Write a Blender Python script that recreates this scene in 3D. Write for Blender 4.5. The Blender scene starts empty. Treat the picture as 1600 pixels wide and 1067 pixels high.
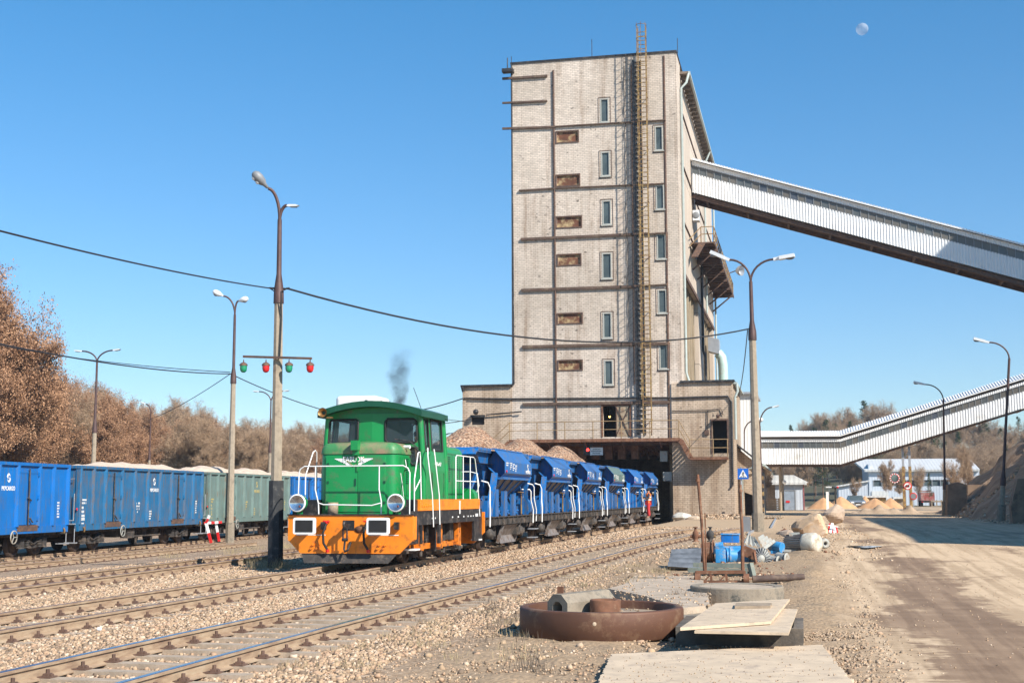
import bpy, math, random
import numpy as np
from mathutils import Vector, Matrix
random.seed(7); RNG = np.random.default_rng(7)
PI = math.pi; rad = math.radians
SC = bpy.context.scene; COL = SC.collection

# ---------------------------------------------------------------- camera
F = 2050.0; CX = 800.0; CY = 533.5; H = 1.85
_p = math.atan(243/F); _r = rad(0.15); _yw = rad(12.46)
_fw = Vector((-math.sin(_yw)*math.cos(_p), math.cos(_yw)*math.cos(_p), math.sin(_p)))
_rt0 = Vector((math.cos(_yw), math.sin(_yw), 0)); _up0 = _rt0.cross(_fw)
_rt = _rt0*math.cos(_r) - _up0*math.sin(_r); _up = _up0*math.cos(_r) + _rt0*math.sin(_r)
CAM = Vector((0, 0, H))
cd = bpy.data.cameras.new("camera"); cam = bpy.data.objects.new("camera", cd); COL.objects.link(cam)
cd.sensor_width = 36; cd.lens = F/1600*36; cd.clip_start = 0.1; cd.clip_end = 9000
M3 = Matrix((_rt, _up, -_fw)).transposed()
cam.matrix_world = Matrix.Translation(CAM) @ M3.to_4x4()
SC.camera = cam
SC.render.resolution_x = 1024; SC.render.resolution_y = 682

# ---------------------------------------------------------------- light
EL = rad(38); AZ = rad(55)     # sun: to the right of and behind the camera
sdir = Vector((math.sin(AZ)*math.cos(EL), -math.cos(AZ)*math.cos(EL), math.sin(EL)))
W = bpy.data.worlds.new("World"); SC.world = W; W.use_nodes = True
nt = W.node_tree; bg = nt.nodes['Background']
sky = nt.nodes.new('ShaderNodeTexSky'); sky.sky_type = 'NISHITA'; sky.sun_disc = False
sky.sun_elevation = EL; sky.sun_rotation = math.atan2(sdir.x, sdir.y)
sky.air_density = 1.0; sky.dust_density = 0.15; sky.ozone_density = 3.2; sky.altitude = 100
hs = nt.nodes.new('ShaderNodeHueSaturation'); hs.inputs['Saturation'].default_value = 1.05; nt.links.new(sky.outputs[0], hs.inputs['Color']); tn = nt.nodes.new('ShaderNodeMixRGB'); tn.blend_type = 'MULTIPLY'; tn.inputs[0].default_value = 1; _g = nt.nodes.new('ShaderNodeTexCoord'); _s = nt.nodes.new('ShaderNodeSeparateXYZ'); nt.links.new(_g.outputs['Generated'], _s.inputs[0]); _k = nt.nodes.new('ShaderNodeValToRGB'); nt.links.new(_s.outputs[2], _k.inputs[0])
_k.color_ramp.elements[0].position = 0.0; _k.color_ramp.elements[0].color = (.86,.9,1.0,1); _k.color_ramp.elements[1].position = .42; _k.color_ramp.elements[1].color = (.37,.98,1.17,1); nt.links.new(_k.outputs[0], tn.inputs[2])
nt.links.new(hs.outputs[0], tn.inputs[1]); nt.links.new(tn.outputs[0], bg.inputs[0]); bg.inputs[1].default_value = 0.094
sl = bpy.data.lights.new("sun", 'SUN'); sl.energy = 5.0; sl.angle = rad(0.5); sl.color = (1.0, 0.93, 0.83)
so = bpy.data.objects.new("sun", sl); COL.objects.link(so)
so.rotation_euler = (-sdir).to_track_quat('-Z', 'Y').to_euler(); so.location = (30, -20, 40)
SC.view_settings.view_transform = 'Standard'; SC.view_settings.look = 'None'
SC.view_settings.exposure = 0.65; SC.view_settings.gamma = 1.0

# ---------------------------------------------------------------- helpers
def ss(a, b, x):
    t = min(1, max(0, (x-a)/(b-a))); return t*t*(3-2*t)
def gz(x, y):      # height of the ground
    z = .45*ss(24, 52, y)*ss(-9.1, -7.2, x) - .33*ss(14, 26, -x)
    z += 15*ss(210, 400, y)*ss(-40, 30, x)
    return z
def ray(px, py): return _fw*F + _rt*(px-CX) - _up*(py-CY)
def AY(px, py, Y):
    d = ray(px, py); return CAM + d*(Y/d.y)
def AX(px, py, X):
    d = ray(px, py); return CAM + d*(X/d.x)
def AZp(px, py, z):
    d = ray(px, py); return CAM + d*((z-H)/d.z)
def G(px, py):     # the ground point seen there
    z = 0.2
    for _ in range(30):
        q = AZp(px, py, z); z = .5*z + .5*gz(q.x, q.y)
    return q

class MB:
    def __init__(s): s.v = []; s.f = []; s.sm = []; s.mi = []; s.cm = 0
    def add(s, vs, fs, smooth=False):
        n = len(s.v); s.v += [tuple(v) for v in vs]
        for f in fs: s.f.append(tuple(i+n for i in f)); s.sm.append(smooth); s.mi.append(s.cm)
        return s
    def box(s, x0, x1, y0, y1, z0, z1):
        return s.add([(x0,y0,z0),(x1,y0,z0),(x1,y1,z0),(x0,y1,z0),(x0,y0,z1),(x1,y0,z1),(x1,y1,z1),(x0,y1,z1)],
              [(0,3,2,1),(4,5,6,7),(0,1,5,4),(1,2,6,5),(2,3,7,6),(3,0,4,7)])
    def obox(s, c, size, R=None):
        R = R or Matrix.Identity(3); c = Vector(c); a, b, d = [q/2 for q in size]
        vs = [c + R @ Vector(p) for p in [(-a,-b,-d),(a,-b,-d),(a,b,-d),(-a,b,-d),(-a,-b,d),(a,-b,d),(a,b,d),(-a,b,d)]]
        return s.add(vs, [(0,3,2,1),(4,5,6,7),(0,1,5,4),(1,2,6,5),(2,3,7,6),(3,0,4,7)])
    def beam(s, p, q, w, h, up=(0,0,1)):
        p = Vector(p); q = Vector(q); d = (q-p); L = d.length; d.normalize()
        u = Vector(up); x = d.cross(u)
        if x.length < 1e-3: x = d.cross(Vector((1,0,0)))
        x.normalize(); u = x.cross(d)
        R = Matrix((x, d, u)).transposed()
        return s.obox((p+q)/2, (w, L, h), R)
    def tube(s, pts, r, n=6, smooth=True, caps=True):
        pts = [Vector(p) for p in pts]; m = len(pts)
        rs = r if isinstance(r, (list, tuple)) else [r]*m
        vs = []; prev = None
        for i, p in enumerate(pts):
            d = (pts[min(i+1, m-1)] - pts[max(i-1, 0)]).normalized()
            if prev is None:
                a = d.cross(Vector((0,0,1)))
                if a.length < .05: a = d.cross(Vector((1,0,0)))
            else: a = prev - d*prev.dot(d)
            a.normalize(); prev = a; b = d.cross(a)
            for k in range(n):
                t = 2*PI*k/n + (PI/4 if n == 4 else 0)
                vs.append(p + (a*math.cos(t) + b*math.sin(t))*rs[i])
        fs = []
        for i in range(m-1):
            for k in range(n):
                k2 = (k+1) % n; fs.append((i*n+k, i*n+k2, (i+1)*n+k2, (i+1)*n+k))
        s.add(vs, fs, smooth)
        if caps:
            s.add([vs[k] for k in range(n)], [tuple(range(n-1, -1, -1))]); s.add([vs[(m-1)*n+k] for k in range(n)], [tuple(range(n))])
        return s
    def cyl(s, p, q, r0, r1=None, n=16, smooth=True, caps=True):
        return s.tube([p, q], [r0, r0 if r1 is None else r1], n, smooth, caps)
    def prism(s, poly, axis, a, b):
        n = len(poly)
        def P(q, t):
            return {'x': (t, q[0], q[1]), 'y': (q[0], t, q[1]), 'z': (q[0], q[1], t)}[axis]
        vs = [P(q, a) for q in poly] + [P(q, b) for q in poly]
        fs = [tuple(range(n)), tuple(range(2*n-1, n-1, -1))] + [(i, i+n, (i+1) % n+n, (i+1) % n) for i in range(n)]
        return s.add(vs, fs)
    def lathe(s, prof, c, ax=(0,0,1), n=24, smooth=True):
        ax = Vector(ax).normalized(); a = ax.cross(Vector((0,0,1)))
        if a.length < .05: a = ax.cross(Vector((1,0,0)))
        a.normalize(); b = ax.cross(a); c = Vector(c); vs = []; m = len(prof)
        for r, h in prof:
            for k in range(n):
                t = 2*PI*k/n; vs.append(c + ax*h + (a*math.cos(t)+b*math.sin(t))*r)
        fs = [(i*n+k, i*n+(k+1) % n, (i+1)*n+(k+1) % n, (i+1)*n+k) for i in range(m-1) for k in range(n)]
        return s.add(vs, fs, smooth)
    def sphere(s, c, r, n=12, sc=(1,1,1)):
        prof = [(math.sin(PI*i/n), -math.cos(PI*i/n)) for i in range(n+1)]; c = Vector(c)
        vs = []
        for q, h in prof:
            for k in range(n*2):
                t = PI*k/n; vs.append(c + Vector((q*math.cos(t)*sc[0], q*math.sin(t)*sc[1], h*sc[2]))*r)
        N = n*2
        return s.add(vs, [(i*N+k, i*N+(k+1) % N, (i+1)*N+(k+1) % N, (i+1)*N+k) for i in range(n) for k in range(N)], True)
    def quad(s, *p): return s.add(p, [tuple(range(len(p)))])
    def wall(s, a, b, c, d, holes=(), t=.05, nrm=None):
        # a,b bottom left/right, c,d top right/left; holes in (u0,v0,u1,v1); solid slab with openings
        a, b, c, d = map(Vector, (a, b, c, d))
        N = nrm and Vector(nrm) or (b-a).cross(d-a).normalized()
        us = sorted({0., 1.} | {h[0] for h in holes} | {h[2] for h in holes})
        vv = sorted({0., 1.} | {h[1] for h in holes} | {h[3] for h in holes})
        nu, nv = len(us), len(vv)
        P = [((a*(1-u)+b*u)*(1-v) + (d*(1-u)+c*u)*v) for v in vv for u in us]
        vs = P + [p - N*t for p in P]; o = len(P)
        def solid(i, j):
            if i < 0 or j < 0 or i >= nu-1 or j >= nv-1: return False
            u = (us[i]+us[i+1])/2; v = (vv[j]+vv[j+1])/2
            return not any(h[0] < u < h[2] and h[1] < v < h[3] for h in holes)
        fs = []
        for j in range(nv-1):
            for i in range(nu-1):
                if not solid(i, j): continue
                q = [j*nu+i, j*nu+i+1, (j+1)*nu+i+1, (j+1)*nu+i]
                fs.append(tuple(q)); fs.append(tuple(x+o for x in reversed(q)))
                for (di, dj, e0, e1) in ((0,-1,0,1),(1,0,1,2),(0,1,2,3),(-1,0,3,0)):
                    if not solid(i+di, j+dj): fs.append((q[e1], q[e0], q[e0]+o, q[e1]+o))
        return s.add(vs, fs)
    def rbox(s, x0, x1, y0, y1, z0, z1, r, tr, n=5, crown=0):
        # upright box with rounded vertical corners (r) and rounded top edge (tr)
        def ring(off, z):
            pts = []
            for cx, cy, a0 in ((x1-r, y1-r, 0), (x0+r, y1-r, PI/2), (x0+r, y0+r, PI), (x1-r, y0+r, 3*PI/2)):
                for k in range(n+1):
                    t = a0 + PI/2*k/n; q = max(.005, r-off)
                    pts.append((cx+q*math.cos(t), cy+q*math.sin(t), z))
            return pts
        rings = [ring(0, z0), ring(0, z1-tr)] + [ring(tr*(1-math.cos(PI/2*k/5)), z1-tr+tr*math.sin(PI/2*k/5)) for k in range(1, 6)]
        N = len(rings[0]); vs = [p for q in rings for p in q]
        if crown:
            cx = (x0+x1)/2; w = (x1-x0)/2
            vs = [(p[0], p[1], p[2] + (crown*(1-((p[0]-cx)/w)**2) if p[2] > z1-tr-.001 else 0)) for p in vs]
        fs = [(i*N+k, i*N+(k+1) % N, (i+1)*N+(k+1) % N, (i+1)*N+k) for i in range(len(rings)-1) for k in range(N)]
        s.add(vs, fs, True)
        top = vs[-N:]; c = (sum(p[0] for p in top)/N, sum(p[1] for p in top)/N, z1+crown)
        # strips across so the crown keeps its curve
        return s.add(list(top)+[c], [(k, (k+1) % N, N) for k in range(N)], True)
    def build(s, name, mat, parent=None, kind=None, loc=None):
        off = Vector((0,0,0)); p = parent
        while p: off += p.location; p = p.parent
        if loc is not None: off = Vector(loc)
        me = bpy.data.meshes.new(name)
        me.from_pydata([(v[0]-off.x, v[1]-off.y, v[2]-off.z) for v in s.v], [], s.f)
        for m in (mat if isinstance(mat, (list, tuple)) else [mat]): me.materials.append(m)
        me.polygons.foreach_set('use_smooth', s.sm)
        if any(s.mi): me.polygons.foreach_set('material_index', s.mi)
        me.update()
        o = bpy.data.objects.new(name, me); COL.objects.link(o)
        if parent: o.parent = parent
        elif loc is not None: o.location = off
        if kind: o['kind'] = kind
        return o

def tag(o, label, cat, group=None):
    o['label'] = label; o['category'] = cat
    if group: o['group'] = group
    return o
def thing(name, label, cat, loc=(0,0,0), group=None, rz=0):
    o = bpy.data.objects.new(name, None); COL.objects.link(o); o.location = Vector(loc)
    o.rotation_euler.z = rz; o.empty_display_size = .3
    return tag(o, label, cat, group)
def each(name, mat, parent, mbs):
    return [b.build(name, mat, parent) for b in mbs]
def one(mb, name, mat, label, cat, group=None, loc=None):
    if loc is None:
        a = np.array(mb.v); loc = ((a[:,0].min()+a[:,0].max())/2, (a[:,1].min()+a[:,1].max())/2, a[:,2].min())
    return tag(mb.build(name, mat, loc=loc), label, cat, group)
def struct(mb, name, mat):
    return mb.build(name, mat, kind='structure')
def dup(o, loc=None, rz=None, label=None, parent=None, sc=None):
    c = o.copy(); COL.objects.link(c)
    if parent: c.parent = parent
    for ch in o.children: dup(ch, parent=c)
    if loc is not None: c.location = loc
    if rz is not None: c.rotation_euler.z = rz
    if sc is not None: c.scale = sc if hasattr(sc, '__len__') else (sc, sc, sc)
    if label: c['label'] = label
    return c
def text(body, size, loc, facing, mat, parent, name='lettering', depth=.004, sx=1.0, align='CENTER', bold=0.0):
    cu = bpy.data.curves.new('t', 'FONT'); cu.body = body; cu.size = size; cu.extrude = depth; cu.offset = bold*size
    cu.align_x = align; cu.align_y = 'CENTER'; cu.resolution_u = 3
    ob = bpy.data.objects.new('t', cu); COL.objects.link(ob)
    dg = bpy.context.evaluated_depsgraph_get(); me = bpy.data.meshes.new_from_object(ob.evaluated_get(dg))
    bpy.data.objects.remove(ob); bpy.data.curves.remove(cu)
    r = {'-y': Vector((1,0,0)), '+x': Vector((0,1,0))}.get(facing) if isinstance(facing, str) else facing.normalized()
    u = Vector((0,0,1)); n = r.cross(u)
    off = Vector((0,0,0)); p = parent
    while p: off += p.location; p = p.parent
    T = Matrix.Translation(Vector(loc)-off) @ Matrix((r, u, n)).transposed().to_4x4() @ Matrix.Diagonal((sx,1,1,1))
    me.transform(T); me.materials.clear(); me.materials.append(mat)
    o = bpy.data.objects.new(name, me); COL.objects.link(o); o.parent = parent
    return o

# ---------------------------------------------------------------- materials
class NT:
    def __init__(s, name):
        s.m = bpy.data.materials.new(name); s.m.use_nodes = True; s.t = s.m.node_tree
        s.b = s.t.nodes['Principled BSDF']; s.out = s.t.nodes['Material Output']; s._c = None
    def n(s, t, **k):
        q = s.t.nodes.new('ShaderNode'+t)
        for a, b in k.items(): setattr(q, a, b)
        return q
    def l(s, a, b): s.t.links.new(a, b)
    def co(s):
        if not s._c: s._c = s.n('TexCoord').outputs['Object']
        return s._c
    def pos(s): return s.n('NewGeometry').outputs['Position']
    def map(s, vec, sc=(1,1,1), loc=(0,0,0), rot=(0,0,0)):
        m = s.n('Mapping'); s.l(vec, m.inputs[0]); m.inputs['Scale'].default_value = sc
        m.inputs['Location'].default_value = loc; m.inputs['Rotation'].default_value = rot; return m.outputs[0]
    def noise(s, scale, vec=None, detail=4, rough=.6, dist=0):
        q = s.n('TexNoise'); q.inputs['Scale'].default_value = scale; q.inputs['Detail'].default_value = detail
        q.inputs['Roughness'].default_value = rough; q.inputs['Distortion'].default_value = dist
        s.l(vec if vec is not None else s.co(), q.inputs['Vector']); return q.outputs['Fac']
    def ramp(s, fac, stops):
        r = s.n('ValToRGB'); s.l(fac, r.inputs[0]); e = r.color_ramp.elements
        while len(e) < len(stops): e.new(.5)
        for i, (p, c) in enumerate(stops):
            e[i].position = p; e[i].color = (c if hasattr(c, '__len__') else (c, c, c))[:3] + (1,) if hasattr(c, '__len__') else (c, c, c, 1)
        return r.outputs[0]
    def mix(s, fac, a, b, mode='MIX'):
        q = s.n('MixRGB'); q.blend_type = mode
        for i, x in ((0, fac), (1, a), (2, b)):
            if hasattr(x, 'is_linked') or hasattr(x, 'links'): s.l(x, q.inputs[i])
            elif i == 0: q.inputs[0].default_value = x
            else: q.inputs[i].default_value = tuple(x[:3])+(1,)
        return q.outputs[0]
    def math(s, op, a, b=0, c=None, clamp=False):
        q = s.n('Math', operation=op); q.use_clamp = clamp
        for i, x in enumerate((a, b, c)):
            if x is None: continue
            if hasattr(x, 'links'): s.l(x, q.inputs[i])
            else: q.inputs[i].default_value = x
        return q.outputs[0]
    def sep(s, vec):
        q = s.n('SeparateXYZ'); s.l(vec, q.inputs[0]); return q.outputs
    def comb(s, x=0, y=0, z=0):
        q = s.n('CombineXYZ')
        for i, a in enumerate((x, y, z)):
            if hasattr(a, 'links'): s.l(a, q.inputs[i])
            else: q.inputs[i].default_value = a
        return q.outputs[0]
    def bump(s, h, strength=.3, dist=.02, nrm=None):
        q = s.n('Bump'); q.inputs['Strength'].default_value = strength; q.inputs['Distance'].default_value = dist
        s.l(h, q.inputs['Height'])
        if nrm: s.l(nrm, q.inputs['Normal'])
        s.l(q.outputs[0], s.b.inputs['Normal']); return q.outputs[0]
    def col(s, c):
        if hasattr(c, 'links'): s.l(c, s.b.inputs['Base Color'])
        else: s.b.inputs['Base Color'].default_value = tuple(c)+(1,)
    def set(s, rough=.6, metal=0, spec=None):
        s.b.inputs['Roughness'].default_value = rough; s.b.inputs['Metallic'].default_value = metal
        if spec is not None: s.b.inputs['Specular IOR Level'].default_value = spec
        return s
def sc3(c, k): return tuple(min(1, x*k) for x in c)
def M(name, c, rough=.6, metal=0, var=.18, scale=3, dirt=None, damt=.0, dscale=1.5, bump=0, bscale=30, spec=None, streak=False):
    q = NT(name); a = q.noise(scale)
    colr = q.ramp(a, [(.3, sc3(c, 1-var)), (.7, sc3(c, 1+var))])
    if dirt:
        vec = q.map(q.co(), (4, 4, .5)) if streak else q.co()
        f = q.ramp(q.noise(dscale, vec, 6, .7), [(.62-damt*.35, 0.), (.8-damt*.35, 1.)])
        colr = q.mix(f, colr, dirt)
    q.col(colr); q.set(rough, metal, spec)
    if bump: q.bump(q.noise(bscale), bump, .01)
    return q.m

DUST = (.42,.34,.26); RUST = (.16,.065,.03)
m_green = M('green_paint', (.008,.23,.06), .32, var=.1, scale=1.2, dirt=(.1,.13,.07), damt=.22, dscale=2.6)
m_green_top = M('dusty_green_paint', (.05,.22,.075), .5, var=.15, scale=1.5, dirt=(.27,.2,.12), damt=.5, dscale=1.2)
m_dkgreen = M('shaded_green_paint', (.005,.07,.035), .4, var=.15, scale=2)  # darker copy of the green; shade on the cab roof put in
m_orange = M('orange_paint', (.84,.235,.012), .42, var=.1, scale=2.5, dirt=(.3,.1,.025), damt=.22, dscale=4)
m_orange_g = M('oily_orange_paint', (.72,.2,.015), .45, var=.15, scale=4, dirt=(.06,.03,.02), damt=.4, dscale=6)
m_white = M('white_paint', (.8,.8,.78), .4, var=.05)
m_black = M('black_paint', (.02,.02,.022), .5, var=.3, scale=5, dirt=(.12,.1,.085), damt=.3, dscale=5)
m_under = M('grimy_steel', (.045,.04,.037), .75, var=.4, scale=6, dirt=(.16,.12,.09), damt=.35, dscale=4)
m_wheel = M('wheel_steel', (.07,.05,.042), .6, .3, var=.3, scale=8)
m_tread = M('polished_tread', (.5,.48,.46), .25, 1)
m_red = M('red_paint', (.6,.02,.02), .4, var=.1)
m_rubber = M('black_rubber', (.015,.015,.015), .7)
m_blue = M('wagon_blue_paint', (.004,.125,.39), .42, var=.12, scale=1.2, dirt=(.12,.13,.15), damt=.4, dscale=2.2, streak=True)
m_blue_dull = M('faded_blue_paint', (.008,.125,.28), .5, var=.15, scale=1.5, dirt=(.13,.1,.08), damt=.42, dscale=2.5, streak=True)
m_blue_lite = M('bright_blue_paint', (.002,.14,.45), .4, var=.1, scale=1.2, dirt=(.1,.12,.14), damt=.3, dscale=2.5, streak=True)
m_ggreen = M('grey_green_paint', (.13,.2,.185), .6, var=.14, scale=1.5, dirt=(.16,.11,.07), damt=.25, dscale=3, streak=True)
m_hgreen = M('hopper_upper_green_grey', (.1,.16,.15), .55, var=.15)
m_gsteel = M('scuffed_grey_steel', (.22,.2,.19), .55, .2, var=.3, scale=6, dirt=(.15,.09,.06), damt=.4, dscale=5)
m_rusty = M('rusty_steel', (.17,.075,.04), .85, var=.4, scale=4, dirt=(.3,.2,.13), damt=.25, dscale=6, bump=.4)
m_rust_d = M('dark_rusty_steel', (.1,.06,.045), .8, var=.35, scale=5, dirt=(.2,.1,.05), damt=.3, dscale=4, bump=.3)
m_yel = M('yellow_paint', (.36,.24,.08), .6, var=.25, scale=3, dirt=(.15,.08,.04), damt=.6, dscale=4)
m_conc = M('concrete', (.42,.335,.25), .9, var=.18, scale=5, dirt=(.28,.22,.16), damt=.3, dscale=3, bump=.3)
m_conc_d = M('weathered_concrete', (.27,.225,.17), .92, var=.3, scale=4, dirt=(.08,.08,.07), damt=.35, dscale=4, bump=.6, bscale=25)
m_pole = M('pole_concrete', (.33,.27,.2), .9, var=.15, scale=8, dirt=(.17,.14,.11), damt=.2, dscale=3, bump=.3)
m_pole_dk = M('dark_pole_foot', (.035,.037,.04), .8, var=.3, scale=6, dirt=(.15,.14,.12), damt=.2, dscale=6)  # near-black tone for the mast's lower section
m_arm = M('brown_steel_tube', (.09,.05,.045), .55, .2, var=.25, scale=4)
m_galv = M('galvanised_steel', (.45,.47,.5), .45, .5, var=.1)
m_lampw = M('lamp_housing_white', (.72,.74,.74), .4, var=.05)
m_lampg = M('lamp_housing_grey', (.2,.21,.22), .5, var=.1)
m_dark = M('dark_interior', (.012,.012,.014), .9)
m_wood = M('weathered_wood', (.3,.23,.16), .85, var=.25, scale=12, dirt=(.15,.11,.08), damt=.2, bump=.4)
m_ply = M('dusty_plywood', (.55,.43,.3), .85, var=.14, scale=2.2, dirt=(.36,.28,.21), damt=.3, dscale=5, bump=.15)
m_skin = M('skin', (.5,.28,.19), .5, var=.05)
m_vest = M('hi_vis_orange', (.95,.2,.03), .6, var=.06)
m_trou = M('red_trousers', (.5,.03,.035), .8, var=.15)
m_dkcloth = M('dark_cloth', (.03,.035,.05), .85, var=.2)
m_wire = M('black_cable', (.02,.02,.022), .6)
m_mblue = M('machine_blue_paint', (.03,.24,.52), .5, var=.15, scale=4, dirt=(.4,.34,.27), damt=.35, dscale=5)
m_mgrey = M('machine_grey_paint', (.36,.37,.34), .6, var=.15, scale=6, dirt=(.3,.23,.17), damt=.4, dscale=6)
m_steelbeam = M('green_grey_steel', (.16,.18,.15), .7, var=.2, scale=4, dirt=(.3,.25,.18), damt=.3, dscale=5)
m_belt = M('rusty_beam', (.1,.062,.045), .85, var=.3, scale=2, dirt=(.2,.15,.1), damt=.3, dscale=3)
m_gutter = M('grey_green_downpipe', (.4,.46,.44), .5, var=.08)
m_eave = M('eave_brown', (.19,.15,.115), .85, var=.2)

def glass(name, tint, rough=.05, tr=.5):
    q = NT(name); q.col(tint); q.set(rough, 0, .8)
    t = q.n('BsdfTransparent'); t.inputs[0].default_value = tuple(sc3(tint, 1.2))+(1,) if tr < .01 else (.75,.85,.85,1)
    mx = q.n('MixShader'); mx.inputs[0].default_value = tr
    q.l(q.b.outputs[0], mx.inputs[1]); q.l(t.outputs[0], mx.inputs[2]); q.l(mx.outputs[0], q.out.inputs[0])
    return q.m
m_glass = glass('cab_glass', (.06,.08,.1), .03, .6)
m_pane = M('window_glass', (.075,.1,.105), .3, var=.3, scale=.8, spec=.35)
m_frame = M('pale_window_frame', (.4,.4,.36), .6, var=.1)
m_panedirty = M('dusty_gallery_glass', (.12,.11,.093), .35, var=.2, scale=.35, spec=.6)
m_panedark = M('open_gallery_pane', (.07,.08,.1), .3, var=.3, scale=1)
def emit(name, c, s, base=None):
    q = NT(name); q.col(base or c); q.set(.3); q.b.inputs['Emission Color'].default_value = tuple(c)+(1,); q.b.inputs['Emission Strength'].default_value = s; return q.m
m_redlamp = emit('lit_red_lamp', (1,.05,.04), 2.5)
m_bulb = emit('lit_bulb', (1,.6,.15), 4)
m_redglass = M('red_signal_glass', (.62,.015,.02), .18, var=.1, spec=.8)
m_grnglass = M('green_signal_glass', (.012,.26,.13), .18, var=.1, spec=.8)

def brick(name, c, mortar, patch=(.2,.17,.14), k=1.0, dirtlo=.5):
    q = NT(name); p = q.pos(); x, y, z = q.sep(p)
    v = q.comb(q.math('ADD', x, y), z, 0)
    b = q.n('TexBrick'); q.l(v, b.inputs['Vector']); b.inputs['Scale'].default_value = 1
    b.inputs['Brick Width'].default_value = .32; b.inputs['Row Height'].default_value = .125
    b.inputs['Mortar Size'].default_value = .013; b.inputs['Mortar Smooth'].default_value = .3
    b.inputs['Color1'].default_value = sc3(c, .9)+(1,); b.inputs['Color2'].default_value = sc3(c, 1.1)+(1,); b.inputs['Mortar'].default_value = tuple(mortar)+(1,)
    # single missing / dark bricks, repaired patches, stains and streaks
    cell = q.n('TexVoronoi'); q.l(q.map(v, (6.2, 8, 1)), cell.inputs['Vector']); cell.inputs['Scale'].default_value = 1
    holes = q.ramp(q.sep(cell.outputs['Color'])[0], [(.014, .7), (.02, 0.)])
    area = q.ramp(q.noise(.35, v, 3, .6), [(.42, 0.), (.6, 1.)])
    c1 = q.mix(q.math('MULTIPLY', holes, area), b.outputs['Color'], (.06,.05,.045))
    big = q.ramp(q.noise(.16, v, 5, .65), [(.35, (.80,.76,.72)), (.65, (1.06,1.02,1.0))])
    c2 = q.mix(1, c1, big, 'MULTIPLY')
    st = q.ramp(q.noise(1.0, q.map(v, (1.3, .13, 1)), 6, .68), [(dirtlo, 0.), (dirtlo+.2, .85)])
    c3 = q.mix(st, c2, q.mix(1, c2, (.55,.47,.41), 'MULTIPLY'))
    fine = q.ramp(q.noise(2.5, v, 8, .75), [(.3, (.86,.84,.82)), (.7, (1.08,1.07,1.05))])
    q.col(q.mix(1, c3, fine, 'MULTIPLY')); q.set(.95, 0, .2)
    q.bump(b.outputs['Fac'], -.35, .02); return q.m
m_brick = brick('white_brick', (.66,.6,.53), (.36,.32,.275))
m_brick2 = brick('annex_brick', (.56,.47,.37), (.28,.225,.175), dirtlo=.46)

def panel(name, c, pw, ph, k=.8):
    q = NT(name); p = q.pos(); x, y, z = q.sep(p); v = q.comb(q.math('ADD', x, y), z, 0)
    b = q.n('TexBrick'); q.l(v, b.inputs['Vector']); b.offset = 0; b.inputs['Scale'].default_value = 1
    b.inputs['Brick Width'].default_value = pw; b.inputs['Row Height'].default_value = ph; b.inputs['Mortar Size'].default_value = .03
    b.inputs['Color1'].default_value = sc3(c, .95)+(1,); b.inputs['Color2'].default_value = sc3(c, 1.05)+(1,); b.inputs['Mortar'].default_value = sc3(c, .35)+(1,)
    st = q.ramp(q.noise(1, q.map(v, (1.1,.15,1)), 6, .7), [(.42, 0.), (.75, .7)])
    q.col(q.mix(st, b.outputs['Color'], sc3(c, .55))); q.set(.9); q.bump(q.noise(6), .2, .02); return q.m
m_panel = panel('concrete_cladding', (.56,.47,.38), 3.0, 4.1)
m_fin = M('ochre_concrete', (.36,.29,.2), .9, var=.15, scale=.6, dirt=(.2,.15,.1), damt=.3, dscale=1, streak=True)

def stones(name, cols, scale=14, pos=True, rough=.9, b=.8, dust=None):
    q = NT(name); p = q.pos() if pos else q.co()
    v = q.n('TexVoronoi'); q.l(p, v.inputs['Vector']); v.inputs['Scale'].default_value = scale; v.inputs['Randomness'].default_value = 1
    r = q.sep(v.outputs['Color'])[0]
    n = len(cols); c = q.ramp(r, [((i+.5)/n, cc) for i, cc in enumerate(cols)])
    gaps = q.ramp(v.outputs['Distance'], [(.3, (1.,1.,1.)), (.75, (.35,.31,.28))])
    c = q.mix(1, c, gaps, 'MULTIPLY')
    big = q.ramp(q.noise(.6, p, 4), [(.35, (.82,.8,.78)), (.65, (1.1,1.08,1.05))])
    q.col(q.mix(1, c, big, 'MULTIPLY')); q.set(rough, 0, .25)
    q.bump(q.math('SUBTRACT', 1, v.outputs['Distance']), b, .05); return q.m
STC = [(.4,.27,.2), (.55,.42,.33), (.32,.27,.24), (.6,.45,.34), (.45,.31,.24)]
m_heap = stones('crushed_stone', [(.38,.22,.14), (.52,.34,.23), (.3,.22,.17), (.56,.4,.28)], 13, False)
m_sandheap = M('sand_load', (.52,.41,.32), .95, var=.12, scale=4, bump=.4, bscale=20)
m_sand = M('orange_sand', (.5,.28,.14), .95, var=.15, scale=1.5, bump=.3, bscale=8)
q = NT('ballast_stone'); at = q.n('Attribute', attribute_name='tone')
q.col(q.ramp(at.outputs['Fac'], [(0., (.17,.125,.09)), (.2, (.33,.23,.15)), (.45, (.46,.33,.21)), (.7, (.4,.26,.17)), (.88, (.52,.39,.27)), (1., (.6,.48,.36))])); q.set(.9, 0, .2)
m_stone = q.m
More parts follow.
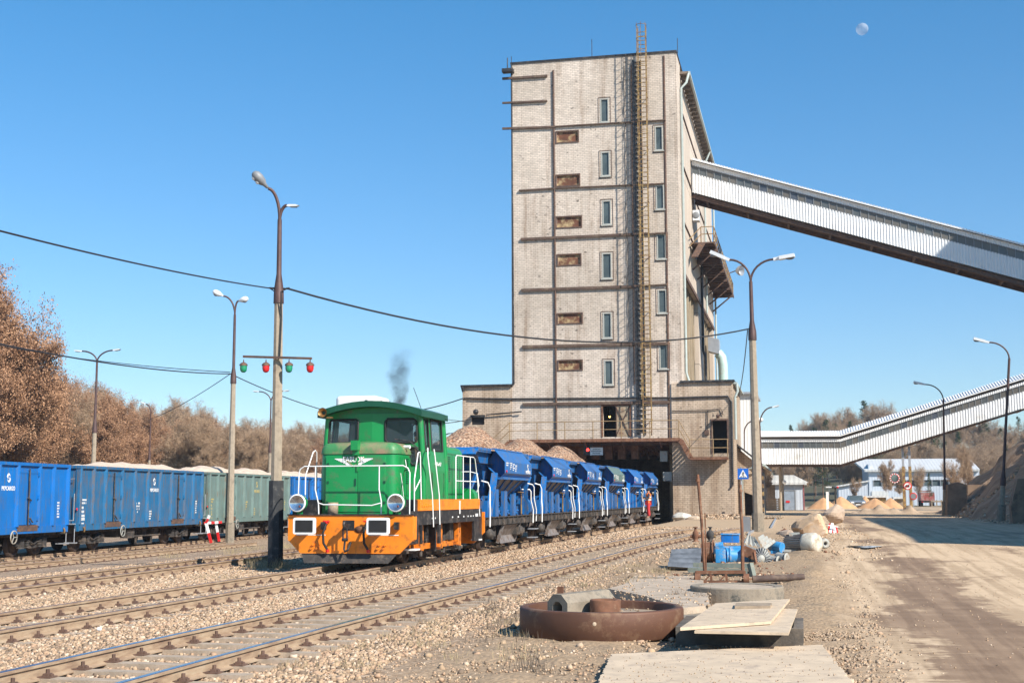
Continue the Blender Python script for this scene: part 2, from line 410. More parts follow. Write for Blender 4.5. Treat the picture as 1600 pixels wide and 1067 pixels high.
# ================================================================ ground
def ground_material():
    q = NT('yard_ground'); p = q.pos(); x, y, z = q.sep(p)
    n1 = q.noise(.35, p, 5, .6); n2 = q.noise(1.4, p, 6, .65); nf = q.noise(14, p, 6, .7)
    xw = q.math('ADD', x, q.math('MULTIPLY', q.math('SUBTRACT', n2, .5), 1.6))
    # ballast of broken stone
    def ston(sc):
        v = q.n('TexVoronoi'); q.l(p, v.inputs['Vector']); v.inputs['Scale'].default_value = sc
        c = q.ramp(q.sep(v.outputs['Color'])[0], [(.1, (.23,.165,.12)), (.35, (.4,.285,.19)), (.6, (.48,.34,.225)), (.9, (.56,.43,.31))])
        g = q.ramp(v.outputs['Distance'], [(.35, (1.,1.,1.)), (.8, (.45,.4,.36))])
        return q.mix(1, c, g, 'MULTIPLY'), v.outputs['Distance']
    bal, vd = ston(17)
    oil = q.ramp(q.noise(.5, q.map(p, (1.6,.35,1)), 5, .7), [(.52, 0.), (.72, .75)])
    bal = q.mix(oil, bal, (.17,.13,.1))
    # fine dusty dirt with grit
    dirt = q.ramp(nf, [(.25, (.2,.135,.08)), (.5, (.37,.26,.16)), (.75, (.48,.35,.225))])
    dirt = q.mix(q.ramp(n2, [(.4, 0.), (.7, .7)]), dirt, (.28,.205,.14))
    grass = q.ramp(q.noise(1.1, p, 7, .75), [(.54, 0.), (.66, .55)])
    # road: pale dust with wet brown tracks
    pale = q.ramp(q.noise(3, q.map(p, (.6, 2.2, 1)), 7, .7), [(.3, (.46,.335,.215)), (.7, (.6,.455,.305))])
    wet = q.math('ADD', q.noise(.30, q.map(p, (1.0,.5,1), (3.1,.4,0)), 8, .66, .3), 0)
    # the wet track follows the middle of the road
    tr = q.math('ABSOLUTE', q.math('MULTIPLY', q.math('SUBTRACT', x, 2.35), .85))
    wet = q.math('ADD', wet, q.math('MULTIPLY', q.math('SUBTRACT', 1.0, tr, clamp=True), .2))
    wf = q.ramp(q.math('ADD', wet, q.math('MULTIPLY', q.math('SUBTRACT', q.noise(6, q.map(p, (.3,1.6,1)), 8, .78), .5), .4)), [(.57, 0.), (.615, .9)])
    wetc = q.ramp(n2, [(.3, (.19,.115,.062)), (.7, (.31,.205,.125))])
    road = q.mix(wf, pale, wetc)
    edge = q.ramp(xw, [(0, 0.), (1, 1.)])
    er = q.n('MapRange'); q.l(xw, er.inputs[0]); er.inputs[1].default_value = .35; er.inputs[2].default_value = 1.0
    mud = 0
    # wheel ruts drawn out along the road
    rut = q.ramp(q.noise(1.2, q.map(p, (3.0,.12,1), (0,0,0), (0,0,-.05)), 5, .6), [(.42, (.8,.77,.74)), (.56, (1.05,1.04,1.03))]); road = q.mix(1, road, rut, 'MULTIPLY')
    # zones
    zb = q.n('MapRange'); q.l(xw, zb.inputs[0]); zb.inputs[1].default_value = -4.9; zb.inputs[2].default_value = -3.6
    c = q.mix(zb.outputs[0], bal, q.mix(grass, dirt, (.14,.115,.08)))
    far = q.n('MapRange'); q.l(q.math('ADD', y, q.math('MULTIPLY', n1, 8)), far.inputs[0]); far.inputs[1].default_value = 50; far.inputs[2].default_value = 60
    rx = q.n('MapRange'); q.l(xw, rx.inputs[0]); rx.inputs[1].default_value = -9.6; rx.inputs[2].default_value = -8.6
    c = q.mix(q.math('MULTIPLY', far.outputs[0], rx.outputs[0]), c, q.mix(.5, pale, dirt))
    c = q.mix(er.outputs[0], c, road)
    vf = q.n('MapRange'); q.l(y, vf.inputs[0]); vf.inputs[1].default_value = 165; vf.inputs[2].default_value = 200
    c = q.mix(vf.outputs[0], c, (.09,.085,.05))
    vl = q.n('MapRange'); q.l(x, vl.inputs[0]); vl.inputs[1].default_value = -36; vl.inputs[2].default_value = -42
    c = q.mix(vl.outputs[0], c, (.16,.12,.07))
    q.col(c)
    rr = q.mix(q.math('MULTIPLY', wf, er.outputs[0]), (.95,.95,.95), (.6,.6,.6)); q.l(rr, q.b.inputs['Roughness']); q.b.inputs['Specular IOR Level'].default_value = .25
    hh = q.math('ADD', q.math('MULTIPLY', nf, .5), q.math('MULTIPLY', vd, -.6))
    hh = q.mix(er.outputs[0], hh, q.math('MULTIPLY', nf, .25)); q.bump(hh, .55, .05)
    return q.m
def axis_lines(stops):
    out = []
    for a, b, st in stops:
        x = a
        while x < b-1e-6: out.append(x); x += st
    out.append(stops[-1][1]); return out
gx = axis_lines([(-3000,-400,650), (-400,-60,34), (-60,-16,2), (-16,-5,.5), (-5,3,.25), (3,16,1), (16,80,8), (80,400,40), (400,3000,650)])
gy = axis_lines([(-60,8,17), (8,30,.35), (30,60,1), (60,130,5), (130,200,10), (200,440,20), (440,3000,640)])
m = MB()
for yy in gy:
    for xx in gx:
        z = gz(xx, yy)
        if -4.6 < xx < 1.1 and 8 < yy < 60:      # churned earth between siding and road
            k = ss(-4.6, -3.6, xx)*ss(1.1, .2, xx) if False else (ss(-4.6,-3.6,xx)*(1-ss(.2,1.1,xx)))
            r = math.sin(xx*3.1+yy*1.7)*math.cos(yy*2.3-xx*2.2)*.5 + random.uniform(-.5,.5)
            z += k*(.05*r)
            if xx > -.9: z += .09*math.exp(-((xx-.1)/.45)**2)*(1 if yy < 45 else 0)*(1+.8*r)*ss(18.5,22,yy)
        m.v.append((xx, yy, z))
nx = len(gx)
for j in range(len(gy)-1):
    for i in range(nx-1):
        m.f.append((j*nx+i, j*nx+i+1, (j+1)*nx+i+1, (j+1)*nx+i)); m.sm.append(True); m.mi.append(0)
struct(m, 'ground', ground_material())

# right-hand earth bank (its crest runs on outside the picture)
def bankh(x, y):
    b = float(np.interp(y, [32,50,70,78,87,124], [8.3,9.8,12.3,11.9,10.2,10.9]))
    h = .82*(x-b)
    return h
m = MB(); bx_ = np.arange(8.5, 46, .75); by_ = np.arange(32, 124, 1.5)
for yy in by_:
    for xx in bx_:
        h = bankh(xx, yy); e = ss(32, 44, yy)*(1-ss(112, 122, yy))
        h = min(h, 15+.6*math.sin(yy*.3))*e
        h += (.5*math.sin(yy*.8+1.3*math.sin(xx*.7))+.35*math.sin(yy*1.9+xx))*ss(.3,2.5,h)
        h += (random.uniform(-.22,.22)+.35*math.sin(xx*1.3+yy*.9)*math.sin(yy*.55)) * (1 if h > .4 else .1)
        m.v.append((xx, yy, gz(xx, yy) + max(h, -.3)))
nx = len(bx_)
for j in range(len(by_)-1):
    for i in range(nx-1):
        m.f.append((j*nx+i, j*nx+i+1, (j+1)*nx+i+1, (j+1)*nx+i)); m.sm.append(True); m.mi.append(0)
q = NT('bank_earth')
c = q.ramp(q.noise(.5, q.map(q.pos(), (.5,2.4,.5), rot=(0,0,.5)), 8, .7), [(.3, (.2,.13,.08)), (.5, (.36,.24,.155)), (.7, (.5,.37,.26))])
q.col(c); q.set(.95); q.bump(q.noise(2.2, q.pos(), 8, .7), .9, .3)
struct(m, 'hillside', q.m)

# ================================================================ railway tracks
def lerp_path(pts, y):
    for (y0, x0), (y1, x1) in zip(pts, pts[1:]):
        if y <= y1 or (y1, x1) == pts[-1]:
            return x0 + (x1-x0)*(y-y0)/(y1-y0)
def smooth_path(pts):
    c = np.polyfit([p[0] for p in pts], [p[1] for p in pts], 3); return lambda y: float(np.polyval(c, y))
RAILP = [(-.07,0),(.07,0),(.07,.012),(.012,.03),(.012,.115),(.035,.125),(.035,.155),(.028,.16),(-.028,.16),(-.035,.155),(-.035,.125),(-.012,.115),(-.012,.03),(-.07,.012)]
q = NT('rail_side_steel')
q.col(q.ramp(q.noise(3, q.map(q.pos(), (1,1,6)), 6), [(.3, (.21,.13,.085)), (.55, (.36,.26,.17)), (.75, (.42,.33,.23))])); q.set(.8); m_railside = q.m
m_railtop = M('rail_head_dull', (.27,.17,.12), .45, .5, var=.15, scale=6)
m_railtop2 = M('rail_head_polished', (.32,.37,.45), .22, .9, var=.1, scale=4)
m_sleeper = M('timber_sleeper', (.36,.285,.21), .95, var=.25, scale=5, dirt=(.4,.31,.24), damt=.3, dscale=6, bump=.5)
m_fast = M('rusty_fastening', (.12,.07,.05), .85, var=.3, scale=10)
def rail_mesh(fx, off, y0, y1, zf, base, step=1.0):
    m = MB(); ys = list(np.arange(y0, y1, step))+[y1]; n = len(RAILP); vs = []
    for yy in ys:
        xc = fx(yy)+off; z = zf(xc, yy)+base
        for a, b in RAILP: vs.append((xc+a, yy, z+b))
    k = len(ys)
    m.v = vs
    for s_ in range(k-1):
        for i in range(n):
            j = (i+1) % n
            m.f.append((s_*n+i, s_*n+j, (s_+1)*n+j, (s_+1)*n+i)); m.sm.append(False); m.mi.append(1 if i in (6,7,8) else 0)
    m.f.append(tuple(range(n-1,-1,-1))); m.sm.append(False); m.mi.append(0)
    return m
sleeper_me = None
def sleeper_proto(long=1.25):
    m = MB(); m.box(-long, long, -.1, .1, -.12, .0); m.v = [(a+random.uniform(-.01,.01), b+random.uniform(-.012,.012), c) for a, b, c in m.v]
    m.cm = 1
    for s in (-.75, .75):
        m.box(s-.17, s+.17, -.07, .07, 0.001, .016)
        for d in (-.1, .1):
            m.box(s+d-.028, s+d+.028, -.045, .045, .016, .045); m.cyl((s+d, 0, .045), (s+d, 0, .085), .02, n=6, smooth=False)
            m.box(s+d*1.35-.022, s+d*1.35+.022, -.025, .025, .016, .04)
    return m
def track(label, fx, y0, y1, sl0, sl1, top, zf=lambda x, y: 0, base=.02, sp=.62, depth=0.0, group=None):
    t = thing('railway_track', label, 'railway track', (fx(y0), y0, 0), group)
    for s in (-.75, .75):
        rail_mesh(fx, s, y0, y1, zf, base).build('rail', [m_railside, top], t)
    sm = None; yy = sl0; n = 0
    while yy < sl1 and n < 100:
        xc = fx(yy); ang = -math.atan(fx(yy+.5)-fx(yy-.5))
        if sm is None: o = sleeper_proto().build('sleeper', [m_sleeper, m_fast]); sm = o
        else: o = sm.copy(); COL.objects.link(o)
        o.parent = t; o.location = (xc-t.location.x + random.uniform(-.03,.03), yy-t.location.y, zf(xc, yy)+base-.001-depth); o.rotation_euler.z = ang + random.uniform(-.02,.02)
        yy += sp; n += 1
    return t
fT1 = lambda y: -10.85
fS = smooth_path([(8,-6.86),(12,-6.86),(18,-6.84),(22,-6.7),(26,-6.45),(34,-5.95),(41,-5.15),(49,-4.0),(53,-3.3)])
fT0 = lambda y: -15.45 - .062*(y-23.5)
fTm = lambda y: -23.7 - .06*(y-35)
fG = lambda y: -27.75 - .08*(y-40.8)
track('straight track under the green locomotive and blue hoppers', fT1, 6, 89, 13, 60, m_railtop, sp=.6)
track('near siding with shiny worn rails curving away to the right', fS, 6, 53, 9, 50, m_railtop2, zf=lambda x, y: gz(x, y)*.94, base=.03, sp=.65, depth=-.02)
track('dull rusty track left of the locomotive, passing behind the tall signal mast', fT0, 14, 75, 16, 66, m_railtop, zf=lambda x, y: gz(x, y), base=.02, sp=.62)
track('rusty track running beside the open wagons towards the red and white marker', fTm, 25, 56, 26, 55, m_railtop, zf=lambda x, y: gz(x, y), base=.03, sp=.62)
track('track carrying the string of open wagons', fG, 25, 110, 26, 86, m_railtop, zf=lambda x, y: -.345, base=.01, sp=.62)

# ---------------------------------------------------------------- loose stones (uncountable)
def rock_batch(name, pts, sizes, mat, flat=.65, seed=3):
    r = np.random.default_rng(seed); n = len(pts)
    base = np.array([(-1,-1,-1),(1,-1,-1),(1,1,-1),(-1,1,-1),(-.7,-.7,1),(.7,-.7,1),(.7,.7,1),(-.7,.7,1)], float)*.55
    V = base[None]*(1+r.uniform(-.38,.38,(n,8,3)))
    V[:,:,0] *= r.uniform(.7,1.35,(n,1)); V[:,:,2] *= flat*r.uniform(.7,1.3,(n,1))
    a = r.uniform(0, 2*np.pi, n); b = r.uniform(-.5,.5,n)
    cb, sb = np.cos(b)[:,None], np.sin(b)[:,None]; x, z = V[:,:,0].copy(), V[:,:,2].copy(); V[:,:,0] = x*cb+z*sb; V[:,:,2] = -x*sb+z*cb
    ca, sa = np.cos(a)[:,None], np.sin(a)[:,None]; x, y = V[:,:,0].copy(), V[:,:,1].copy(); V[:,:,0] = x*ca-y*sa; V[:,:,1] = x*sa+y*ca
    V = V*np.asarray(sizes)[:,None,None] + np.asarray(pts)[:,None,:]
    fq = np.array([(0,3,2,1),(4,5,6,7),(0,1,5,4),(1,2,6,5),(2,3,7,6),(3,0,4,7)])
    Fc = (fq[None]+np.arange(n)[:,None,None]*8).reshape(-1)
    me = bpy.data.meshes.new(name); me.vertices.add(n*8); me.vertices.foreach_set('co', V.reshape(-1))
    me.loops.add(n*24); me.loops.foreach_set('vertex_index', Fc); me.polygons.add(n*6)
    me.polygons.foreach_set('loop_start', np.arange(n*6)*4); me.polygons.foreach_set('loop_total', np.full(n*6, 4))
    at = me.attributes.new('tone', 'FLOAT', 'POINT'); at.data.foreach_set('value', np.repeat(r.random(n), 8))
    me.materials.append(mat); me.update(calc_edges=True); me.validate()
    o = bpy.data.objects.new(name, me); COL.objects.link(o); o['kind'] = 'stuff'; return o
def in_view(x, y, pad=.6): return (x < .155*y+pad) and (x > -.735*y-pad)
P_ = []; S_ = []
def scatter(n, x0, x1, y0, y1, s0, s1, dens=lambda x, y: 1, zo=.0, yp=1.0):
    k = 0
    while k < n:
        u = random.random()**yp; y = y0+(y1-y0)*u; x = random.uniform(x0, x1)
        k += 1
        if not in_view(x, y) or random.random() > dens(x, y): continue
        s = random.uniform(s0, s1)*random.uniform(.7,1.2)
        P_.append((x, y, gz(x, y)+s*.18+zo)); S_.append(s)
def d_ballast(x, y):
    c = abs(x-fS(min(y,53)))
    if c < .85: return .5 if c < .62 else .12
    if c < 1.3: return .6
    c1 = abs(x+10.85)
    if .68 < c1 < .84: return .1
    if c1 < .7: return .45
    return 1.0
scatter(80000, -14.2, -4.6, 10.5, 34, .018, .048, d_ballast, yp=1.5)
scatter(30000, -20, -4.6, 26, 62, .03, .06, d_ballast)
scatter(15000, -20, -11.8, 17, 40, .03, .06)
scatter(16000, -5.6, 1.0, 10.8, 32, .01, .03, lambda x, y: .85, yp=1.3)
scatter(1500, -1.2, 1.2, 12, 42, .01, .03, lambda x, y: math.exp(-((x-.45)/.5)**2))
scatter(1500, -6, 1.0, 11, 40, .03, .085, lambda x, y: .7 if x < -3.6 else .25)
scatter(1800, -9, -2, 34, 60, .03, .07)
rock_batch('loose_stones', P_, S_, m_stone)
P_, S_ = [], []
scatter(26000, -1.8, 1.3, 12, 50, .008, .04, lambda x, y: math.exp(-((x-.0)/.65)**2), yp=1.2)
rock_batch('soil_clods', P_, S_, M('soil_clod', (.34,.25,.17), .95, var=.3, scale=3), seed=8)

# dry weeds (uncountable)
def tufts(name, spots, mat, kind='stuff'):
    m = MB()
    for (x, y, r, h, n) in spots:
        z0 = gz(x, y)
        for _ in range(n):
            a = random.uniform(0, 2*PI); d = r*random.random()**.7; bx, by = x+d*math.cos(a), y+d*math.sin(a)
            hh = h*random.uniform(.4, 1.1); t = random.uniform(0, 2*PI); l = random.uniform(.1,.7)*hh
            w = .004; c, s = math.cos(t), math.sin(t); pw = random.uniform(0, PI); wx, wy = w*math.cos(pw), w*math.sin(pw)
            m.add([(bx-wx,by-wy,z0),(bx+wx,by+wy,z0),(bx+c*l*.4+wx*.6,by+s*l*.4+wy*.6,z0+hh*.6),(bx+c*l*.4-wx*.6,by+s*l*.4-wy*.6,z0+hh*.6),(bx+c*l,by+s*l,z0+hh)],
                  [(0,1,2,3),(3,2,4)])
    o = m.build(name, mat); o['kind'] = kind; return o
m_dry = M('dry_grass', (.33,.26,.15), .9, var=.3, scale=3)
m_dryd = M('dark_dry_weeds', (.13,.1,.075), .9, var=.3, scale=3)
sp = [(random.uniform(-5.6,-3.0), random.uniform(13, 34), .35, .12, 40) for _ in range(60)]
sp += [(-13.7+random.uniform(-.5,.5), 32.7+random.uniform(-.6,.5), .3, .35, 60) for _ in range(8)]
sp += [(random.uniform(-14.6,-12.4), random.uniform(28,40), .4, .12, 40) for _ in range(20)]
sp += [(random.uniform(-22.5,-18), random.uniform(42,56), .5, .25, 60) for _ in range(26)]
tufts('dry_grass', sp, m_dry)
sp = [(-2.05+random.uniform(-.15,.45), 22.5+random.uniform(-.2,.3), .15, .38, 22) for _ in range(7)]
sp += [(-3.0,14.2,.22,.2,50), (-2.75,14.0,.15,.14,30), (-.35,17.05,.15,.25,26)] + [(random.uniform(-6.3,-3.2), random.uniform(16,34), .25, .16, 30) for _ in range(34)]
tufts('dark_weeds', sp, m_dryd)
# ================================================================ tower
TY = 88.0; TL = -19.46; TR = -7.8; TT = 32.3; TB = 124.0
def px(x0, y0, x1, y1, Y=TY):       # a rectangle on the facade seen between two pixels -> X0,X1,Z0,Z1
    a = AY(x0, y0, Y); b = AY(x1, y1, Y); return min(a.x,b.x), max(a.x,b.x), min(a.z,b.z), max(a.z,b.z)
tower = thing('loading_tower', 'tall white brick loading tower with a ladder up its front, above the dark train portal', 'tower', ((TL+TR)/2, TY, .3))
WA = [(938.6,156,950.3,190),(940,239,952,274),(942,315,954,350),(941.6,397,955,434),(943,490,955,527),(945,564,957,600)]
WB = [(1024,199,1035,234),(1025.5,291,1037,326),(1027,367,1040,403.5),(1029,454,1041,488),(1031,539,1043,575)]
LV = [(870,207,903,221),(870,275,905,289),(870,340,908,354),(872,399,907,413),(872,491,909,504),(873,564,909,577)]
door = px(941.5, 634, 985, 682)
holes = []; W0, W1, Z0, Z1 = TL, TR, 5.5, TT
rects = [px(*r) for r in WA+WB+LV]+[door]
m = MB()
for (a,b,c,d) in rects: holes.append(((a-W0)/(W1-W0), (c-Z0)/(Z1-Z0), (b-W0)/(W1-W0), (d-Z0)/(Z1-Z0)))
m.wall((W0,TY,Z0),(W1,TY,Z0),(W1,TY,Z1),(W0,TY,Z1), holes, .45)
m.build('front_wall', m_brick, tower)
m = MB(); m.box(TL, TL+.4, TY+.46, TB, 0, TT); m.box(TL+.41, TR-.3, TB-.4, TB, 0, TT); m.build('wall', m_brick2, tower)
# right flank: brick pilaster, concrete cladding, recessed bays with fins
rz0 = 17.4
m = MB(); m.box(TR-.4, TR, TY+.46, TY+2.9, 0, TT-.01); m.build('corner_pilaster', m_brick, tower)
m = MB(); m.box(TR-.4, TR-.06, TY+2.91, TB-.41, rz0, TT-.35)
m.box(TR-.4, TR-.06, 104.5, 109.5, 0, rz0-.005); m.box(TR-.4, TR-.06, 121.5, TB-.41, 0, rz0-.005); m.build('cladding', m_panel, tower)
m = MB(); m.box(TR-1.2, TR-1.0, TY+2.91, TB-.41, 0, rz0)
for a, b in ((90.95, 104.4), (109.6, 121.4)):
    y = a+1.3
    while y < b-.5: m.box(TR-.99, TR-.35, y, y+.35, 0, rz0-.01); y += 2.15
m.build('fins', m_fin, tower)
m = MB()
for z in (21.2, 25.3, 29.2): m.box(TR-.055, TR+.03, TY+2.95, 123, z, z+.07)
m.box(TR-.055, TR+.05, TY+2.95, 123, rz0-.15, rz0+.12); m.build('cornice', m_rust_d, tower)
# roof, eave along the flank
m = MB(); m.box(TL-.05, TR+.05, TY-.08, TB, TT+.002, TT+.13); m.build('roof', m_black, tower)
m = MB(); m.box(TR+.001, TR+.6, TY+2.6, TB+.5, TT-.72, TT-.55)
y = TY+3.2
while y < TB: m.box(TR+.002, TR+.5, y, y+.16, TT-.95, TT-.725); y += 1.15
m.build('eave', m_eave, tower)
m = MB(); m.box(TR+.605, TR+.75, TY+2.5, TB+.5, TT-.76, TT-.6)
m.tube([(TR+.65,TY+2.4,TT-.8),(TR+.5,TY+2.2,TT-1.5),(TR+.12,TY+2.2,TT-1.9),(TR+.12,TY+2.2,10.3),(TR+.3,TY+2.2,9.7)], .09, 8)
m.tube([(TR+.65,112,TT-.8),(TR+.12,112,TT-2),(TR+.12,112,rz0)], .09, 8); m.tube([(TR+.12,TB-.2,TT-1),(TR+.12,TB-.2,9.5)], .09, 8)
m.build('downpipe', m_gutter, tower)
m = MB(); m.tube([(TR+.1,107,rz0+4),(TR+.1,107,13.6),(TR+.25,107,13.2),(TR+.25,107,9.5)], .11, 8); m.build('drain_pipe', m_black, tower)
# windows and louvres
for r in WA+WB:
    a,b,c,d = px(*r)
    fm = MB(); t = .07
    fm.box(a-.04,b+.04,TY-.03,TY+.12,c-.05,c+t-.05); fm.box(a-.04,b+.04,TY-.03,TY+.12,d-.02,d+t-.02)
    fm.box(a-.04,a+t-.04,TY-.028,TY+.118,c+t-.051,d-.021); fm.box(b-t+.04,b+.04,TY-.028,TY+.118,c+t-.051,d-.021)
    fm.box(a-.12,b+.12,TY-.1,TY-.001,c-.13,c-.055)
    w = fm.build('window', m_frame, tower)
    MB().box(a,b,TY+.06,TY+.075,c,d).build('pane', m_pane, w)
    k = MB()
    for p0, p1 in (((a-.17,c-.2),(b+.17,c-.2)),((b+.17,c-.2),(b+.17,d+.14)),((b+.17,d+.14),(a-.17,d+.14)),((a-.17,d+.14),(a-.17,c-.2))):
        k.beam((p0[0],TY-.02,p0[1]),(p1[0],TY-.02,p1[1]), .025, .025, (0,1,0))
    k.build('guard_bar', m_rust_d, w)
m_louv = M('rusted_louvre', (.13,.05,.025), .85, var=.45, scale=1.6, dirt=(.5,.38,.2), damt=.42, dscale=1.7)
for r in LV:
    a,b,c,d = px(*r); fm = MB(); t = .08
    fm.box(a-t,b+t,TY-.05,TY-.001,c-t,c); fm.box(a-t,b+t,TY-.05,TY-.001,d,d+t); fm.box(a-t,a,TY-.048,TY-.001,c,d); fm.box(b,b+t,TY-.048,TY-.001,c,d)
    w = fm.build('louvre', m_rust_d, tower)
    MB().box(a,b,TY+.08,TY+.12,c,d).build('louvre_panel', m_louv, w)
# door opening with one leaf
a,b,c,d = door
m = MB(); m.box(a-.09,a,TY-.05,TY+.2,c,d+.1); m.box(b,b+.09,TY-.05,TY+.2,c,d+.1); m.box(a,b,TY-.05,TY+.2,d,d+.1)
dr = m.build('doorway', m_rusty, tower)
xm = AY(962.5,650,TY).x
m = MB(); m.box(xm,b-.01,TY-.02,TY+.03,c+.02,d-.02)
lf = m.build('door_leaf', M('stained_door', (.35,.28,.19), .8, var=.25, scale=1.5, dirt=(.18,.09,.05), damt=.35), dr)
m = MB(); m.beam((xm,TY-.04,c+.05),(b-.02,TY-.04,d-.05),.06,.04,(0,1,0)); m.beam((b-.02,TY-.07,c+.05),(xm,TY-.07,d-.05),.06,.03,(0,1,0)); m.box(xm,xm+.06,TY-.06,TY-.021,c+.02,d-.02); m.box(b-.07,b-.01,TY-.06,TY-.021,c+.02,d-.02)
m.build('cross_brace', m_rust_d, dr)
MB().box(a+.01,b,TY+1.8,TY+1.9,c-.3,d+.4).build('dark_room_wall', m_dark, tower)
# rusty channels, pipes
m = MB()
def hb(x0,y0,x1,y1,w=.2,dep=.15):
    w *= .7; p = AY(x0,y0,TY-.08); q_ = AY(x1,y1,TY-.08); MB().beam(p,q_,dep,w).build('steel_channel', m_belt, tower)
for l in [(785,123.5,855,119,.22),(785,161.5,855,158,.17),(785,201.5,868,198.5,.2),(868,198,1040,188,.1),(811,298,868,294.5,.13),(868,294.5,1037,287,.1),
          (814,374,994,366,.24),(994,366,1040,364.5,.1),(814.5,453.5,995,447.5,.26),(995,447,1042,444.5,.12),(816,542,1043,536.5,.26),(817,631.5,1047,628,.26)]:
    hb(*l)
m = MB()
def vp(x0,y0,x1,y1,r=.05,Y=TY-.08): m.tube([AY(x0,y0,Y),AY(x1,y1,Y)], r, 6)
vp(864.5,110,869.5,687,.07); vp(986,102,991,600,.045); vp(1037,88,1046,687,.09,TY+.02)
m.build('rusty_pipe', m_rust_d, tower)
m = MB(); vp(802,623,1047,621,.05); m.tube([AY(725,622,TY-.1),AY(803,623,TY-.12)],.05,6)
m.tube([AY(799,101,TY-.05),AY(803,600,TY-.05)],.06,6)
m.build('service_pipe', m_black, tower)
# corner loudspeaker / brackets at the roof edge
m = MB(); p = AY(795,112,TY-.2); m.box(p.x-.45,p.x+.35,TY-.5,TY-.01,p.z-.1,p.z+.15); m.tube([(p.x-.1,TY-.2,p.z),(p.x-.1,TY-.2,p.z+1)],.04,5); m.build('roof_bracket', m_black, tower)
m = MB()
for xx, h in ((925,1.5),(799,.7),(1059,1.1)):
    p = AY(xx,98,TY+.3); m.tube([(p.x,TY+.3,TT),(p.x,TY+.3,TT+h)],.025,5)
m.build('lightning_rod', m_black, tower)
# cable strung on brackets left of the ladder (gives the long wavy shadow)
m = MB(); pts = []
for i in range(44):
    t = i/43; a_ = AY(975+9*t, 104+500*t, TY-.06); pts.append(a_+Vector((.07*math.sin(i*1.9),0,0)))
m.tube(pts,.022,4); 
for i in range(1,43,1):
    t = i/43; a_ = AY(975+9*t,104+500*t,TY-.05); b_ = AY(986+5*t,100+496*t,TY-.05); m.beam(a_,b_,.014,.014)
m.build('cable_run', m_wire, tower)
# ladder with safety cage
lad = thing('roof_ladder', 'tall yellow caged ladder climbing the front of the brick tower to above its roof', 'ladder', (-10.2, TY-.3, 5.9))
lx0, lx1 = -10.35, -9.8; ly = TY-.62
m = MB(); 
for x in (lx0, lx1): m.beam((x,ly,5.9),(x,ly,34.0),.075,.085,(0,1,0))
for z in np.arange(7, 32, 3.7):
    for x in (lx0, lx1): m.beam((x,ly,z),(x,TY,z),.04,.04)
m.build('stile', m_yel, lad)
m = MB(); z = 6.1
while z < 33.9: m.tube([(lx0,ly,z),(lx1,ly,z)],.028,5,caps=False); z += .3
m.build('rungs', m_yel, lad)
m = MB(); cxm = (lx0+lx1)/2; hoop = [(cxm+.36*math.cos(t)*1.0, ly-.36-.38*math.sin(t)) for t in np.linspace(-.9, PI+.9, 11)]
hoop = [(lx1, ly)]+hoop+[(lx0, ly)]
z = 8.4
while z < 34.2: m.tube([(x,y,z) for x, y in hoop],.02,4,caps=False); z += .95
for k in (2,4,6,8,10): m.beam((hoop[k][0],hoop[k][1],8.3),(hoop[k][0],hoop[k][1],34.2),.035,.012,(0,1,0))
m.build('cage', m_yel, lad)
m = MB(); m.box(lx0-.5,lx0-.34,TY-.14,TY-.02,6.0,TT-.4); m.box(lx0+.06,lx0+.12,TY-.12,TY-.02,6.0,TT-.4); m.build('tray_and_shadow_rail', m_black, lad)  # left bar is the tray; right bar belongs to the drawn cage shadow
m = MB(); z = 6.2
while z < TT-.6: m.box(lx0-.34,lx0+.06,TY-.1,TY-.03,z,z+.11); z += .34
m.build('cage_shadow_bars', m_black, lad)  # black bars drawn on the wall for the ladder cage's shadow

# annexes left and right of the portal
PX1 = -8.5; gR = gz(-6, TY)
aR = thing('brick_annex', 'low brick annex right of the train portal with an open dark door at its landing', 'annex', (-6.5, TY, gR))
dr = px(1113,657,1137,708); AX1 = -4.43; AT = 9.4
W0, W1, Z0, Z1 = PX1, AX1, 0, AT
m = MB(); m.wall((W0,TY-.12,0),(W1,TY-.12,0),(W1,TY-.12,AT),(W0,TY-.12,AT), [((dr[0]-W0)/(W1-W0), dr[2]/AT, (dr[1]-W0)/(W1-W0), dr[3]/AT)], .4)
m.box(W1-.4,W1-.003,TY+.29,TY+9.5,0,AT); m.box(PX1,PX1+.4,TY+.46,TY+14,0,5.4); m.build('wall', m_brick2, aR)
m = MB(); m.box(TR-.1,AX1+.12,TY-.3,TY+9.8,AT+.002,AT+.14); m.build('roof', m_black, aR)
m = MB(); m.box(dr[0]-.1,dr[0],TY-.17,TY-.05,dr[2],dr[3]+.1); m.box(dr[1],dr[1]+.1,TY-.17,TY-.05,dr[2],dr[3]+.1); m.box(dr[0],dr[1],TY-.17,TY-.05,dr[3],dr[3]+.1); m.build('door_frame', m_rust_d, aR)
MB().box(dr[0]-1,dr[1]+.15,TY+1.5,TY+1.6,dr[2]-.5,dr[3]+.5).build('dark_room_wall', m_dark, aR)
m = MB(); m.tube([AY(1048,622,TY-.2),AY(1137,619,TY-.2),AY(1143,628,TY-.2),AY(1145,757,TY-.2),AY(1142,762,TY-.2)],.07,6)
m.tube([AY(1130,648,TY-.2),AY(1126,638,TY-.2),AY(1105,641,TY-.2),AY(1050,642,TY-.2)],.03,5); m.tube([AY(1106,641,TY-.2),AY(1105,672,TY-.2)],.03,5); m.build('service_pipe', m_black, aR)
m = MB(); p = AY(1122,650,TY-.5); m.sphere((p.x,TY-.55,p.z),.14,5); m.tube([(p.x,TY-.55,p.z),(p.x+.3,TY-.15,p.z+.3)],.03,5); p = AY(1104,674,TY-.3); m.box(p.x-.15,p.x+.15,TY-.25,TY-.121,p.z-.2,p.z+.1); m.build('wall_lamp', m_rust_d, aR)
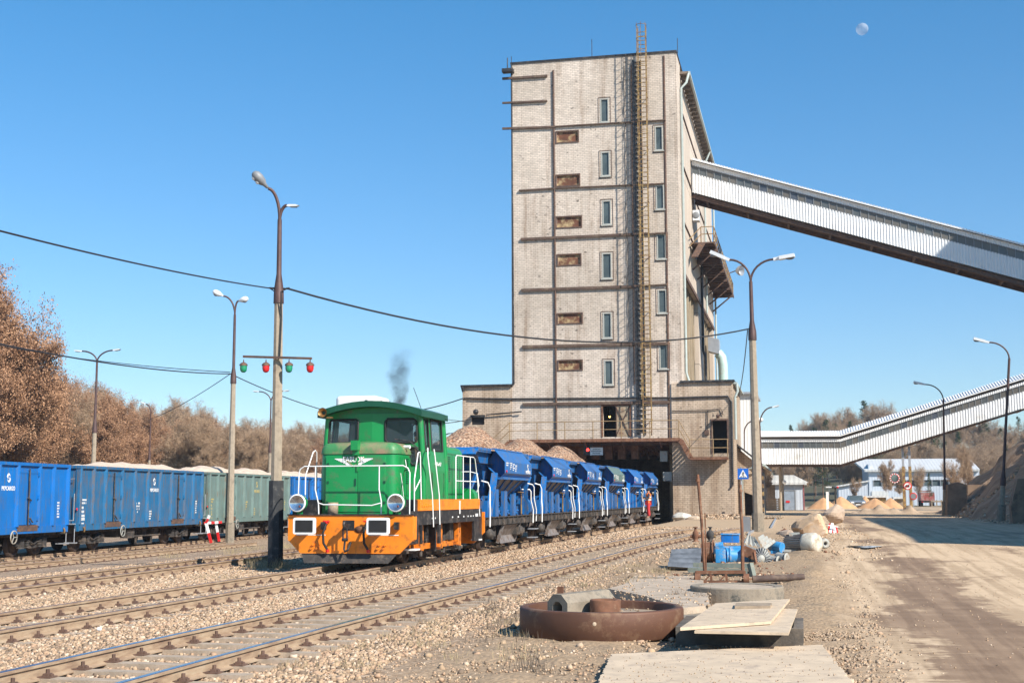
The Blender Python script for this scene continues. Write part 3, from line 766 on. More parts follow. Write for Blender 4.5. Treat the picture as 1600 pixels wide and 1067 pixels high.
m = MB(); m.tube([(AX1+.25,TY+.1,AT-.1),(AX1+.3,TY+.1,AT-.6),(AX1+.12,TY+.1,AT-1),(AX1+.12,TY+.1,5.6)],.09,8); m.box(AX1+.02,AX1+.28,TY,TY+9.6,AT-.12,AT+.0); m.build('downpipe', m_gutter, aR)
# rusty lower render patches at the foot
aL = thing('brick_annex', 'low brick annex left of the tower, half hidden behind the loaded hopper heap', 'annex', (-21.2, TY, 0))
m = MB(); LX0 = -22.96
wp = px(737,652,757,664)
m.wall((LX0,TY-.05,0),(TL-.01,TY-.05,0),(TL-.01,TY-.05,AT+.03),(LX0,TY-.05,AT+.03),[((wp[0]-LX0)/(TL-.01-LX0), wp[2]/AT, (wp[1]-LX0)/(TL-.01-LX0), wp[3]/AT)],.4)
m.box(LX0,LX0+.4,TY+.36,TY+12,0,AT); m.box(TL,-18.9,TY,TY+.45,0,5.49); m.build('wall', m_brick2, aL)
MB().box(wp[0]-.05,wp[1]+.05,TY-.15,TY-.051,wp[3],wp[3]+.15).build('lintel', m_black, aL)
MB().box(wp[0],wp[1],TY+.1,TY+.15,wp[2],wp[3]).build('window_pane', m_dark, aL)
MB().box(LX0-.1,TL+.1,TY-.25,TY+12,AT+.04,AT+.17).build('roof', m_black, aL)
m = MB(); m.tube([AY(722,604,TY-.3),AY(724,612,TY-.2)],.1,6); m.tube([AY(733,622,TY-.2),AY(800,624,TY-.2)],.05,5); m.tube([AY(760,650,TY-.2),AY(760,648,TY-.2),AY(815,643,TY-.2)],.05,5); p = AY(744,655,TY-.4); m.sphere((p.x,TY-.5,p.z+.5),.2,6); m.build('service_pipe', m_black, aL)
# portal soffit and steel inside
m = MB(); m.box(TL+.41,TR-.41,TY+.451,TB-.41,5.5,5.9); m.box(-18.9,PX1,TY+.05,TY+.40,5.3,5.49); m.build('portal_ceiling', m_rust_d, tower)
m = MB()
for y in range(92, 120, 4): m.box(-18.8,PX1-.05,y,y+.3,5.1,5.5)
for k in range(14):
    m.beam((-10.3+random.uniform(-1,1.5),TY+random.uniform(1,6),5.45),(-10+random.uniform(-1,1.4),TY+random.uniform(1,6),4.2+random.uniform(0,.8)),.08,.12)
for k in range(5): m.box(-15+k*.9,-14.5+k*.9,TY+1,TY+1.5,4.4,5.3)
m.build('portal_steelwork', m_rusty, tower)
MB().box(-9.4,-8.9,TY+.5,TY+1,4.2,4.9).build('control_box', m_mgrey, tower); MB().box(-9.2,-8.6,TY+.3,TY+.7,2.9,3.5).build('control_box', m_mgrey, tower)
# signal and notice board under the walkway
t = thing('portal_signal', 'lit red signal lamp hanging under the walkway beside the white notice board', 'signal lamp', AY(918,703,TY-.5))
p = AY(918,702.5,TY-.6); m = MB(); m.box(p.x-.28,p.x+.28,TY-.5,TY-.3,p.z-.35,p.z+.35); m.beam((p.x,TY-.4,p.z+.35),(p.x,TY-.4,5.5),.05,.05); m.build('housing', m_black, t)
MB().lathe([(0,.05),(.07,.035),(.105,.005),(.105,-.01)], (p.x,TY-.51,p.z), (0,-1,0), 14).build('lens', m_redlamp, t)
a,b,c,d = px(922,699,942,711,TY-.6)
t = thing('notice_board', 'white notice board with small rows of writing, beside the red lamp over the portal', 'sign', ((a+b)/2,TY-.6,c))
MB().box(a,b,TY-.6,TY-.57,c,d).build('board', m_white, t)
m = MB(); rr = random.Random(3)
for i, ww in enumerate((.55,.8,.6,.75)):
    z = d-.1-i*.13; x = (a+b)/2-ww*(b-a)/2
    while x < (a+b)/2+ww*(b-a)/2: l = rr.uniform(.02,.05); m.box(x,x+l,TY-.606,TY-.6005,z-.05,z); x += l+.02
m.build('lettering', m_black, t)
m = MB(); m.beam((a+.1,TY-.55,d),(a+.1,TY-.55,5.5),.03,.03); m.beam((b-.1,TY-.55,d),(b-.1,TY-.55,5.5),.03,.03); m.build('hanger', m_black, t)
# lamp inside the doorway
t = thing('doorway_lamp', 'small glowing yellow lamp inside the open door of the tower', 'lamp', AY(952.5,651,TY+1))
p = AY(952.5,651,TY+1); MB().sphere(p,.07,6).build('bulb', m_bulb, t); m = MB(); m.tube([p+Vector((0,0,.09)),p+Vector((0,0,.4)),p+Vector((0,.8,.5))],.02,5); m.lathe([(.02,.2),(.12,.05)], p, n=12); m.build('lamp_shade', m_rust_d, t)

# walkway and stair
wk = thing('steel_walkway', 'rusty steel walkway with railings above the portal and a stair down to the right', 'walkway', (-13.6, TY-1, 5.4))
wx0 = -19.4; wx1 = AY(1062,688,TY-1.3).x; wy = TY-1.35; wz = 5.45
sx1 = AY(1078,720,wy).x; lx_end = AY(1137,718,wy).x; lz = AY(1100,717.5,wy).z
m = MB(); m.box(wx0,wx1,wy,wy+.1,wz+.03,wz+.24); m.box(wx0,wx1,TY-.25,TY-.13,wz,wz+.24)
for x in np.arange(wx0+.1, wx1, .95): m.box(x,x+.08,wy+.101,TY-.251,wz+.02,wz+.2)
m.box(sx1,lx_end,wy,wy+.1,lz-.02,lz+.16); m.box(sx1,lx_end,TY-.3,TY-.2,lz-.02,lz+.16)
m.beam((wx1,wy+.03,wz+.12),(sx1+.03,wy+.03,lz+.1),.06,.26); m.beam((wx1,TY-.25,wz+.12),(sx1+.03,TY-.25,lz+.1),.06,.26)
for x in (-19.2,-16.7,-14.2,-11.7,-9.2): m.beam((x,TY-.13,wz-.35),(x,wy+.1,wz),.08,.1)
m.build('frame', m_rusty, wk)
m = MB(); m.box(wx0+.02,wx1-.02,wy+.101,TY-.26,wz+.205,wz+.235); m.box(sx1,lx_end,wy+.101,TY-.301,lz+.1,lz+.14); m.build('deck', m_rust_d, wk)
m = MB()
for i in range(6):
    t_ = (i+.5)/6; x = wx1+(sx1-wx1)*t_; z = wz+.1+(lz-wz)*t_; m.box(x-.12,x+.1,wy+.07,TY-.29,z,z+.03)
m.build('stair_treads', m_rusty, wk)
m = MB(); rt_ = 1.15
def rail(pts, posts, r=.028):
    for h in (rt_, rt_*.52): m.tube([Vector(p)+Vector((0,0,h)) for p in pts], r, 5)
    for p in posts: m.tube([Vector(p), Vector(p)+Vector((0,0,rt_))], r*1.2, 5)
rp = [(wx0+.05+(wx1-wx0-.1)*i/6, wy+.05, wz+.25) for i in range(7)]
rail([rp[0], rp[-1]], rp); rail([rp[-1],(sx1,wy+.05,lz+.15)], []); lp = [(sx1,wy+.05,lz+.15),((sx1+lx_end)/2+.3,wy+.05,lz+.15),(lx_end,wy+.05,lz+.15)]
rail([lp[0],lp[-1]], lp); rail([lp[-1],(lx_end,TY-.15,lz+.15)], [])
rail([(wx0+.05,wy+.05,wz+.25),(wx0-1.3,wy+.05,wz-1.0)], [])
m.build('railing', M('tan_railing_paint', (.3,.2,.1), .7, var=.3, scale=3), wk)
m = MB(); m.beam((wx0,wy+.03,wz+.1),(wx0-1.4,wy+.03,wz-1.2),.06,.2); m.build('stair_stringer', m_rusty, wk)

# balcony on the flank
bl = thing('flank_balcony', 'long balcony with yellow railing bracketed on the right side of the tower', 'balcony', (TR+.8, 110, 20.5))
bx1 = -6.05; bz = 20.6; by0, by1 = 97.2, 124.5
m = MB(); m.box(TR+.01,bx1,by0,by1,bz,bz+.1)
for y in np.arange(by0+.4, by1, 1.2): m.box(TR+.01,bx1-.01,y,y+.08,bz-.1,bz-.001)
m.build('deck', m_rust_d, bl)
m = MB()
for y in np.arange(by0+1.5, by1, 4.6): m.box(TR+.01,bx1+.1,y,y+.2,bz-.45,bz-.101); m.beam((TR,y+.1,bz-1.7),(bx1-.2,y+.1,bz-.45),.12,.12)
m.box(bx1,bx1+.08,by0,by1,bz-.12,bz+.12); m.build('bracket', m_rust_d, bl)
m = MB()
rail([(bx1,by0,bz+.1),(bx1,by1,bz+.1)], [(bx1,y,bz+.1) for y in np.arange(by0,by1+.1,1.7)], .035)
rail([(TR+.8,by0,bz+.1),(bx1,by0,bz+.1)], [(TR+.8,by0,bz+.1)], .035); rail([(TR+.05,by0-1.2,bz-1),(TR+.8,by0,bz+.1)], [], .035)
m.build('railing', m_yel, bl)
m = MB(); m.beam((TR+.4,by0-1.6,bz-1.3),(TR+.9,by0,bz+.05),.5,.08); m.build('steps', m_rust_d, bl)
t = thing('air_conditioner', 'white air conditioner box on the tower wall under the conveyor', 'air conditioner', (TR+.3, 98.4, 23)); p = AX(1089,338,TR+.3)
m = MB(); m.box(TR+.001,TR+.5,p.y-.4,p.y+.5,p.z-.4,p.z+.4); m.build('casing', m_lampw, t); MB().lathe([(.0,.01),(.25,.02),(.27,.0)], (TR+.25,p.y-.41,p.z), (0,-1,0), 14).build('fan_grille', m_lampg, t)
# vent box and big elbow duct
t = thing('elbow_duct', 'pale green round elbow duct with a square hood at the tower flank', 'duct', (-6.6, 116, 9.4))
p = AY(1116,537,116); m = MB(); m.prism([(p.x-.5,p.z-.7),(p.x+.45,p.z-1.0),(p.x+.45,p.z+.3),(p.x-.5,p.z+.55)], 'y', 115.2, 117); m.box(TR-.1,p.x-.4,115.4,116.8,p.z-.4,p.z+.4); m.build('hood', m_galv, t)
p2 = AY(1129,560,116); m = MB(); m.tube([(p.x+.3,116,p.z-.85),(p2.x-.3,116,p.z-.95),(p2.x-.08,116,p2.z+.1),(p2.x+.02,116,p2.z-.6),(p2.x+.06,116,9.2)], .42, 14); m.build('pipe', M('pale_green_pipe', (.45,.6,.56), .5, var=.08, dirt=(.4,.3,.25), damt=.15), t)

# lean-to behind the annex
ln = thing('brick_lean_to', 'small brick lean-to with dark doorway and sloping roof behind the pedestrian sign', 'lean-to', (-3.8, 93, .4))
p = AY(1151,690,92); p2 = AY(1183,722,92)
m = MB(); hx = px(1160,770,1169,805,92); 
m.wall((-4.42,92,.2),(-3.15,92,.2),(-3.15,92,4.1),(-4.42,92,5.2), [(.32,.02,.75,.42)], .3); m.box(-3.45,-3.15,92.31,112,.2,4.1); m.build('wall', m_brick2, ln)
m = MB(); m.wall((-4.42,91.6,5.45),(-2.75,91.6,4.1),(-2.75,112,4.1),(-4.42,112,5.45),(),.12); m.build('roof', m_black, ln)
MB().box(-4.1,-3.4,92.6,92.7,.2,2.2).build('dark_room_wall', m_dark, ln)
m = MB(); m.box(-2.74,-2.6,91.6,112,3.92,4.06); m.tube([(-2.8,91.5,4.0),(-3.1,91.5,3.9),(-4.1,91.8,3.6),(-4.2,91.8,.4)],.08,6); m.build('gutter', m_gutter, ln)
# white building behind
wb = thing('white_building', 'plain white corrugated building standing behind the annex', 'building', (-3.2, 126, .45))
def corr(name, c, pitch=.25, axis='x', rough=.45, bmp=.3):
    q = NT(name); x, y, z = q.sep(q.pos()); v = x if axis == 'x' else y
    s_ = q.math('SINE', q.math('MULTIPLY', v, 2*PI/pitch))
    n = q.ramp(q.noise(.5, q.map(q.pos(), (1,1,.2)), 5), [(.3, sc3(c,.9)), (.7, sc3(c,1.04))]); q.col(n); q.set(rough, .0, .4); q.bump(s_, bmp, .03); return q.m
m_wcorr = corr('white_corrugated_sheet', (.78,.78,.76), .3)
a,b,c,d = px(1154,616,1181,700,126)
m = MB(); m.box(a-1,b,126,136,.3,d); m.build('wall', m_wcorr, wb)
m = MB(); m.box(a-1.2,b+.25,125.6,136.3,d+.002,d+.2); m.build('roof', m_galv, wb)

# ================================================================ conveyor galleries
m_panemid = M('grey_gallery_glass', (.09,.1,.1), .3, var=.2, scale=.5, spec=.6)
m_gal = M('white_sheet_cladding', (.76,.77,.77), .45, var=.04, scale=.6, dirt=(.5,.47,.42), damt=.1, dscale=.4)
def corrugated(m, P0, P1, zlo0, zhi0, zlo1, zhi1, y, pitch=.36, amp=.05):
    # real trapezoid ribs in a sloping band on the plane Y=y
    n = int(abs(P1-P0)/pitch); pr = []
    for i in range(n):
        for t, dy in ((0,0),(.35,0),(.5,-amp),(.85,-amp)): pr.append(((i+t)/n, dy))
    pr.append((1, 0)); vs = []
    for t, dy in pr: x = P0+(P1-P0)*t; vs.append((x, y+dy, zlo0+(zlo1-zlo0)*t)); vs.append((x, y+dy, zhi0+(zhi1-zhi0)*t))
    m.add(vs, [(2*i, 2*i+2, 2*i+3, 2*i+1) for i in range(len(pr)-1)])
def gallery(root, segs, y, wid, hs, pitch, dark, open_):
    # segs: list of (x, zb) bottom line. hs: heights (skirt, glass0, glass1, top)
    for (xa, za), (xb, zb) in zip(segs, segs[1:]):
        m = MB(); corrugated(m, xa, xb, za, za+hs[0], zb, zb+hs[0], y, pitch); m.build('side_cladding', m_gal, root)
        m = MB(); corrugated(m, xa, xb, za+hs[1], za+hs[2], zb+0+hs[1], zb+hs[2], y, pitch*.8, .04); m.build('side_cladding', m_gal, root)
        # glazing
        m = MB(); n = int(abs(xb-xa)/.56); m2 = MB()
        for i in range(n):
            x0 = xa+(xb-xa)*i/n; x1 = xa+(xb-xa)*(i+1)/n; z0 = za+(zb-za)*i/n; z1 = za+(zb-za)*(i+1)/n; g = .03*(1 if xb > xa else -1)
            rr_ = random.random(); m.cm = 1 if rr_ < dark else (2 if rr_ < dark+.35 else 0)
            m.quad((x0+g,y+.05,z0+hs[0]),(x1-g,y+.05,z1+hs[0]),(x1-g,y+.05,z1+hs[1]),(x0+g,y+.05,z0+hs[1]))
            m2.beam((x0,y+.03,z0+hs[0]),(x0,y+.03,z0+hs[1]),.05,.05,(0,1,0))
        m.build('glazing', [m_panedirty, m_panedark, m_panemid], root)
        m2.beam((xa,y+.02,za+hs[0]),(xb,y+.02,zb+hs[0]),.1,.07); m2.beam((xa,y+.02,za+hs[1]),(xb,y+.02,zb+hs[1]),.1,.07)
        m2.build('glazing_bars', m_lampg, root)
        # back side, floor, roof
        m = MB(); m.quad((xa,y+wid,za),(xb,y+wid,zb),(xb,y+wid,zb+hs[2]),(xa,y+wid,za+hs[2])); m.build('rear_side', m_gal, root)
        m = MB(); m.quad((xa,y+.25,za+hs[2]-.02),(xb,y+.25,zb+hs[2]-.02),(xb,y+.25,zb+hs[2]+.24),(xa,y+.25,za+hs[2]+.24)); m.build('eave_shade_strip', m_eave, root) if open_ < .2 else None  # dark strip colours in the shade under the roof overhang
        m = MB(); t = .22; ox = (zb-za)/(xb-xa)
        e = .22 if open_ < .2 else .0; vs = [(xa,y-.3,za+hs[2]+e),(xb,y-.3,zb+hs[2]+e),(xb,y+wid/2,zb+hs[3]+e),(xa,y+wid/2,za+hs[3]+e),(xb,y+wid+.2,zb+hs[2]+e),(xa,y+wid+.2,za+hs[2]+e)]
        vs2 = [(a_,b_,c_+.1) for a_,b_,c_ in vs]
        m.add(vs+vs2, [(0,3,2,1),(3,5,4,2),(6,7,8,9),(9,8,10,11),(0,1,7,6),(5,11,10,4),(0,6,9,3),(3,9,11,5),(1,2,8,7),(2,4,10,8)])
        n = int(abs(xb-xa)/pitch)
        for i in range(n):
            t_ = (i+.5)/n; x = xa+(xb-xa)*t_; z = za+(zb-za)*t_+.1
            m.beam((x,y-.32,z+hs[2]+e+.03),(x,y+wid/2,z+hs[3]+e+.03),pitch*.45,.05,(0,0,1))
        m.build('roof', m_gal, root)
        m = MB(); m.quad((xa,y+.3,za-.05),(xa,y+wid-.1,za-.05),(xb,y+wid-.1,zb-.05),(xb,y+.3,zb-.05))
        fd = open_; 
        for yy in (y+.25, y+wid-.3): m.beam((xa,yy,za-.07-fd/2),(xb,yy,zb-.07-fd/2),.14,fd)
        m.beam((xa,y+wid*.5,za-.12),(xb,y+wid*.5,zb-.12),.1,.12)
        x = min(xa,xb)+1
        while x < max(xa,xb):
            z = za+(zb-za)*(x-xa)/(xb-xa); m.box(x,x+.16,y+.3,y+wid-.3,z-.08-fd,z-.08); x += 3.05
        m.build('floor_frame', m_rust_d, root)
CY1 = 99.6
pA = AY(1082,300.5,CY1); pB = AY(1600,438,CY1); hT = AY(1082,250,CY1).z-pA.z
ex = 12/(pB.x-pA.x); pE = pB+(pB-pA)*ex
g1 = thing('conveyor_gallery', 'white corrugated enclosed conveyor sloping down from the top of the tower to the right', 'conveyor', (pA.x, CY1, pA.z))
k = hT/(300.5-250)      # metres per photo pixel
gallery(g1, [(TR+.02+.0, pA.z), (pE.x, pE.z)], CY1, 3.0, (1.5, 2.12, 2.5, 2.85), .215, .16, .3)
CY2 = 129.0
p0 = AY(1180,725,CY2); p1 = AY(1314,725,CY2); p2 = AY(1600,637,CY2); p2 = p2+(p2-p1)*.25
g2 = thing('conveyor_gallery', 'white corrugated conveyor running level at left, then climbing to the right over the road', 'conveyor', (p0.x, CY2, p0.z))
k2 = 129*.976/2064
gallery(g2, [(p0.x-1, p0.z), (p1.x, p1.z), (p2.x, p2.z)], CY2, 3.0, (1.52, 2.13, 2.4, 2.9), .24, .07, .14)
pp = AY(1415,694,CY2+1.4)
sup = MB(); gy0 = gz(pp.x, CY2)
for dx in (-.3, .3): sup.box(pp.x+dx-.1, pp.x+dx+.1, CY2+1.2, CY2+1.5, gy0+4.2, pp.z-.2)
for z in (5.2, 6.6): sup.beam((pp.x-.28,CY2+1.35,z),(pp.x+.28,CY2+1.35,z+.9),.06,.06)
sup.build('support_leg', m_galv, g2)
sup = MB()
for dx in (-.3, .3): sup.box(pp.x+dx-.13, pp.x+dx+.13, CY2+1.15, CY2+1.55, gy0-.2, gy0+4.2)
sup.build('support_foot', m_yel, g2)
# off to the right, unseen: blocks added to cast shadows on the road and conveyor
cb = thing('unseen_shadow_building', 'unseen grey building blocks beyond the right edge, added to shade road and conveyor', 'building', (26, 56, .4))
m = MB(); m.box(21.5,34,32,78,0,17); m.box(31,36,78,86,0,39); m.build('wall', m_panel, cb)
m = MB(); m.box(21.3,34.2,31.8,78.2,17.001,17.4); m.box(30.8,36.2,77.8,86.2,39.001,39.4); m.build('roof', m_galv, cb)

# ================================================================ lamp posts
def zpost(pb, ptop, Y=None):
    return
def arc_arm(m, top, dx, dz, dy=0, r=.045, n=8):
    top = Vector(top); pts = []
    for i in range(n+1):
        t = i/n; pts.append(top + Vector((dx*t**1.5*1.0 if False else dx*(1-math.cos(t*PI/2)), dy*(1-math.cos(t*PI/2)), dz*math.sin(t*PI/2))))
    m.tube(pts, r, 7); return pts[-1]
def head(kind, p, d, parent):
    p = Vector(p); d = Vector(d).normalized(); side = d.cross(Vector((0,0,1))).normalized(); up = side.cross(d)
    h = MB(); R = Matrix((d, side, up)).transposed()
    if kind == 'box':      # long flat box lantern with a bowl
        h.obox(p+d*.1, (.25,.12,.12), R); h.obox(p+d*.52, (.62,.3,.14), R); o = h.build('lamp_head', m_lampw, parent)
        b = MB(); b.sphere(p+d*.62-up*.07, .14, 6, (1.3,.9,.5)); b.build('lamp_bowl', m_lampg, o)
    elif kind == 'egg':    # rounded lantern
        prof = [(0,.0),(.05,.02),(.07,.1),(.13,.22),(.15,.36),(.13,.48),(.06,.56),(0,.58)]
        h.lathe(prof, p, d, 14); o = h.build('lamp_head', m_lampw, parent)
        b = MB(); b.sphere(p+d*.36-up*.08, .12, 6, (1,1,.8)); b.build('lamp_bowl', m_lampg, o)
    elif kind in ('slim', 'slims'):
        k_ = .68 if kind == 'slims' else 1
        h.prism([(0,-.03),(.1,-.045),(.46,-.03),(.52,0),(.4,.04),(.08,.04)], 'y', -.08, .08)
        h.v = [tuple(p + (d*a + side*b + up*c)*k_) for a, b, c in h.v]; o = h.build('lamp_head', m_lampw, parent)
        b = MB(); b.obox(p+(d*.3-up*.055)*k_, (.26*k_,.12*k_,.03), R); b.build('lamp_bowl', m_lampg, o)
    elif kind == 'twin':   # seen from below: oval reflector with two round lamps
        prof = [(0,0),(.04,.03),(.06,.15),(.11,.23),(.14,.38),(.13,.5),(.07,.58),(0,.6)]
        h.lathe(prof, p, d, 14); o = h.build('lamp_head', m_lampg, parent)
        b = MB()
        for t in (.32,.46): b.sphere(p+d*t-up*.09, .07, 6)
        b.build('lamp_bowl', m_lampw, o)
def lamp_post(label, base, h, hconc, arms, lean=(0,0), r=.13, foot=None, group='lamp posts'):
    b = Vector(base); L = Vector((lean[0], lean[1], 0)); t = thing('lamp_post', label, 'lamp post', b, group)
    at = lambda z: b + Vector((0,0,z)) + L*(z/h)
    m = MB(); m.tube([at(0), at(hconc)], [r*1.15, r*.8], 8, False); m.build('post', m_pole, t)
    if foot: MB().tube([at(-.1), at(foot)], [r*1.45, r*1.4], 8, False).build('foot', m_pole_dk if foot > 1.2 else m_conc_d, t)
    m = MB(); m.tube([at(hconc-.3), at(hconc+.05), at(hconc+.5), at(h)], [r*1.0, r*.95, r*.5, r*.42], 8)
    ends = []
    for (dx, dz, dy, kind, hd) in arms:
        e = arc_arm(m, at(h-.02), dx, dz, dy); ends.append((e, kind, hd))
    m.build('steel_arm', m_arm, t)
    for e, kind, hd in ends: head(kind, e, hd, t)
    return t
# signal mast in front of the wagons
B = AZp(430,888,0); YM = B.y
tp = AY(438,292,YM); mast = lamp_post('tall two-arm lamp mast nearest the locomotive, carrying the red and green lanterns', B, 9.35, 7.35,
   [(-.26,.85,-.2,'twin',(-.5,-.35,.6)), (.2,.4,0,'slims',(1,0,-.06))], lean=(tp.x-B.x,0), r=.15, foot=2.3)
m = MB(); q1 = AY(380,557,YM-.2); q2 = AY(487,560,YM-.2); m.beam(q1,q2,.06,.06); m.build('cross_bar', m_rust_d, mast)
for i, (x, col) in enumerate(((380.5,'g'),(415.5,'r'),(451.5,'g'),(484.5,'r'))):
    p = AY(x, 573, YM-.2); r_ = .095
    nm = {'g':'green','r':'red'}[col]; lab = ['leftmost lantern under the cross bar, green glass', 'red glass lantern left of the mast under the cross bar', 'green glass lantern just right of the mast', 'rightmost lantern under the cross bar, red glass'][i]
    t = thing('signal_lantern', lab, 'lantern', p, 'lanterns hanging from the mast cross bar')
    MB().lathe([(0,-.16),(.045,-.15),(.08,-.115),(r_,-.05),(r_,.045)], p, n=16).build('lantern_glass', m_grnglass if col == 'g' else m_redglass, t)
    MB().lathe([(r_+.015,.03),(r_+.015,.06),(.075,.1),(.02,.125),(.01,.2)], p, n=16).build('lantern_cap', m_rust_d, t)
# second lamp post by the open wagons
B2 = AZp(359,845,-.25); d2 = B2.y
lamp_post('two-headed lamp post standing right beside the red and white marker', B2, AY(358,492,d2).z+.25, AY(359,590,d2).z+.25,
   [(-.55,.95,-.2,'egg',(-.7,-.3,.35)), (.16,.7,0,'egg',(1,-.1,.2))], r=.16, foot=.9)
# the lamp post in front of the annex
B3 = G(1185,831); d3 = B3.y; tp = AY(1173,440,d3)
lamp_post('two-headed lamp post with flat box lanterns in front of the brick annex', B3, tp.z-B3.z, AY(1175,520,d3).z-B3.z,
   [(-.85,.95,0,'box',(-.85,.1,.42)), (.95,.9,0,'box',(1,-.1,.13))], lean=(tp.x-B3.x,0), r=.17, foot=.75)
m = MB(); m.box(B3.x-.62,B3.x-.3,B3.y-.2,B3.y+.1,B3.z,B3.z+.6); one(m,'junction_box',m_lampg,'small grey box at the foot of the lamp post before the annex','junction box')
# left background posts
def bg_post(label, px_, ytop, ybase_depth, arms, hconc=.62, zb=-.3, r=.12, X=None):
    pb = AY(px_, 700, ybase_depth); b = Vector((pb.x, ybase_depth, zb)); h = AY(px_, ytop, ybase_depth).z-zb
    return lamp_post(label, b, h, h*hconc, arms, r=r)
bg_post('slender Y-shaped lamp post behind the bright blue wagon', 147, 566, 70, [(-1.0,.7,0,'slim',(-1,0,.1)), (1.0,.7,0,'slim',(1,0,.1))], zb=-.33, r=.15)
bg_post('small single-arm lamp post in front of the brown trees', 234, 645, 92, [(-.45,.7,0,'slim',(-.9,0,.35))], zb=-.33)
bg_post('two-armed lamp post seen just behind the signal mast', 422, 628, 95, [(-1.0,.85,0,'slim',(-1,0,.1)), (1.0,.85,0,'slim',(1,0,.1))], zb=-.33, r=.14)
bg_post('distant curved lamp post visible past the locomotive cab', 694, 684, 110, [(.5,.4,0,'slim',(1,0,.05))], zb=0, r=.1)
# right side posts
def right_post(label, base, top, Yd, arm, lean_px=0, kind='box', foot=.9):
    pb = AY(base[0], base[1], Yd); pt = AY(top[0], top[1], Yd); pb.z = min(pb.z, gz(pb.x, Yd)+.1)
    return lamp_post(label, pb, pt.z-pb.z, (pt.z-pb.z)*.25, [arm], lean=(pt.x-pb.x,0), r=.16, foot=foot)
right_post('single-arm lamp post at the retaining wall beside the road', (1477,802), (1474,625), 101, (-1.25,1.2,0,'box',(-1,0,.25)))
right_post('leaning lamp post nearest the right edge, in front of the earth bank', (1564,814), (1577,560), 77, (-1.05,.95,0,'box',(-1,0,.3)))
right_post('thin dark lamp post behind the annex corner, curving right', (1189,720), (1187,665), 90, (.85,1.25,0,'slim',(1,0,.25)), foot=None)
t = thing('wall_lantern', 'white egg lamp on a curved bracket above the lean-to roof', 'lamp', AY(1163,700,93)); m = MB(); p = AY(1163,702,93); e = arc_arm(m, AY(1163,676,93), .75, .85); m.tube([p, AY(1163,676,93)],.045,6); m.build('bracket', m_arm, t); head('egg', e, (1,0,.1), t)
t = thing('floodlight', 'round silver floodlight on the far end of the tower balcony', 'lamp', AY(1152,423,122)); p = AY(1150,423,122); m = MB(); m.lathe([(0,0),(.2,.05),(.42,.3),(.5,.6)], p, (1,-.5,-.1), 16); m.build('reflector', m_galv, t); MB().tube([p, p+Vector((-.9,0,-.3))],.05,5).build('bracket', m_rust_d, t)

# ---------------------------------------------------------------- wires
def wire(label, a, b, sag, r=.02, n=24):
    a = Vector(a); b = Vector(b); m = MB()
    m.tube([a.lerp(b, i/n) - Vector((0,0,4*sag*(i/n)*(1-i/n))) for i in range(n+1)], r, 5)
    return one(m, 'overhead_cable', m_wire, label, 'cable', 'overhead cables')
MZ = AY(437,451,YM)
wire('thick overhead cable running from the signal mast towards the upper left', MZ+Vector((-.15,0,0)), AY(-80,340,17), .1, .018)
wire('long overhead cable running from the signal mast past the tower to another lamp post', MZ+Vector((.2,0,0)), AY(1169,514,d3), .95, .03)
P2 = AY(360,584,d2)
wire('lower thick cable coming from the left to the second lamp post', P2, AY(-60,525,32), .25, .026)
wire('upper thin cable coming from the left to the second lamp post', P2+Vector((0,0,.08)), AY(-60,528,70), .3, .02)
wire('cable from the second lamp post down behind the mast to the locomotive side', P2, AY(735,655,87.4), 1.2, .026)
wire('thin cable dropping from the second lamp post to the small single-arm post', P2, AY(234,655,92), .2, .02)
wire('short cable from the left annex going down to the left behind the cab', AY(724,622,87.6), AY(600,645,110), .3, .04)
wire('loose cable hanging beside the lamp post in front of the annex', AY(1168,516,d3), AY(1150,620,TY-.5), .8, .022)
m = MB()
for dx in (-.28,.28): m.tube([MZ+Vector((dx,0,.02)), MZ+Vector((dx*.3,-.1,-.1)), MZ+Vector((.12,-.12,-.8)), MZ+Vector((.1,-.15,-1.9))], .018, 5)
m.tube([MZ+Vector((-.3,0,.03)), MZ+Vector((.3,0,-.02))], .025, 6); m.build('cable_clamp', m_wire, mast)

# ================================================================ vehicles
def wheelset(m, y, r=.46, half=.75, z0=.18, n=22):
    for s in (-1, 1):
        m.lathe([(0,.0),(r*.3,.0),(r*.35,-.03),(r*.8,-.03),(r*.88,0),(r,.0),(r,-.11),(r+.03,-.115),(r+.03,-.14),(r*.85,-.14),(0,-.1)], (s*(half+.06), y, z0+r), (s,0,0), n)
    m.cyl((-half,y,z0+r),(half,y,z0+r),.08,n=8)

# ---------- locomotive (local: x across, y back from the front beam, z up from the ground)
LO = Vector((-10.85, 30.7, 0))
loco = thing('locomotive', 'small green diesel shunting locomotive with an orange buffer beam and white handrails', 'locomotive', (0,0,0))
m = MB(); out = [(-1.6,1.42),(1.6,1.42),(1.6,.82),(1.27,.5),(-1.27,.5),(-1.6,.82)]
m.prism(out, 'y', 0, .09); m.prism([(1.48,1.39),(1.597,1.39),(1.597,.84),(1.48,.74)],'y',.091,.35); m.prism([(-1.48,1.39),(-1.597,1.39),(-1.597,.84),(-1.48,.74)],'y',.091,.35)
fb = m.build('buffer_beam', m_orange, loco)
m = MB()
for cx_ in (-.98,.72):
    for i in range(2):
        for j in range(2):
            MB().cyl((cx_+i*.14+j*.05, -.05, .6+j*.09+.02), (cx_+i*.14+j*.05, .0, .6+j*.09+.02), .03, n=8).build('bolt', m_orange, fb)
m = MB(); m.prism(out, 'y', 7.3, 7.39); m.build('buffer_beam', m_orange, loco)
m = MB(); m.box(-1.62,1.62,-.03,.36,1.421,1.45); m.box(-1.5,-1.02,.5,1.2,1.421,1.79); m.box(1.02,1.5,.5,1.2,1.421,1.79); m.box(-1.5,1.5,1.2,7.2,1.5,1.8); m.build('running_board', m_black, loco)
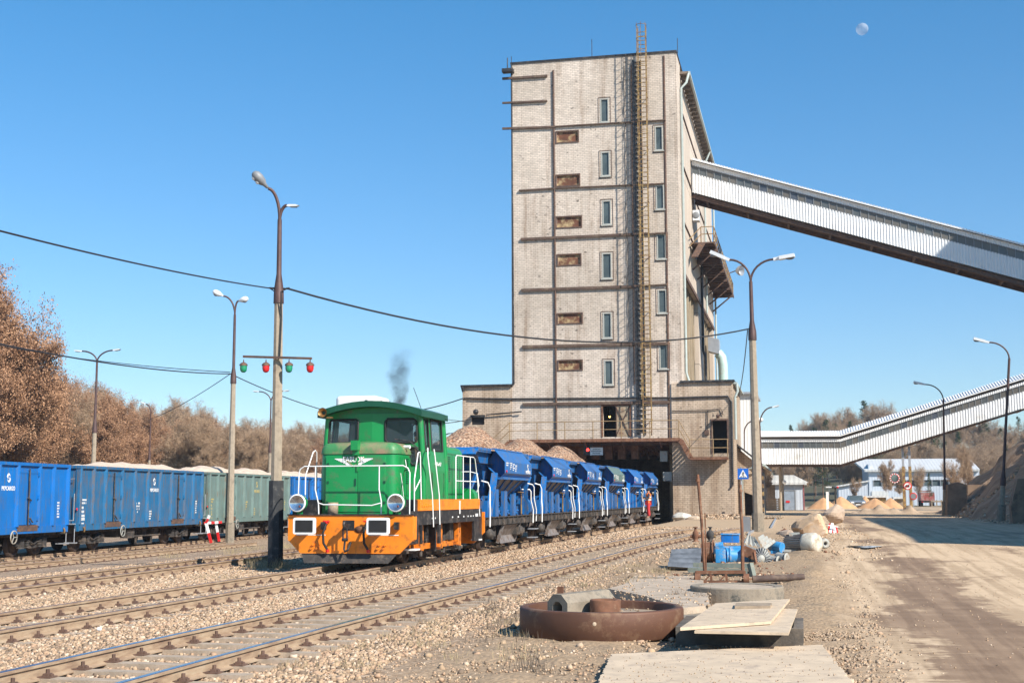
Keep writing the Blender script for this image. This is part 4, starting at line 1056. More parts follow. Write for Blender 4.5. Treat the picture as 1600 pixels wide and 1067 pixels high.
m = MB(); m.wall((-1.15,-.06,.27),(1.0,-.06,.27),(1.2,.03,.495),(-1.25,.03,.495),(),.02); m.build('rail_guard', m_under, loco)
for x in (-1.0,.87):
    m = MB(); m.rbox(x-.29,x+.29,-.2,.2,-.02,.02,.05,.005); m.v = [(a, -.44-(c), 1.17+b) for a,b,c in m.v]
    bf = m.build('buffer', m_white, loco)
    m = MB(); m.box(x-.22,x+.22,-.475,-.462,1.03,1.31); m.build('buffer_pad', m_rubber, bf)
    m = MB(); m.cyl((x,0,1.17),(x,-.42,1.17),.11,n=14); m.box(x+.29,x+.4,-.12,.0,1.08,1.26); m.build('buffer_stock', m_black, bf)
    m = MB(); m.box(x-.38,x+.38,-.006,-.001,.935,.955); m.build('white_stripe', m_white, fb)
m = MB(); m.box(-.17,.12,-.012,-.001,1.06,1.3); m.build('hook_plate', m_black, fb)
m = MB(); m.beam((-.03,0,1.16),(-.03,-.3,1.16),.07,.12); m.tube([(-.03,-.3,1.15),(-.03,-.36,1.2),(-.03,-.33,1.26),(-.03,-.26,1.25)],.035,6)
m.tube([(-.08,-.25,1.12),(-.08,-.25,.85)],.02,6); m.tube([(.02,-.25,1.12),(.02,-.25,.85)],.02,6); m.cyl((-.1,-.25,.84),(.04,-.25,.84),.04,n=8); m.tube([(-.03,-.25,.82),(-.06,-.22,.62),(-.03,-.25,.55),(.05,-.25,.6),(.1,-.2,.78)],.028,6)
m.build('coupling', m_black, loco)
for x in (-.6,.44):
    m = MB(); m.tube([(x+.04,-.02,1.25),(x+.02,-.1,1.2),(x-.03,-.16,1.0),(x-.02,-.14,.75),(x+.05,-.1,.62),(x+.07,-.08,.56)],.03,8); h = m.build('air_hose', m_rubber, loco)
    m = MB(); m.cyl((x+.05,-.0,1.27),(x+.02,-.1,1.22),.035,n=8); m.cyl((x-.06,-.08,1.28),(x+.1,-.08,1.26),.022,n=6); m.cyl((x+.06,-.09,.6),(x+.07,-.08,.53),.045,n=8); m.build('hose_fitting', m_red, h)
m = MB(); m.lathe([(0,.0),(.14,.0),(.14,.012),(0,.012)], (.2+.06,-.002,1.08), (0,-1,0), 20); m.v = [(a, b, 1.08+(c-1.08)*.62) for a,b,c in m.v]; m.build('maker_plate', m_rusty, fb)
for x in (-1.33,1.2):   # headlights
    m = MB(); m.lathe([(.05,-.02),(.18,.0),(.2,.08),(.215,.2),(.215,.24)], (x,.16,1.72), (0,-1,0), 22); m.box(x-.05,x+.05,.0,.15,1.45,1.55); hl = m.build('headlight', m_green, loco)
    m = MB(); m.lathe([(.18,.23),(.22,.24),(.22,.29),(.19,.29)], (x,.16,1.72), (0,-1,0), 22); m.build('rim', m_white, hl)
    m = MB(); m.lathe([(0,.19),(.1,.2),(.2,.255)], (x,.16,1.72), (0,-1,0), 22); m.build('reflector', M('lamp_reflector', (.5,.52,.55), .12, .9, var=.3, scale=9), hl)
    m = MB(); m.sphere((x+.04,-.02,1.63),.04,6); m.build('reflection_bead', M('maroon_reflection', (.16,.04,.03), .3), hl)  # maroon bead stands in for a reflection inside the headlight
# side frames with cut-outs
for s in (-1, 1):
    m = MB(); xx = s*1.47
    def fr(y0,y1,z0,z1): m.box(min(xx,xx+s*.06),max(xx,xx+s*.06),y0,y1,z0,z1)
    fr(.1,7.3,1.17,1.52); fr(.1,.75,.72,1.169); fr(6.35,7.3,.6,1.169); fr(2.62,2.8,.66,1.169); fr(1.0,1.1,.7,1.169)
    m.build('side_frame', m_black, loco)
    m = MB(); m.box(min(xx,xx+s*.085),max(xx,xx+s*.085),.75,6.95,1.521,1.8); o = m.build('side_band', m_orange, loco)
    m = MB()
    for y in (.95,1.15,1.35,1.55,1.75): m.cyl((xx+s*.085,y,1.64),(xx+s*.1,y,1.64),.03,n=8)
    m.build('rivets', m_orange, o)
    m = MB()
    for y in (1.9,2.2,3.9,4.5,5.1,5.6,5.9,6.2): m.box(min(xx+s*.062,xx+s*.066),max(xx+s*.062,xx+s*.066),y,y+.07+.05*random.random(),1.3,1.34)
    m.box(min(xx+s*.09,xx+s*.1),max(xx+s*.09,xx+s*.1),4.55,4.65,1.4,1.76); m.box(min(xx+s*.062,xx+s*.066),max(xx+s*.062,xx+s*.066),6.5,6.8,1.3,1.38); m.build('small_plates', m_white, loco)
    # running gear
    m = MB()
    for y in (1.9,3.6,5.5): m.beam((s*1.02,y-.25,1.15),(s*1.02,y+.05,.75),.16,.2); m.cyl((s*.93,y,.64),(s*1.12,y,.64),.15,n=14)
    m.beam((s*1.2,1.2,.6),(s*1.2,5.9,.6),.08,.14); m.cyl((s*1.15,3.6,.6),(s*1.28,3.6,.6),.13,n=12)
    for y in (1.45,3.25,5.2): m.prism([(y,.55),(y+.32,.5),(y+.3,1.1),(y+.12,1.35),(y-.02,1.1)], 'x', min(s*1.25,s*1.36), max(s*1.25,s*1.36))
    m.build('rod_gear', m_orange_g, loco)
    m = MB()
    for y in (2.2,4.4,6.1): m.tube([(s*1.15,y,1.1),(s*1.15,y,.35)],.05,6); m.beam((s*.95,y-.2,.42),(s*.95,y+.25,.42),.12,.2)
    for k in range(12): m.cyl((s*1.3,2.1,.75+k*.035),(s*1.3,2.1,.765+k*.035),.09,n=12)
    m.beam((s*1.1,.5,.5),(s*1.1,6.6,.42),.06,.07); m.box(min(s*.6,s*1.35),max(s*.6,s*1.35),2.85,3.0,.45,1.15); m.box(min(s*.7,s*1.3),max(s*.7,s*1.3),4.5,4.9,.7,1.2)
    m.build('brake_gear', m_under, loco)
for y in (2.0,3.7,5.6):
    m = MB(); wheelset(m, y, .46); m.build('wheelset', m_wheel, loco)
m = MB(); m.box(-.65,.65,.6,7.0,.75,1.5); m.build('main_frame', m_under, loco)
# front hood
HX = 1.0
m = MB(); m.rbox(-HX,HX,.55,2.2,1.43,2.93,.2,.02,6); fh = m.build('front_hood', m_green, loco)
m = MB(); m.rbox(-HX-.02,HX+.02,.53,2.2,2.931,3.18,.2,.2,7,crown=.1); m.build('hood_top', m_green_top, fh)
m = MB(); m.rbox(-.84,-.004,.531,.56,1.5,2.86,.01,.003); m.build('hood_door', m_green, fh)
m = MB(); m.rbox(.004,.72,.531,.56,1.5,2.86,.01,.003); m.build('hood_door', m_green, fh)
m = MB(); m.box(HX+.001,HX+.014,.85,1.15,1.9,2.85); m.box(HX+.001,HX+.014,1.2,1.7,1.9,2.85); m.build('side_door', m_green, fh)
m = MB()
for z in np.arange(2.2,2.82,.055): m.box(HX+.0145,HX+.03,1.32,1.5,z,z+.022)
m.build('louvres', m_dkgreen, fh)
m = MB()
for z in (1.7,2.2,2.65):
    for xh in (-.8,.68): m.box(xh,xh+.05,.515,.531,z,z+.06)
m.box(-.07,-.03,.51,.531,2.15,2.32); m.build('hinges', m_dkgreen, fh)
m = MB(); m.tube([(HX+.03,1.2,2.8),(HX+.06,1.22,2.6)],.012,5); m.tube([(HX+.02,.85,2.45),(HX+.03,.95,2.2),(HX+.02,1.15,1.75)],.012,5); m.build('latch', m_white, fh)
m = MB(); m.box(-.12,.06,.34,.55,3.02,3.26); m.box(-.1,.04,.42,.545,2.9,3.02); m.box(.2-.22,.24-.22,.5,.53,2.5,2.9); m.build('top_bracket', m_green, fh)
m = MB(); m.cyl((HX-.05,1.35,3.12),(HX+.12,1.3,3.12),.045,n=8); m.build('side_lamp', m_white, fh)
# winged emblem
m = MB(); yE = .528
for s in (-1, 1):
    pts = [(s*.08,2.86),(s*.78,2.86)]
    for k in range(6): pts += [(s*(.78-.07*(k)), 2.86-.027*(k+1)), (s*(.78-.07*(k+1)), 2.86-.027*(k+1))]
    pts += [(s*.3,2.64),(s*.08,2.64)]
    m.prism(pts if s < 0 else pts[::-1], 'y', yE-.006, yE)
m.v = [(a*.64-.1, b, 2.82+(c-2.86)*.75) for a, b, c in m.v]; em = m.build('wing_emblem', m_white, fh)
m = MB(); m.prism([(-.38,2.885),(.38,2.885),(.3,2.78),(0,2.6),(-.3,2.78)], 'y', yE-.012, yE-.0062); m.v = [(a*.72-.1,b,2.82+(c-2.86)*.75) for a,b,c in m.v]; m.build('shield', m_green, em)
m = MB()
for p_, q_ in (((-.38,2.885),(.38,2.885)),((-.38,2.885),(0,2.6)),((.38,2.885),(0,2.6))): m.beam((p_[0]*.72-.1,yE-.014,2.82+(p_[1]-2.86)*.75),(q_[0]*.72-.1,yE-.014,2.82+(q_[1]-2.86)*.75),.01,.012,(0,1,0))
m.build('shield_edge', M('gold_line', (.5,.4,.12), .4, var=.1), em)
text('FABLOK', .18, (-.1,yE-.02,2.79), '-y', m_white, em, sx=.85, bold=.02)
# cab: walls with real window openings
cz0, cz1 = 1.8, 4.0; wB, wT = 1.37, 1.27; y0c, y1c = 1.75, 3.95; vb = .12
def cabx(z): return wB+(wT-wB)*max(0,(z-2.6)/(cz1-2.6))
zb = 2.55
cab = MB()
def front_half(s, y, dirn):
    holes = []
    def U(x): return (x)/1.33
    def V(z): return (z-zb)/(cz1-zb)
    if s > 0: holes = [(U(.36),V(3.25),U(1.2),V(3.86))]
    else: holes = [(U(.4),V(3.22),U(1.24),V(3.86))]
    if s > 0 and dirn < 0: holes.append((U(.98),V(2.68),U(1.2),V(3.12)))
    a = (0, y+dirn*vb, zb); b = (s*wB, y, zb); c = (s*wT, y, cz1); d = (0, y+dirn*vb, cz1)
    n = (0, dirn, 0)
    cab.wall(a,b,c,d,holes,.05,n) if True else None
    cab.wall((0,y+dirn*vb,cz0),(s*wB,y,cz0),(s*wB,y,zb),(0,y+dirn*vb,zb),(),.05,n)
front_half(1,y0c,-1); front_half(-1,y0c,-1); front_half(1,y1c,1); front_half(-1,y1c,1)
for s in (-1,1):
    def V(z): return (z-zb)/(cz1-zb)
    hs = [(.08,V(3.05),.24,V(3.86)),(.36,V(3.08),.86,V(3.88))]
    cab.wall((s*wB,y0c+.05,zb),(s*wB,y1c-.05,zb),(s*wT,y1c-.05,cz1),(s*wT,y0c+.05,cz1),hs,.05,(s,0,0))
    cab.wall((s*wB,y0c+.05,cz0),(s*wB,y1c-.05,cz0),(s*wB,y1c-.05,zb),(s*wB,y0c+.05,zb),(),.05,(s,0,0))
cb_ = cab.build('cab', m_green, loco)
for s in (-1,1):
    for y in (y0c+.02, y1c-.02): MB().tube([(s*(wB-.03),y,cz0),(s*(wB-.03),y,zb),(s*(wT-.03),y,cz1)],.075,10).build('corner_post', m_green, cb_)
m = MB(); m.box(-1.3,1.3,y0c+.05,y1c-.05,1.81,2.45); m.box(-.4,.4,2.1,2.7,2.45,2.95); m.box(-1.2,-.9,3.3,3.7,2.45,3.1); m.build('cab_interior', m_dark, cb_)
# window rubbers and glass
def win(p, s, y, dirn):   # p: x0,z0,x1,z1 (distance from centre)
    def P(x, z, o=0):
        t = (z-zb)/(cz1-zb); xw = wB+(wT-wB)*t; f = x/1.33
        return Vector((s*xw*f, (y+dirn*vb)*(1-f)+y*f + dirn*o, z))
    x0,z0,x1,z1 = p; r = .07
    loop = [P(x0+r,z0,.012),P(x1-r,z0,.012),P(x1,z0+r,.012),P(x1,z1-r,.012),P(x1-r,z1,.012),P(x0+r,z1,.012),P(x0,z1-r,.012),P(x0,z0+r,.012),P(x0+r,z0,.012)]
    m = MB(); m.tube(loop,.026,6); w = m.build('cab_window', m_rubber, cb_)
    m = MB(); m.quad(P(x0,z0,-.02),P(x1,z0,-.02),P(x1,z1,-.02),P(x0,z1,-.02)); m.build('pane', m_glass, w)
    # green corner gussets so the opening reads rounded
    return w
win((.36,3.25,1.2,3.86),1,y0c,-1); win((.4,3.22,1.24,3.86),-1,y0c,-1); win((.98,2.68,1.2,3.12),1,y0c,-1); win((.36,3.25,1.2,3.86),1,y1c,1); win((.4,3.22,1.24,3.86),-1,y1c,1)
for s in (-1,1):
    for a_, b_, z0_, z1_ in ((.08,.24,3.05,3.86),(.36,.86,3.08,3.88)):
        L_ = y1c-y0c-.1
        def P(u, z, o): t = (z-zb)/(cz1-zb); return Vector((s*(wB+(wT-wB)*t+o), y0c+.05+L_*u, z))
        m = MB(); m.tube([P(a_,z0_,.01),P(b_,z0_,.01),P(b_,z1_,.01),P(a_,z1_,.01),P(a_,z0_,.01)],.024,6); w = m.build('cab_window', m_rubber, cb_)
        m = MB(); m.quad(P(a_,z0_,-.02),P(b_,z0_,-.02),P(b_,z1_,-.02),P(a_,z1_,-.02)); m.build('pane', m_glass, w)
    m = MB(); m.box(min(s*wB,s*(wB+.012)),max(s*wB,s*(wB+.012)),2.5,2.51,1.85,2.5); m.box(min(s*wB,s*(wB+.012)),max(s*wB,s*(wB+.012)),3.62,3.63,1.85,2.5); m.build('door_seam', m_black, cb_)
m = MB(); m.tube([(1.12,y0c-.13,3.27),(.62,y0c-.16,3.34)],.012,5); m.tube([(1.24,y0c-.1,3.1),(1.02,y0c-.14,3.27)],.014,5); m.tube([(-.5,y0c-.16,3.27),(-.9,y0c-.15,3.3)],.01,5); m.build('wiper', m_black, cb_)
# roof
def arc(w, ze, zc, n=12): return [(-w+2*w*i/n, ze+(zc-ze)*(1-((2*i/n-1))**2)) for i in range(n+1)]
top = arc(1.4,4.06,4.32); bot = arc(1.4,3.9,4.17)[::-1]
fil = arc(1.28,3.95,4.2); MB().prism(fil+[(1.28,3.93),(-1.28,3.93)], 'y', y0c-.02, y1c-.06).build('cab_head', m_green, cb_)
m = MB(); m.prism(top+bot, 'y', y0c-.38, y1c-.02); rf = m.build('cab_roof', m_dkgreen, cb_)
m = MB(); m.rbox(-1.12,.02,1.9,3.1,4.2,4.5,.12,.1,4); ac = m.build('roof_unit', m_white, cb_)
m = MB(); m.box(-.3,-.22,1.895,1.899,4.32,4.38); m.box(.021,.025,2.25,2.35,4.33,4.39); m.box(.021,.025,2.6,2.85,4.32,4.37); m.build('vents', m_black, ac)
m = MB(); m.lathe([(.02,-.3),(.03,-.1),(.06,.0),(.12,.06)], (-1.22,y0c-.45,4.03), (0,-1,.05), 16); m.box(-1.14,-1.0,y0c-.42,y0c-.3,3.88,3.92); m.build('horn', M('brass_horn', (.35,.2,.08), .35, .7, var=.2), cb_)
m = MB(); m.tube([(1.1,y0c+.6,4.17),(.95,y0c+.4,4.7)],.008,4); m.tube([(1.4,y1c-.3,3.95),(1.9,y1c+.3,3.9)],.01,4); m.tube([(-.3,y1c,4.3),(-.3,y1c+.1,4.5)],.012,4); m.build('aerial', m_black, cb_)
# rear hood
m = MB(); m.rbox(-1.12,1.12,4.0,6.75,1.81,3.25,.25,.18,6,crown=.08); rh = m.build('rear_hood', m_green, loco)
m = MB()
for yb in (4.55,4.95,5.75):
    for z in np.arange(2.3,3.0,.06): m.box(1.121,1.135,yb,yb+.24,z,z+.025)
    for z in np.arange(2.3,3.0,.06): m.box(-1.135,-1.121,yb,yb+.24,z,z+.025)
m.build('louvres', m_dkgreen, rh)
m = MB()
for y in (4.42,5.4,6.2): m.box(1.1205,1.126,y,y+.012,1.9,3.05)
m.box(1.1205,1.126,4.1,6.3,3.05,3.062); m.build('door_seam', m_black, rh)
m = MB(); m.cyl((-.45,5.0,3.2),(-.45,5.0,3.75),.09,n=12); m.build('exhaust_pipe', m_rust_d, rh)
m = MB(); m.cyl((1.25,6.5,1.85),(1.25,6.95,1.85),.26,n=18); m.build('air_tank', m_green, loco)
text('401Da-427', .14, (wB+.004,3.05,2.72), '+x', m_white, loco, name='number_lettering')
# handrails
def hr(name='handrail', *lines, r=.016):
    for l in lines: MB().tube([Vector(p) for p in l], r, 7).build(name, m_white, loco)
yR = .06
hr('handrail', [(-1.38,yR,1.45),(-1.36,yR,2.45),(-1.33,yR,2.55),(-1.22,yR,2.62),(1.33,yR,2.62),(1.45,yR,2.56),(1.5,yR,2.45),(1.5,yR,1.45)],
   [(-.83,yR,1.45),(-.84,yR,1.7),(-.93,yR,2.05),(-.93,yR,2.62)], [(.78,yR,1.45),(.78,yR,1.75),(.72,yR,2.05),(.72,yR,2.62)], [(-.84,yR,1.72),(-.7,yR-.03,1.68),(.55,yR-.03,1.66),(.78,yR,1.72)])
hr('handrail', [(-1.4,.6,1.8),(-1.4,.6,2.4),(-1.36,1.0,3.0),(-1.36,1.15,3.05),(-1.36,1.25,3.0),(-1.36,1.3,1.8)])
hr('handrail', [(1.5,.45,1.45),(1.5,.45,2.3),(1.47,.85,2.95),(1.47,1.0,2.98),(1.47,1.05,2.85),(1.5,1.05,1.8)], [(1.49,.5,2.0),(1.48,1.04,2.3)])
hr('handrail', [(1.42,1.75,3.05),(1.5,1.62,3.1),(1.52,1.55,2.9),(1.56,1.85,1.9),(1.58,1.9,1.1)])
hr('handrail', [(1.42,2.35,3.05),(1.5,2.2,3.08),(1.52,2.22,2.9),(1.56,2.5,1.9),(1.58,2.5,1.15)])
hr('handrail', [(1.5,4.4,1.8),(1.5,4.4,2.95),(1.5,4.5,3.0),(1.5,6.4,3.0),(1.5,6.55,2.95),(1.52,6.8,2.3),(1.55,6.95,1.3)], [(1.5,4.4,2.3),(1.5,6.7,2.3)], [(1.5,5.2,1.8),(1.5,5.2,3.0)], [(1.5,6.0,1.8),(1.5,6.0,3.0)],
   [(1.2,7.3,1.5),(1.45,7.25,2.2),(1.4,7.2,2.55),(1.2,7.2,2.6),(.8,7.2,2.6)])
m = MB(); m.box(1.1,1.55,.42,.8,.56,.6); m.box(1.3,1.56,6.9,7.2,.6,.64); m.build('step', m_white, loco)
loco.location = LO
wbk = MB(); wbk.lathe([(0,0),(.13,0),(.13,.28),(0,.28)], (LO.x-.55, LO.y+.3, 1.451), n=14); one(wbk, 'wood_block', m_wood, 'short brown wood block standing on the front step of the green locomotive', 'wood block')

# ---------- people
def skin_body(name, joints, edges, mat, parent=None, sub=2):
    me = bpy.data.meshes.new(name); me.from_pydata([j[:3] for j in joints], edges, []); me.update()
    o = bpy.data.objects.new(name, me); COL.objects.link(o)
    sk = o.modifiers.new('s', 'SKIN'); sk.use_smooth_shade = True
    for i, j in enumerate(joints): me.skin_vertices[0].data[i].radius = (j[3], j[4] if len(j) > 4 else j[3])
    me.skin_vertices[0].data[0].use_root = True
    su = o.modifiers.new('u', 'SUBSURF'); su.levels = sub; su.render_levels = sub
    dg = bpy.context.evaluated_depsgraph_get(); nm = bpy.data.meshes.new_from_object(o.evaluated_get(dg))
    bpy.data.objects.remove(o); nm.materials.clear(); nm.materials.append(mat)
    b = bpy.data.objects.new(name, nm); COL.objects.link(b)
    if parent: b.parent = parent
    return b
def person(label, loc, rz, pose, vest, trousers, group=None):
    # joint table, standing figure facing -y
    J = dict(pel=(0,0,.95), wai=(0,.01,1.08), che=(0,.01,1.28), nk=(0,.02,1.46), hd=(0,.0,1.55), top=(0,0,1.7),
             ls=(.17,.01,1.4), le=(.24,.0,1.13), lw=(.26,-.08,.9), lh=(.26,-.1,.82), rs=(-.17,.01,1.4), re=(-.24,.0,1.13), rw=(-.26,-.08,.9), rh=(-.26,-.1,.82),
             lp=(.09,0,.92), lk=(.1,-.02,.5), la=(.1,.03,.09), lt=(.11,-.13,.04), rp=(-.09,0,.92), rk=(-.1,-.02,.5), ra=(-.1,.03,.09), rt=(-.11,-.13,.04))
    J.update(pose); R = dict(pel=(.14,.1),wai=(.13,.09),che=(.15,.1),nk=.05,hd=.085,top=.07,ls=.06,le=.045,lw=.034,lh=.04,rs=.06,re=.045,rw=.034,rh=.04,lp=.085,lk=.06,la=.045,lt=.04,rp=.085,rk=.06,ra=.045,rt=.04)
    keys = list(J); E = [('pel','wai'),('wai','che'),('che','nk'),('nk','hd'),('hd','top'),('che','ls'),('ls','le'),('le','lw'),('lw','lh'),('che','rs'),('rs','re'),('re','rw'),('rw','rh'),('pel','lp'),('lp','lk'),('lk','la'),('la','lt'),('pel','rp'),('rp','rk'),('rk','ra'),('ra','rt')]
    jj = [tuple(J[k])+(R[k] if isinstance(R[k], tuple) else (R[k], R[k])) for k in keys]
    t = thing('person', label, 'person', (0,0,0), group)
    skin_body('body', jj, [(keys.index(a), keys.index(b)) for a, b in E], m_skin, t)
    def cloth(name, ks, es, g, mat):
        j2 = [tuple(J[k])+tuple((r+g) for r in (R[k] if isinstance(R[k], tuple) else (R[k],R[k]))) for k in ks]
        return skin_body(name, j2, [(ks.index(a), ks.index(b)) for a, b in es], mat, t)
    v = cloth('jacket', ['che','wai','pel','ls','le','lw','rs','re','rw'], [('che','wai'),('wai','pel'),('che','ls'),('ls','le'),('le','lw'),('che','rs'),('rs','re'),('re','rw')], .018, m_dkcloth)
    m = MB(); m.lathe([(.19,.86),(.2,.95),(.19,1.1),(.205,1.25),(.2,1.38),(.15,1.45),(.08,1.48)], (0,.01,0), n=18); m.v = [(a, b*.78, c) for a, b, c in m.v]; vv = m.build('vest', vest, t)
    m = MB()
    for z in (1.04, 1.2): m.lathe([(.2,0),(.212,.01),(.212,.05),(.2,.06)], (0,.01,z), n=18)
    m.v = [(a, b*.78, c) for a, b, c in m.v]; m.build('reflective_band', m_white, vv)
    cloth('trousers', ['pel','lp','lk','la','rp','rk','ra'], [('pel','lp'),('lp','lk'),('lk','la'),('pel','rp'),('rp','rk'),('rk','ra')], .04, trousers)
    m = MB(); hx, hy, hz = J['top']; m.sphere((hx,hy,hz-.02),.11,8,(1,1.1,.95)); m.build('cap', m_dkcloth, t)
    m = MB(); m.sphere((hx-.035,hy-.095,hz-.08),.012,5); m.sphere((hx+.035,hy-.095,hz-.08),.012,5); m.build('eyes', m_black, t)
    m = MB(); m.sphere((hx,hy-.105,hz-.115),.016,5,(.8,1,1.3)); m.build('nose', m_skin, t)
    for side, w in (('lh',1),('rh',-1)):
        m = MB(); c = Vector(J[side]); d = (c-Vector(J[side[0]+'w'])).normalized()
        for k in range(4): o = Vector((.0,.018*(k-1.5),0)); m.tube([c+o, c+o+d*.06, c+o+d*(.09-.005*abs(k-1.5))+Vector((-w*.02,0,0))],[.011,.009,.007],5)
        m.tube([c+Vector((0,-.03,0)), c+Vector((-w*.01,-.05,0))+d*.03],[.012,.009],5); m.build('hand', m_skin, t)
    t.location = loc; t.rotation_euler.z = rz; return t
wy_ = 78.8; wp_ = AX(1015, 806, -9.05)
person('person in orange hi-vis vest and red trousers standing on a hopper step, holding the handrail', (-9.1, wy_, .6), rad(-75),
   dict(lw=(.3,-.25,1.12),le=(.27,-.02,1.15),lh=(.3,-.32,1.14),rw=(-.12,-.36,1.25),re=(-.24,-.14,1.16),rh=(-.08,-.44,1.28)), m_vest, m_trou)
t = thing('person', 'driver in a red top seated inside the green cab, seen through the right window', 'person', (0,0,0))
jj = [(0,0,.0,.16,.12),(0,0,.3,.17,.12),(0,0,.5,.06,.06),(0,-.02,.6,.085,.085),(0,-.02,.72,.08,.08),(.2,0,.42,.06,.06),(.26,-.1,.18,.05,.05),(.15,-.32,.16,.04,.04),(-.2,0,.42,.06,.06),(-.27,-.12,.2,.05,.05),(-.2,-.34,.2,.04,.04)]
skin_body('body', jj, [(0,1),(1,2),(2,3),(3,4),(1,5),(5,6),(6,7),(1,8),(8,9),(9,10)], m_skin, t)
j2 = [(a,b,c,r+.02,s_+.02) for (a,b,c,r,s_) in [jj[0],jj[1],jj[5],jj[6],jj[7],jj[8],jj[9],jj[10]]]
skin_body('jacket', j2, [(0,1),(1,2),(2,3),(3,4),(1,5),(5,6),(6,7)], M('red_jacket', (.35,.03,.05), .8, var=.4, scale=9), t)
MB().sphere((0,0,.74),.1,8).build('hair', m_dkcloth, t)
t.location = LO + Vector((1.0, 2.35, 2.75)); t.rotation_euler.z = 0

# ---------- hopper wagons
def lettering_marks(x, y, z, rows, seed, face='+x', h=.07):
    rr = random.Random(seed); m = MB()
    for i, w in enumerate(rows):
        yy = y; zz = z-i*h*1.7
        while yy < y+w:
            l = rr.uniform(.03,.06)
            if rr.random() < .85: m.box(x, x+.004, yy, yy+l*.8, zz-h, zz)
            yy += l+.015
    return m
def logo(m, x, y, z, s):
    for k in (1, -1):
        pts = [(y+k*s*.05*a, z+k*s*.05*b) for a, b in ((-7,2),(-5,7),(0,9),(4,6),(5,2),(2,5),(-1,5),(-3,2),(-1,-1),(-4,-1))]
        m.prism(pts, 'x', x, x+.004)
def hopper(label, y0, paint, upper, seed, y_axle=(2.0,6.5)):
    t = thing('hopper_wagon', label, 'hopper wagon', (0,0,0), 'blue ballast hopper wagons behind the locomotive')
    A, B = 2.05, 6.3; T0, T1 = .35, 7.75; zt, zs, zl = 3.37, 2.98, 2.62
    side = [(.9,zt-.35),(1.12,zt),(1.2,zt),(1.55,zs),(1.55,zl),(1.42,zl-.12),(1.28,zl-.1),(.9,zl+.25)]
    for s in (-1,1):
        m = MB(); m.prism([(s*(.9+(a-.9)*.9),(b-2.9)*.93+2.9) for a,b in side], 'y', A+.45, B-.45)
        for (a0,b0),(a1,b1) in zip(side[1:7], side[2:8]):
            p0 = Vector((s*a0,A,b0)); p1 = Vector((s*a1,A,b1)); D_ = Vector((0,B-A,0)); m.wall(p0,p0+D_,p1+D_,p1,(),.025,(p1-p0).cross(Vector((0,1,0)))*(1 if s > 0 else -1))
        m.build('side_bin', paint, t)
    # centre trough with sloping ends
    m = MB(); h0 = 2.6
    vs = [(-.98,T0,zt-.03),(.98,T0,zt-.03),(.98,T1,zt-.03),(-.98,T1,zt-.03),(-.62,3.1,1.55),(.62,3.1,1.55),(.62,5.3,1.55),(-.62,5.3,1.55),
          (-.9,T0+1.3,2.72),(.9,T0+1.3,2.72),(.9,T1-1.3,2.72),(-.9,T1-1.3,2.72)]
    m.add(vs, [(0,1,9,8),(8,9,5,4),(2,3,11,10),(10,11,7,6),(1,2,10,9),(9,10,6,5),(3,0,8,11),(11,8,4,7),(4,5,6,7)])
    m.build('trough', paint, t)
    m = MB(); m.wall((-1.05,T0-.2,zt-.2),(1.05,T0-.2,zt-.2),(1.12,T0+.06,zt+.02),(-1.12,T0+.06,zt+.02),(),.03); m.wall((1.05,T1+.2,zt-.2),(-1.05,T1+.2,zt-.2),(-1.12,T1-.06,zt+.02),(1.12,T1-.06,zt+.02),(),.03)
    for s in (-1,1):
        m.box(min(s*1.1,s*1.22),max(s*1.1,s*1.22),A,B,zt+.001,zt+.04); m.box(min(s*.99,s*1.1),max(s*.99,s*1.1),T0,A-.001,zt-.12,zt+.02); m.box(min(s*.99,s*1.1),max(s*.99,s*1.1),B+.001,T1,zt-.12,zt+.02)
    m.build('top_rim', paint, t)
    for s in (-1,1):
        a, b = (s*1.36,zl-.13), (s*.62,1.62); m = MB()
        m.add([(a[0],A+.1,a[1]),(a[0],B-.1,a[1]),(b[0],5.2,b[1]),(b[0],3.2,b[1])], [(0,1,2,3)]); m.build('chute_slope', m_gsteel, t)
        m = MB()
        for y in (A+.1,3.1,4.2,5.3,B-.1): m.beam((s*1.38,y,zl-.14),(s*.66,y+(4.2-y)*.4,1.66),.07,.06)
        m.box(min(s*1.3,s*1.5),max(s*1.3,s*1.5),A+.02,B-.02,zl-.2,zl-.125); m.build('slope_ribs', paint, t)
        for y, w_, h_ in ((.75,.22,1.75),(1.75,.4,2.1),(3.0,.4,2.05),(4.35,.35,1.95)): MB().box(min(s*1.2,s*1.32),max(s*1.2,s*1.32),y,y+w_,1.246,h_).build('leg', paint, t)
        MB().beam((s*1.25,1.9,2.6),(s*1.28,.95,1.25),.2,.08).build('brace', paint, t); MB().beam((s*1.36,B-.2,2.45),(s*1.3,B+.25,1.25),.14,.07).build('brace', paint, t)
        MB().beam((s*.9,.9,2.6),(s*.5,.3,1.25),.12,.07).build('brace', paint, t); MB().beam((s*.9,T1-.7,2.3),(s*.9,T1+.1,1.25),.12,.07).build('brace', paint, t)
        MB().box(min(s*1.1,s*1.4),max(s*1.1,s*1.4),.3,.7,1.246,1.75).build('equipment_box', paint, t); MB().cyl((s*1.0,7.2,1.5),(s*1.0,7.5,1.5),.33,n=14).build('air_tank', paint, t)
    m = MB()
    for s in (-1,1):
        for i in range(4): m.beam((s*1.22,.9+i*1.25,1.3),(s*1.05,1.5+i*1.25,1.8),.05,.05); m.beam((s*1.22,1.5+i*1.25,1.3),(s*1.05,.9+i*1.25,1.8),.05,.05)
    m.box(-1.1,1.1,2.3,2.5,1.3,1.9); m.box(-1.1,1.1,5.6,5.75,1.3,2.0); m.tube([(-1.2,2.2,1.5),(1.2,2.2,1.5)],.08,8); m.tube([(1.15,1.0,1.4),(1.15,5.8,1.4)],.04,6); m.tube([(-1.15,1.0,1.4),(-1.15,5.8,1.4)],.04,6); m.build('discharge_gear', paint, t)
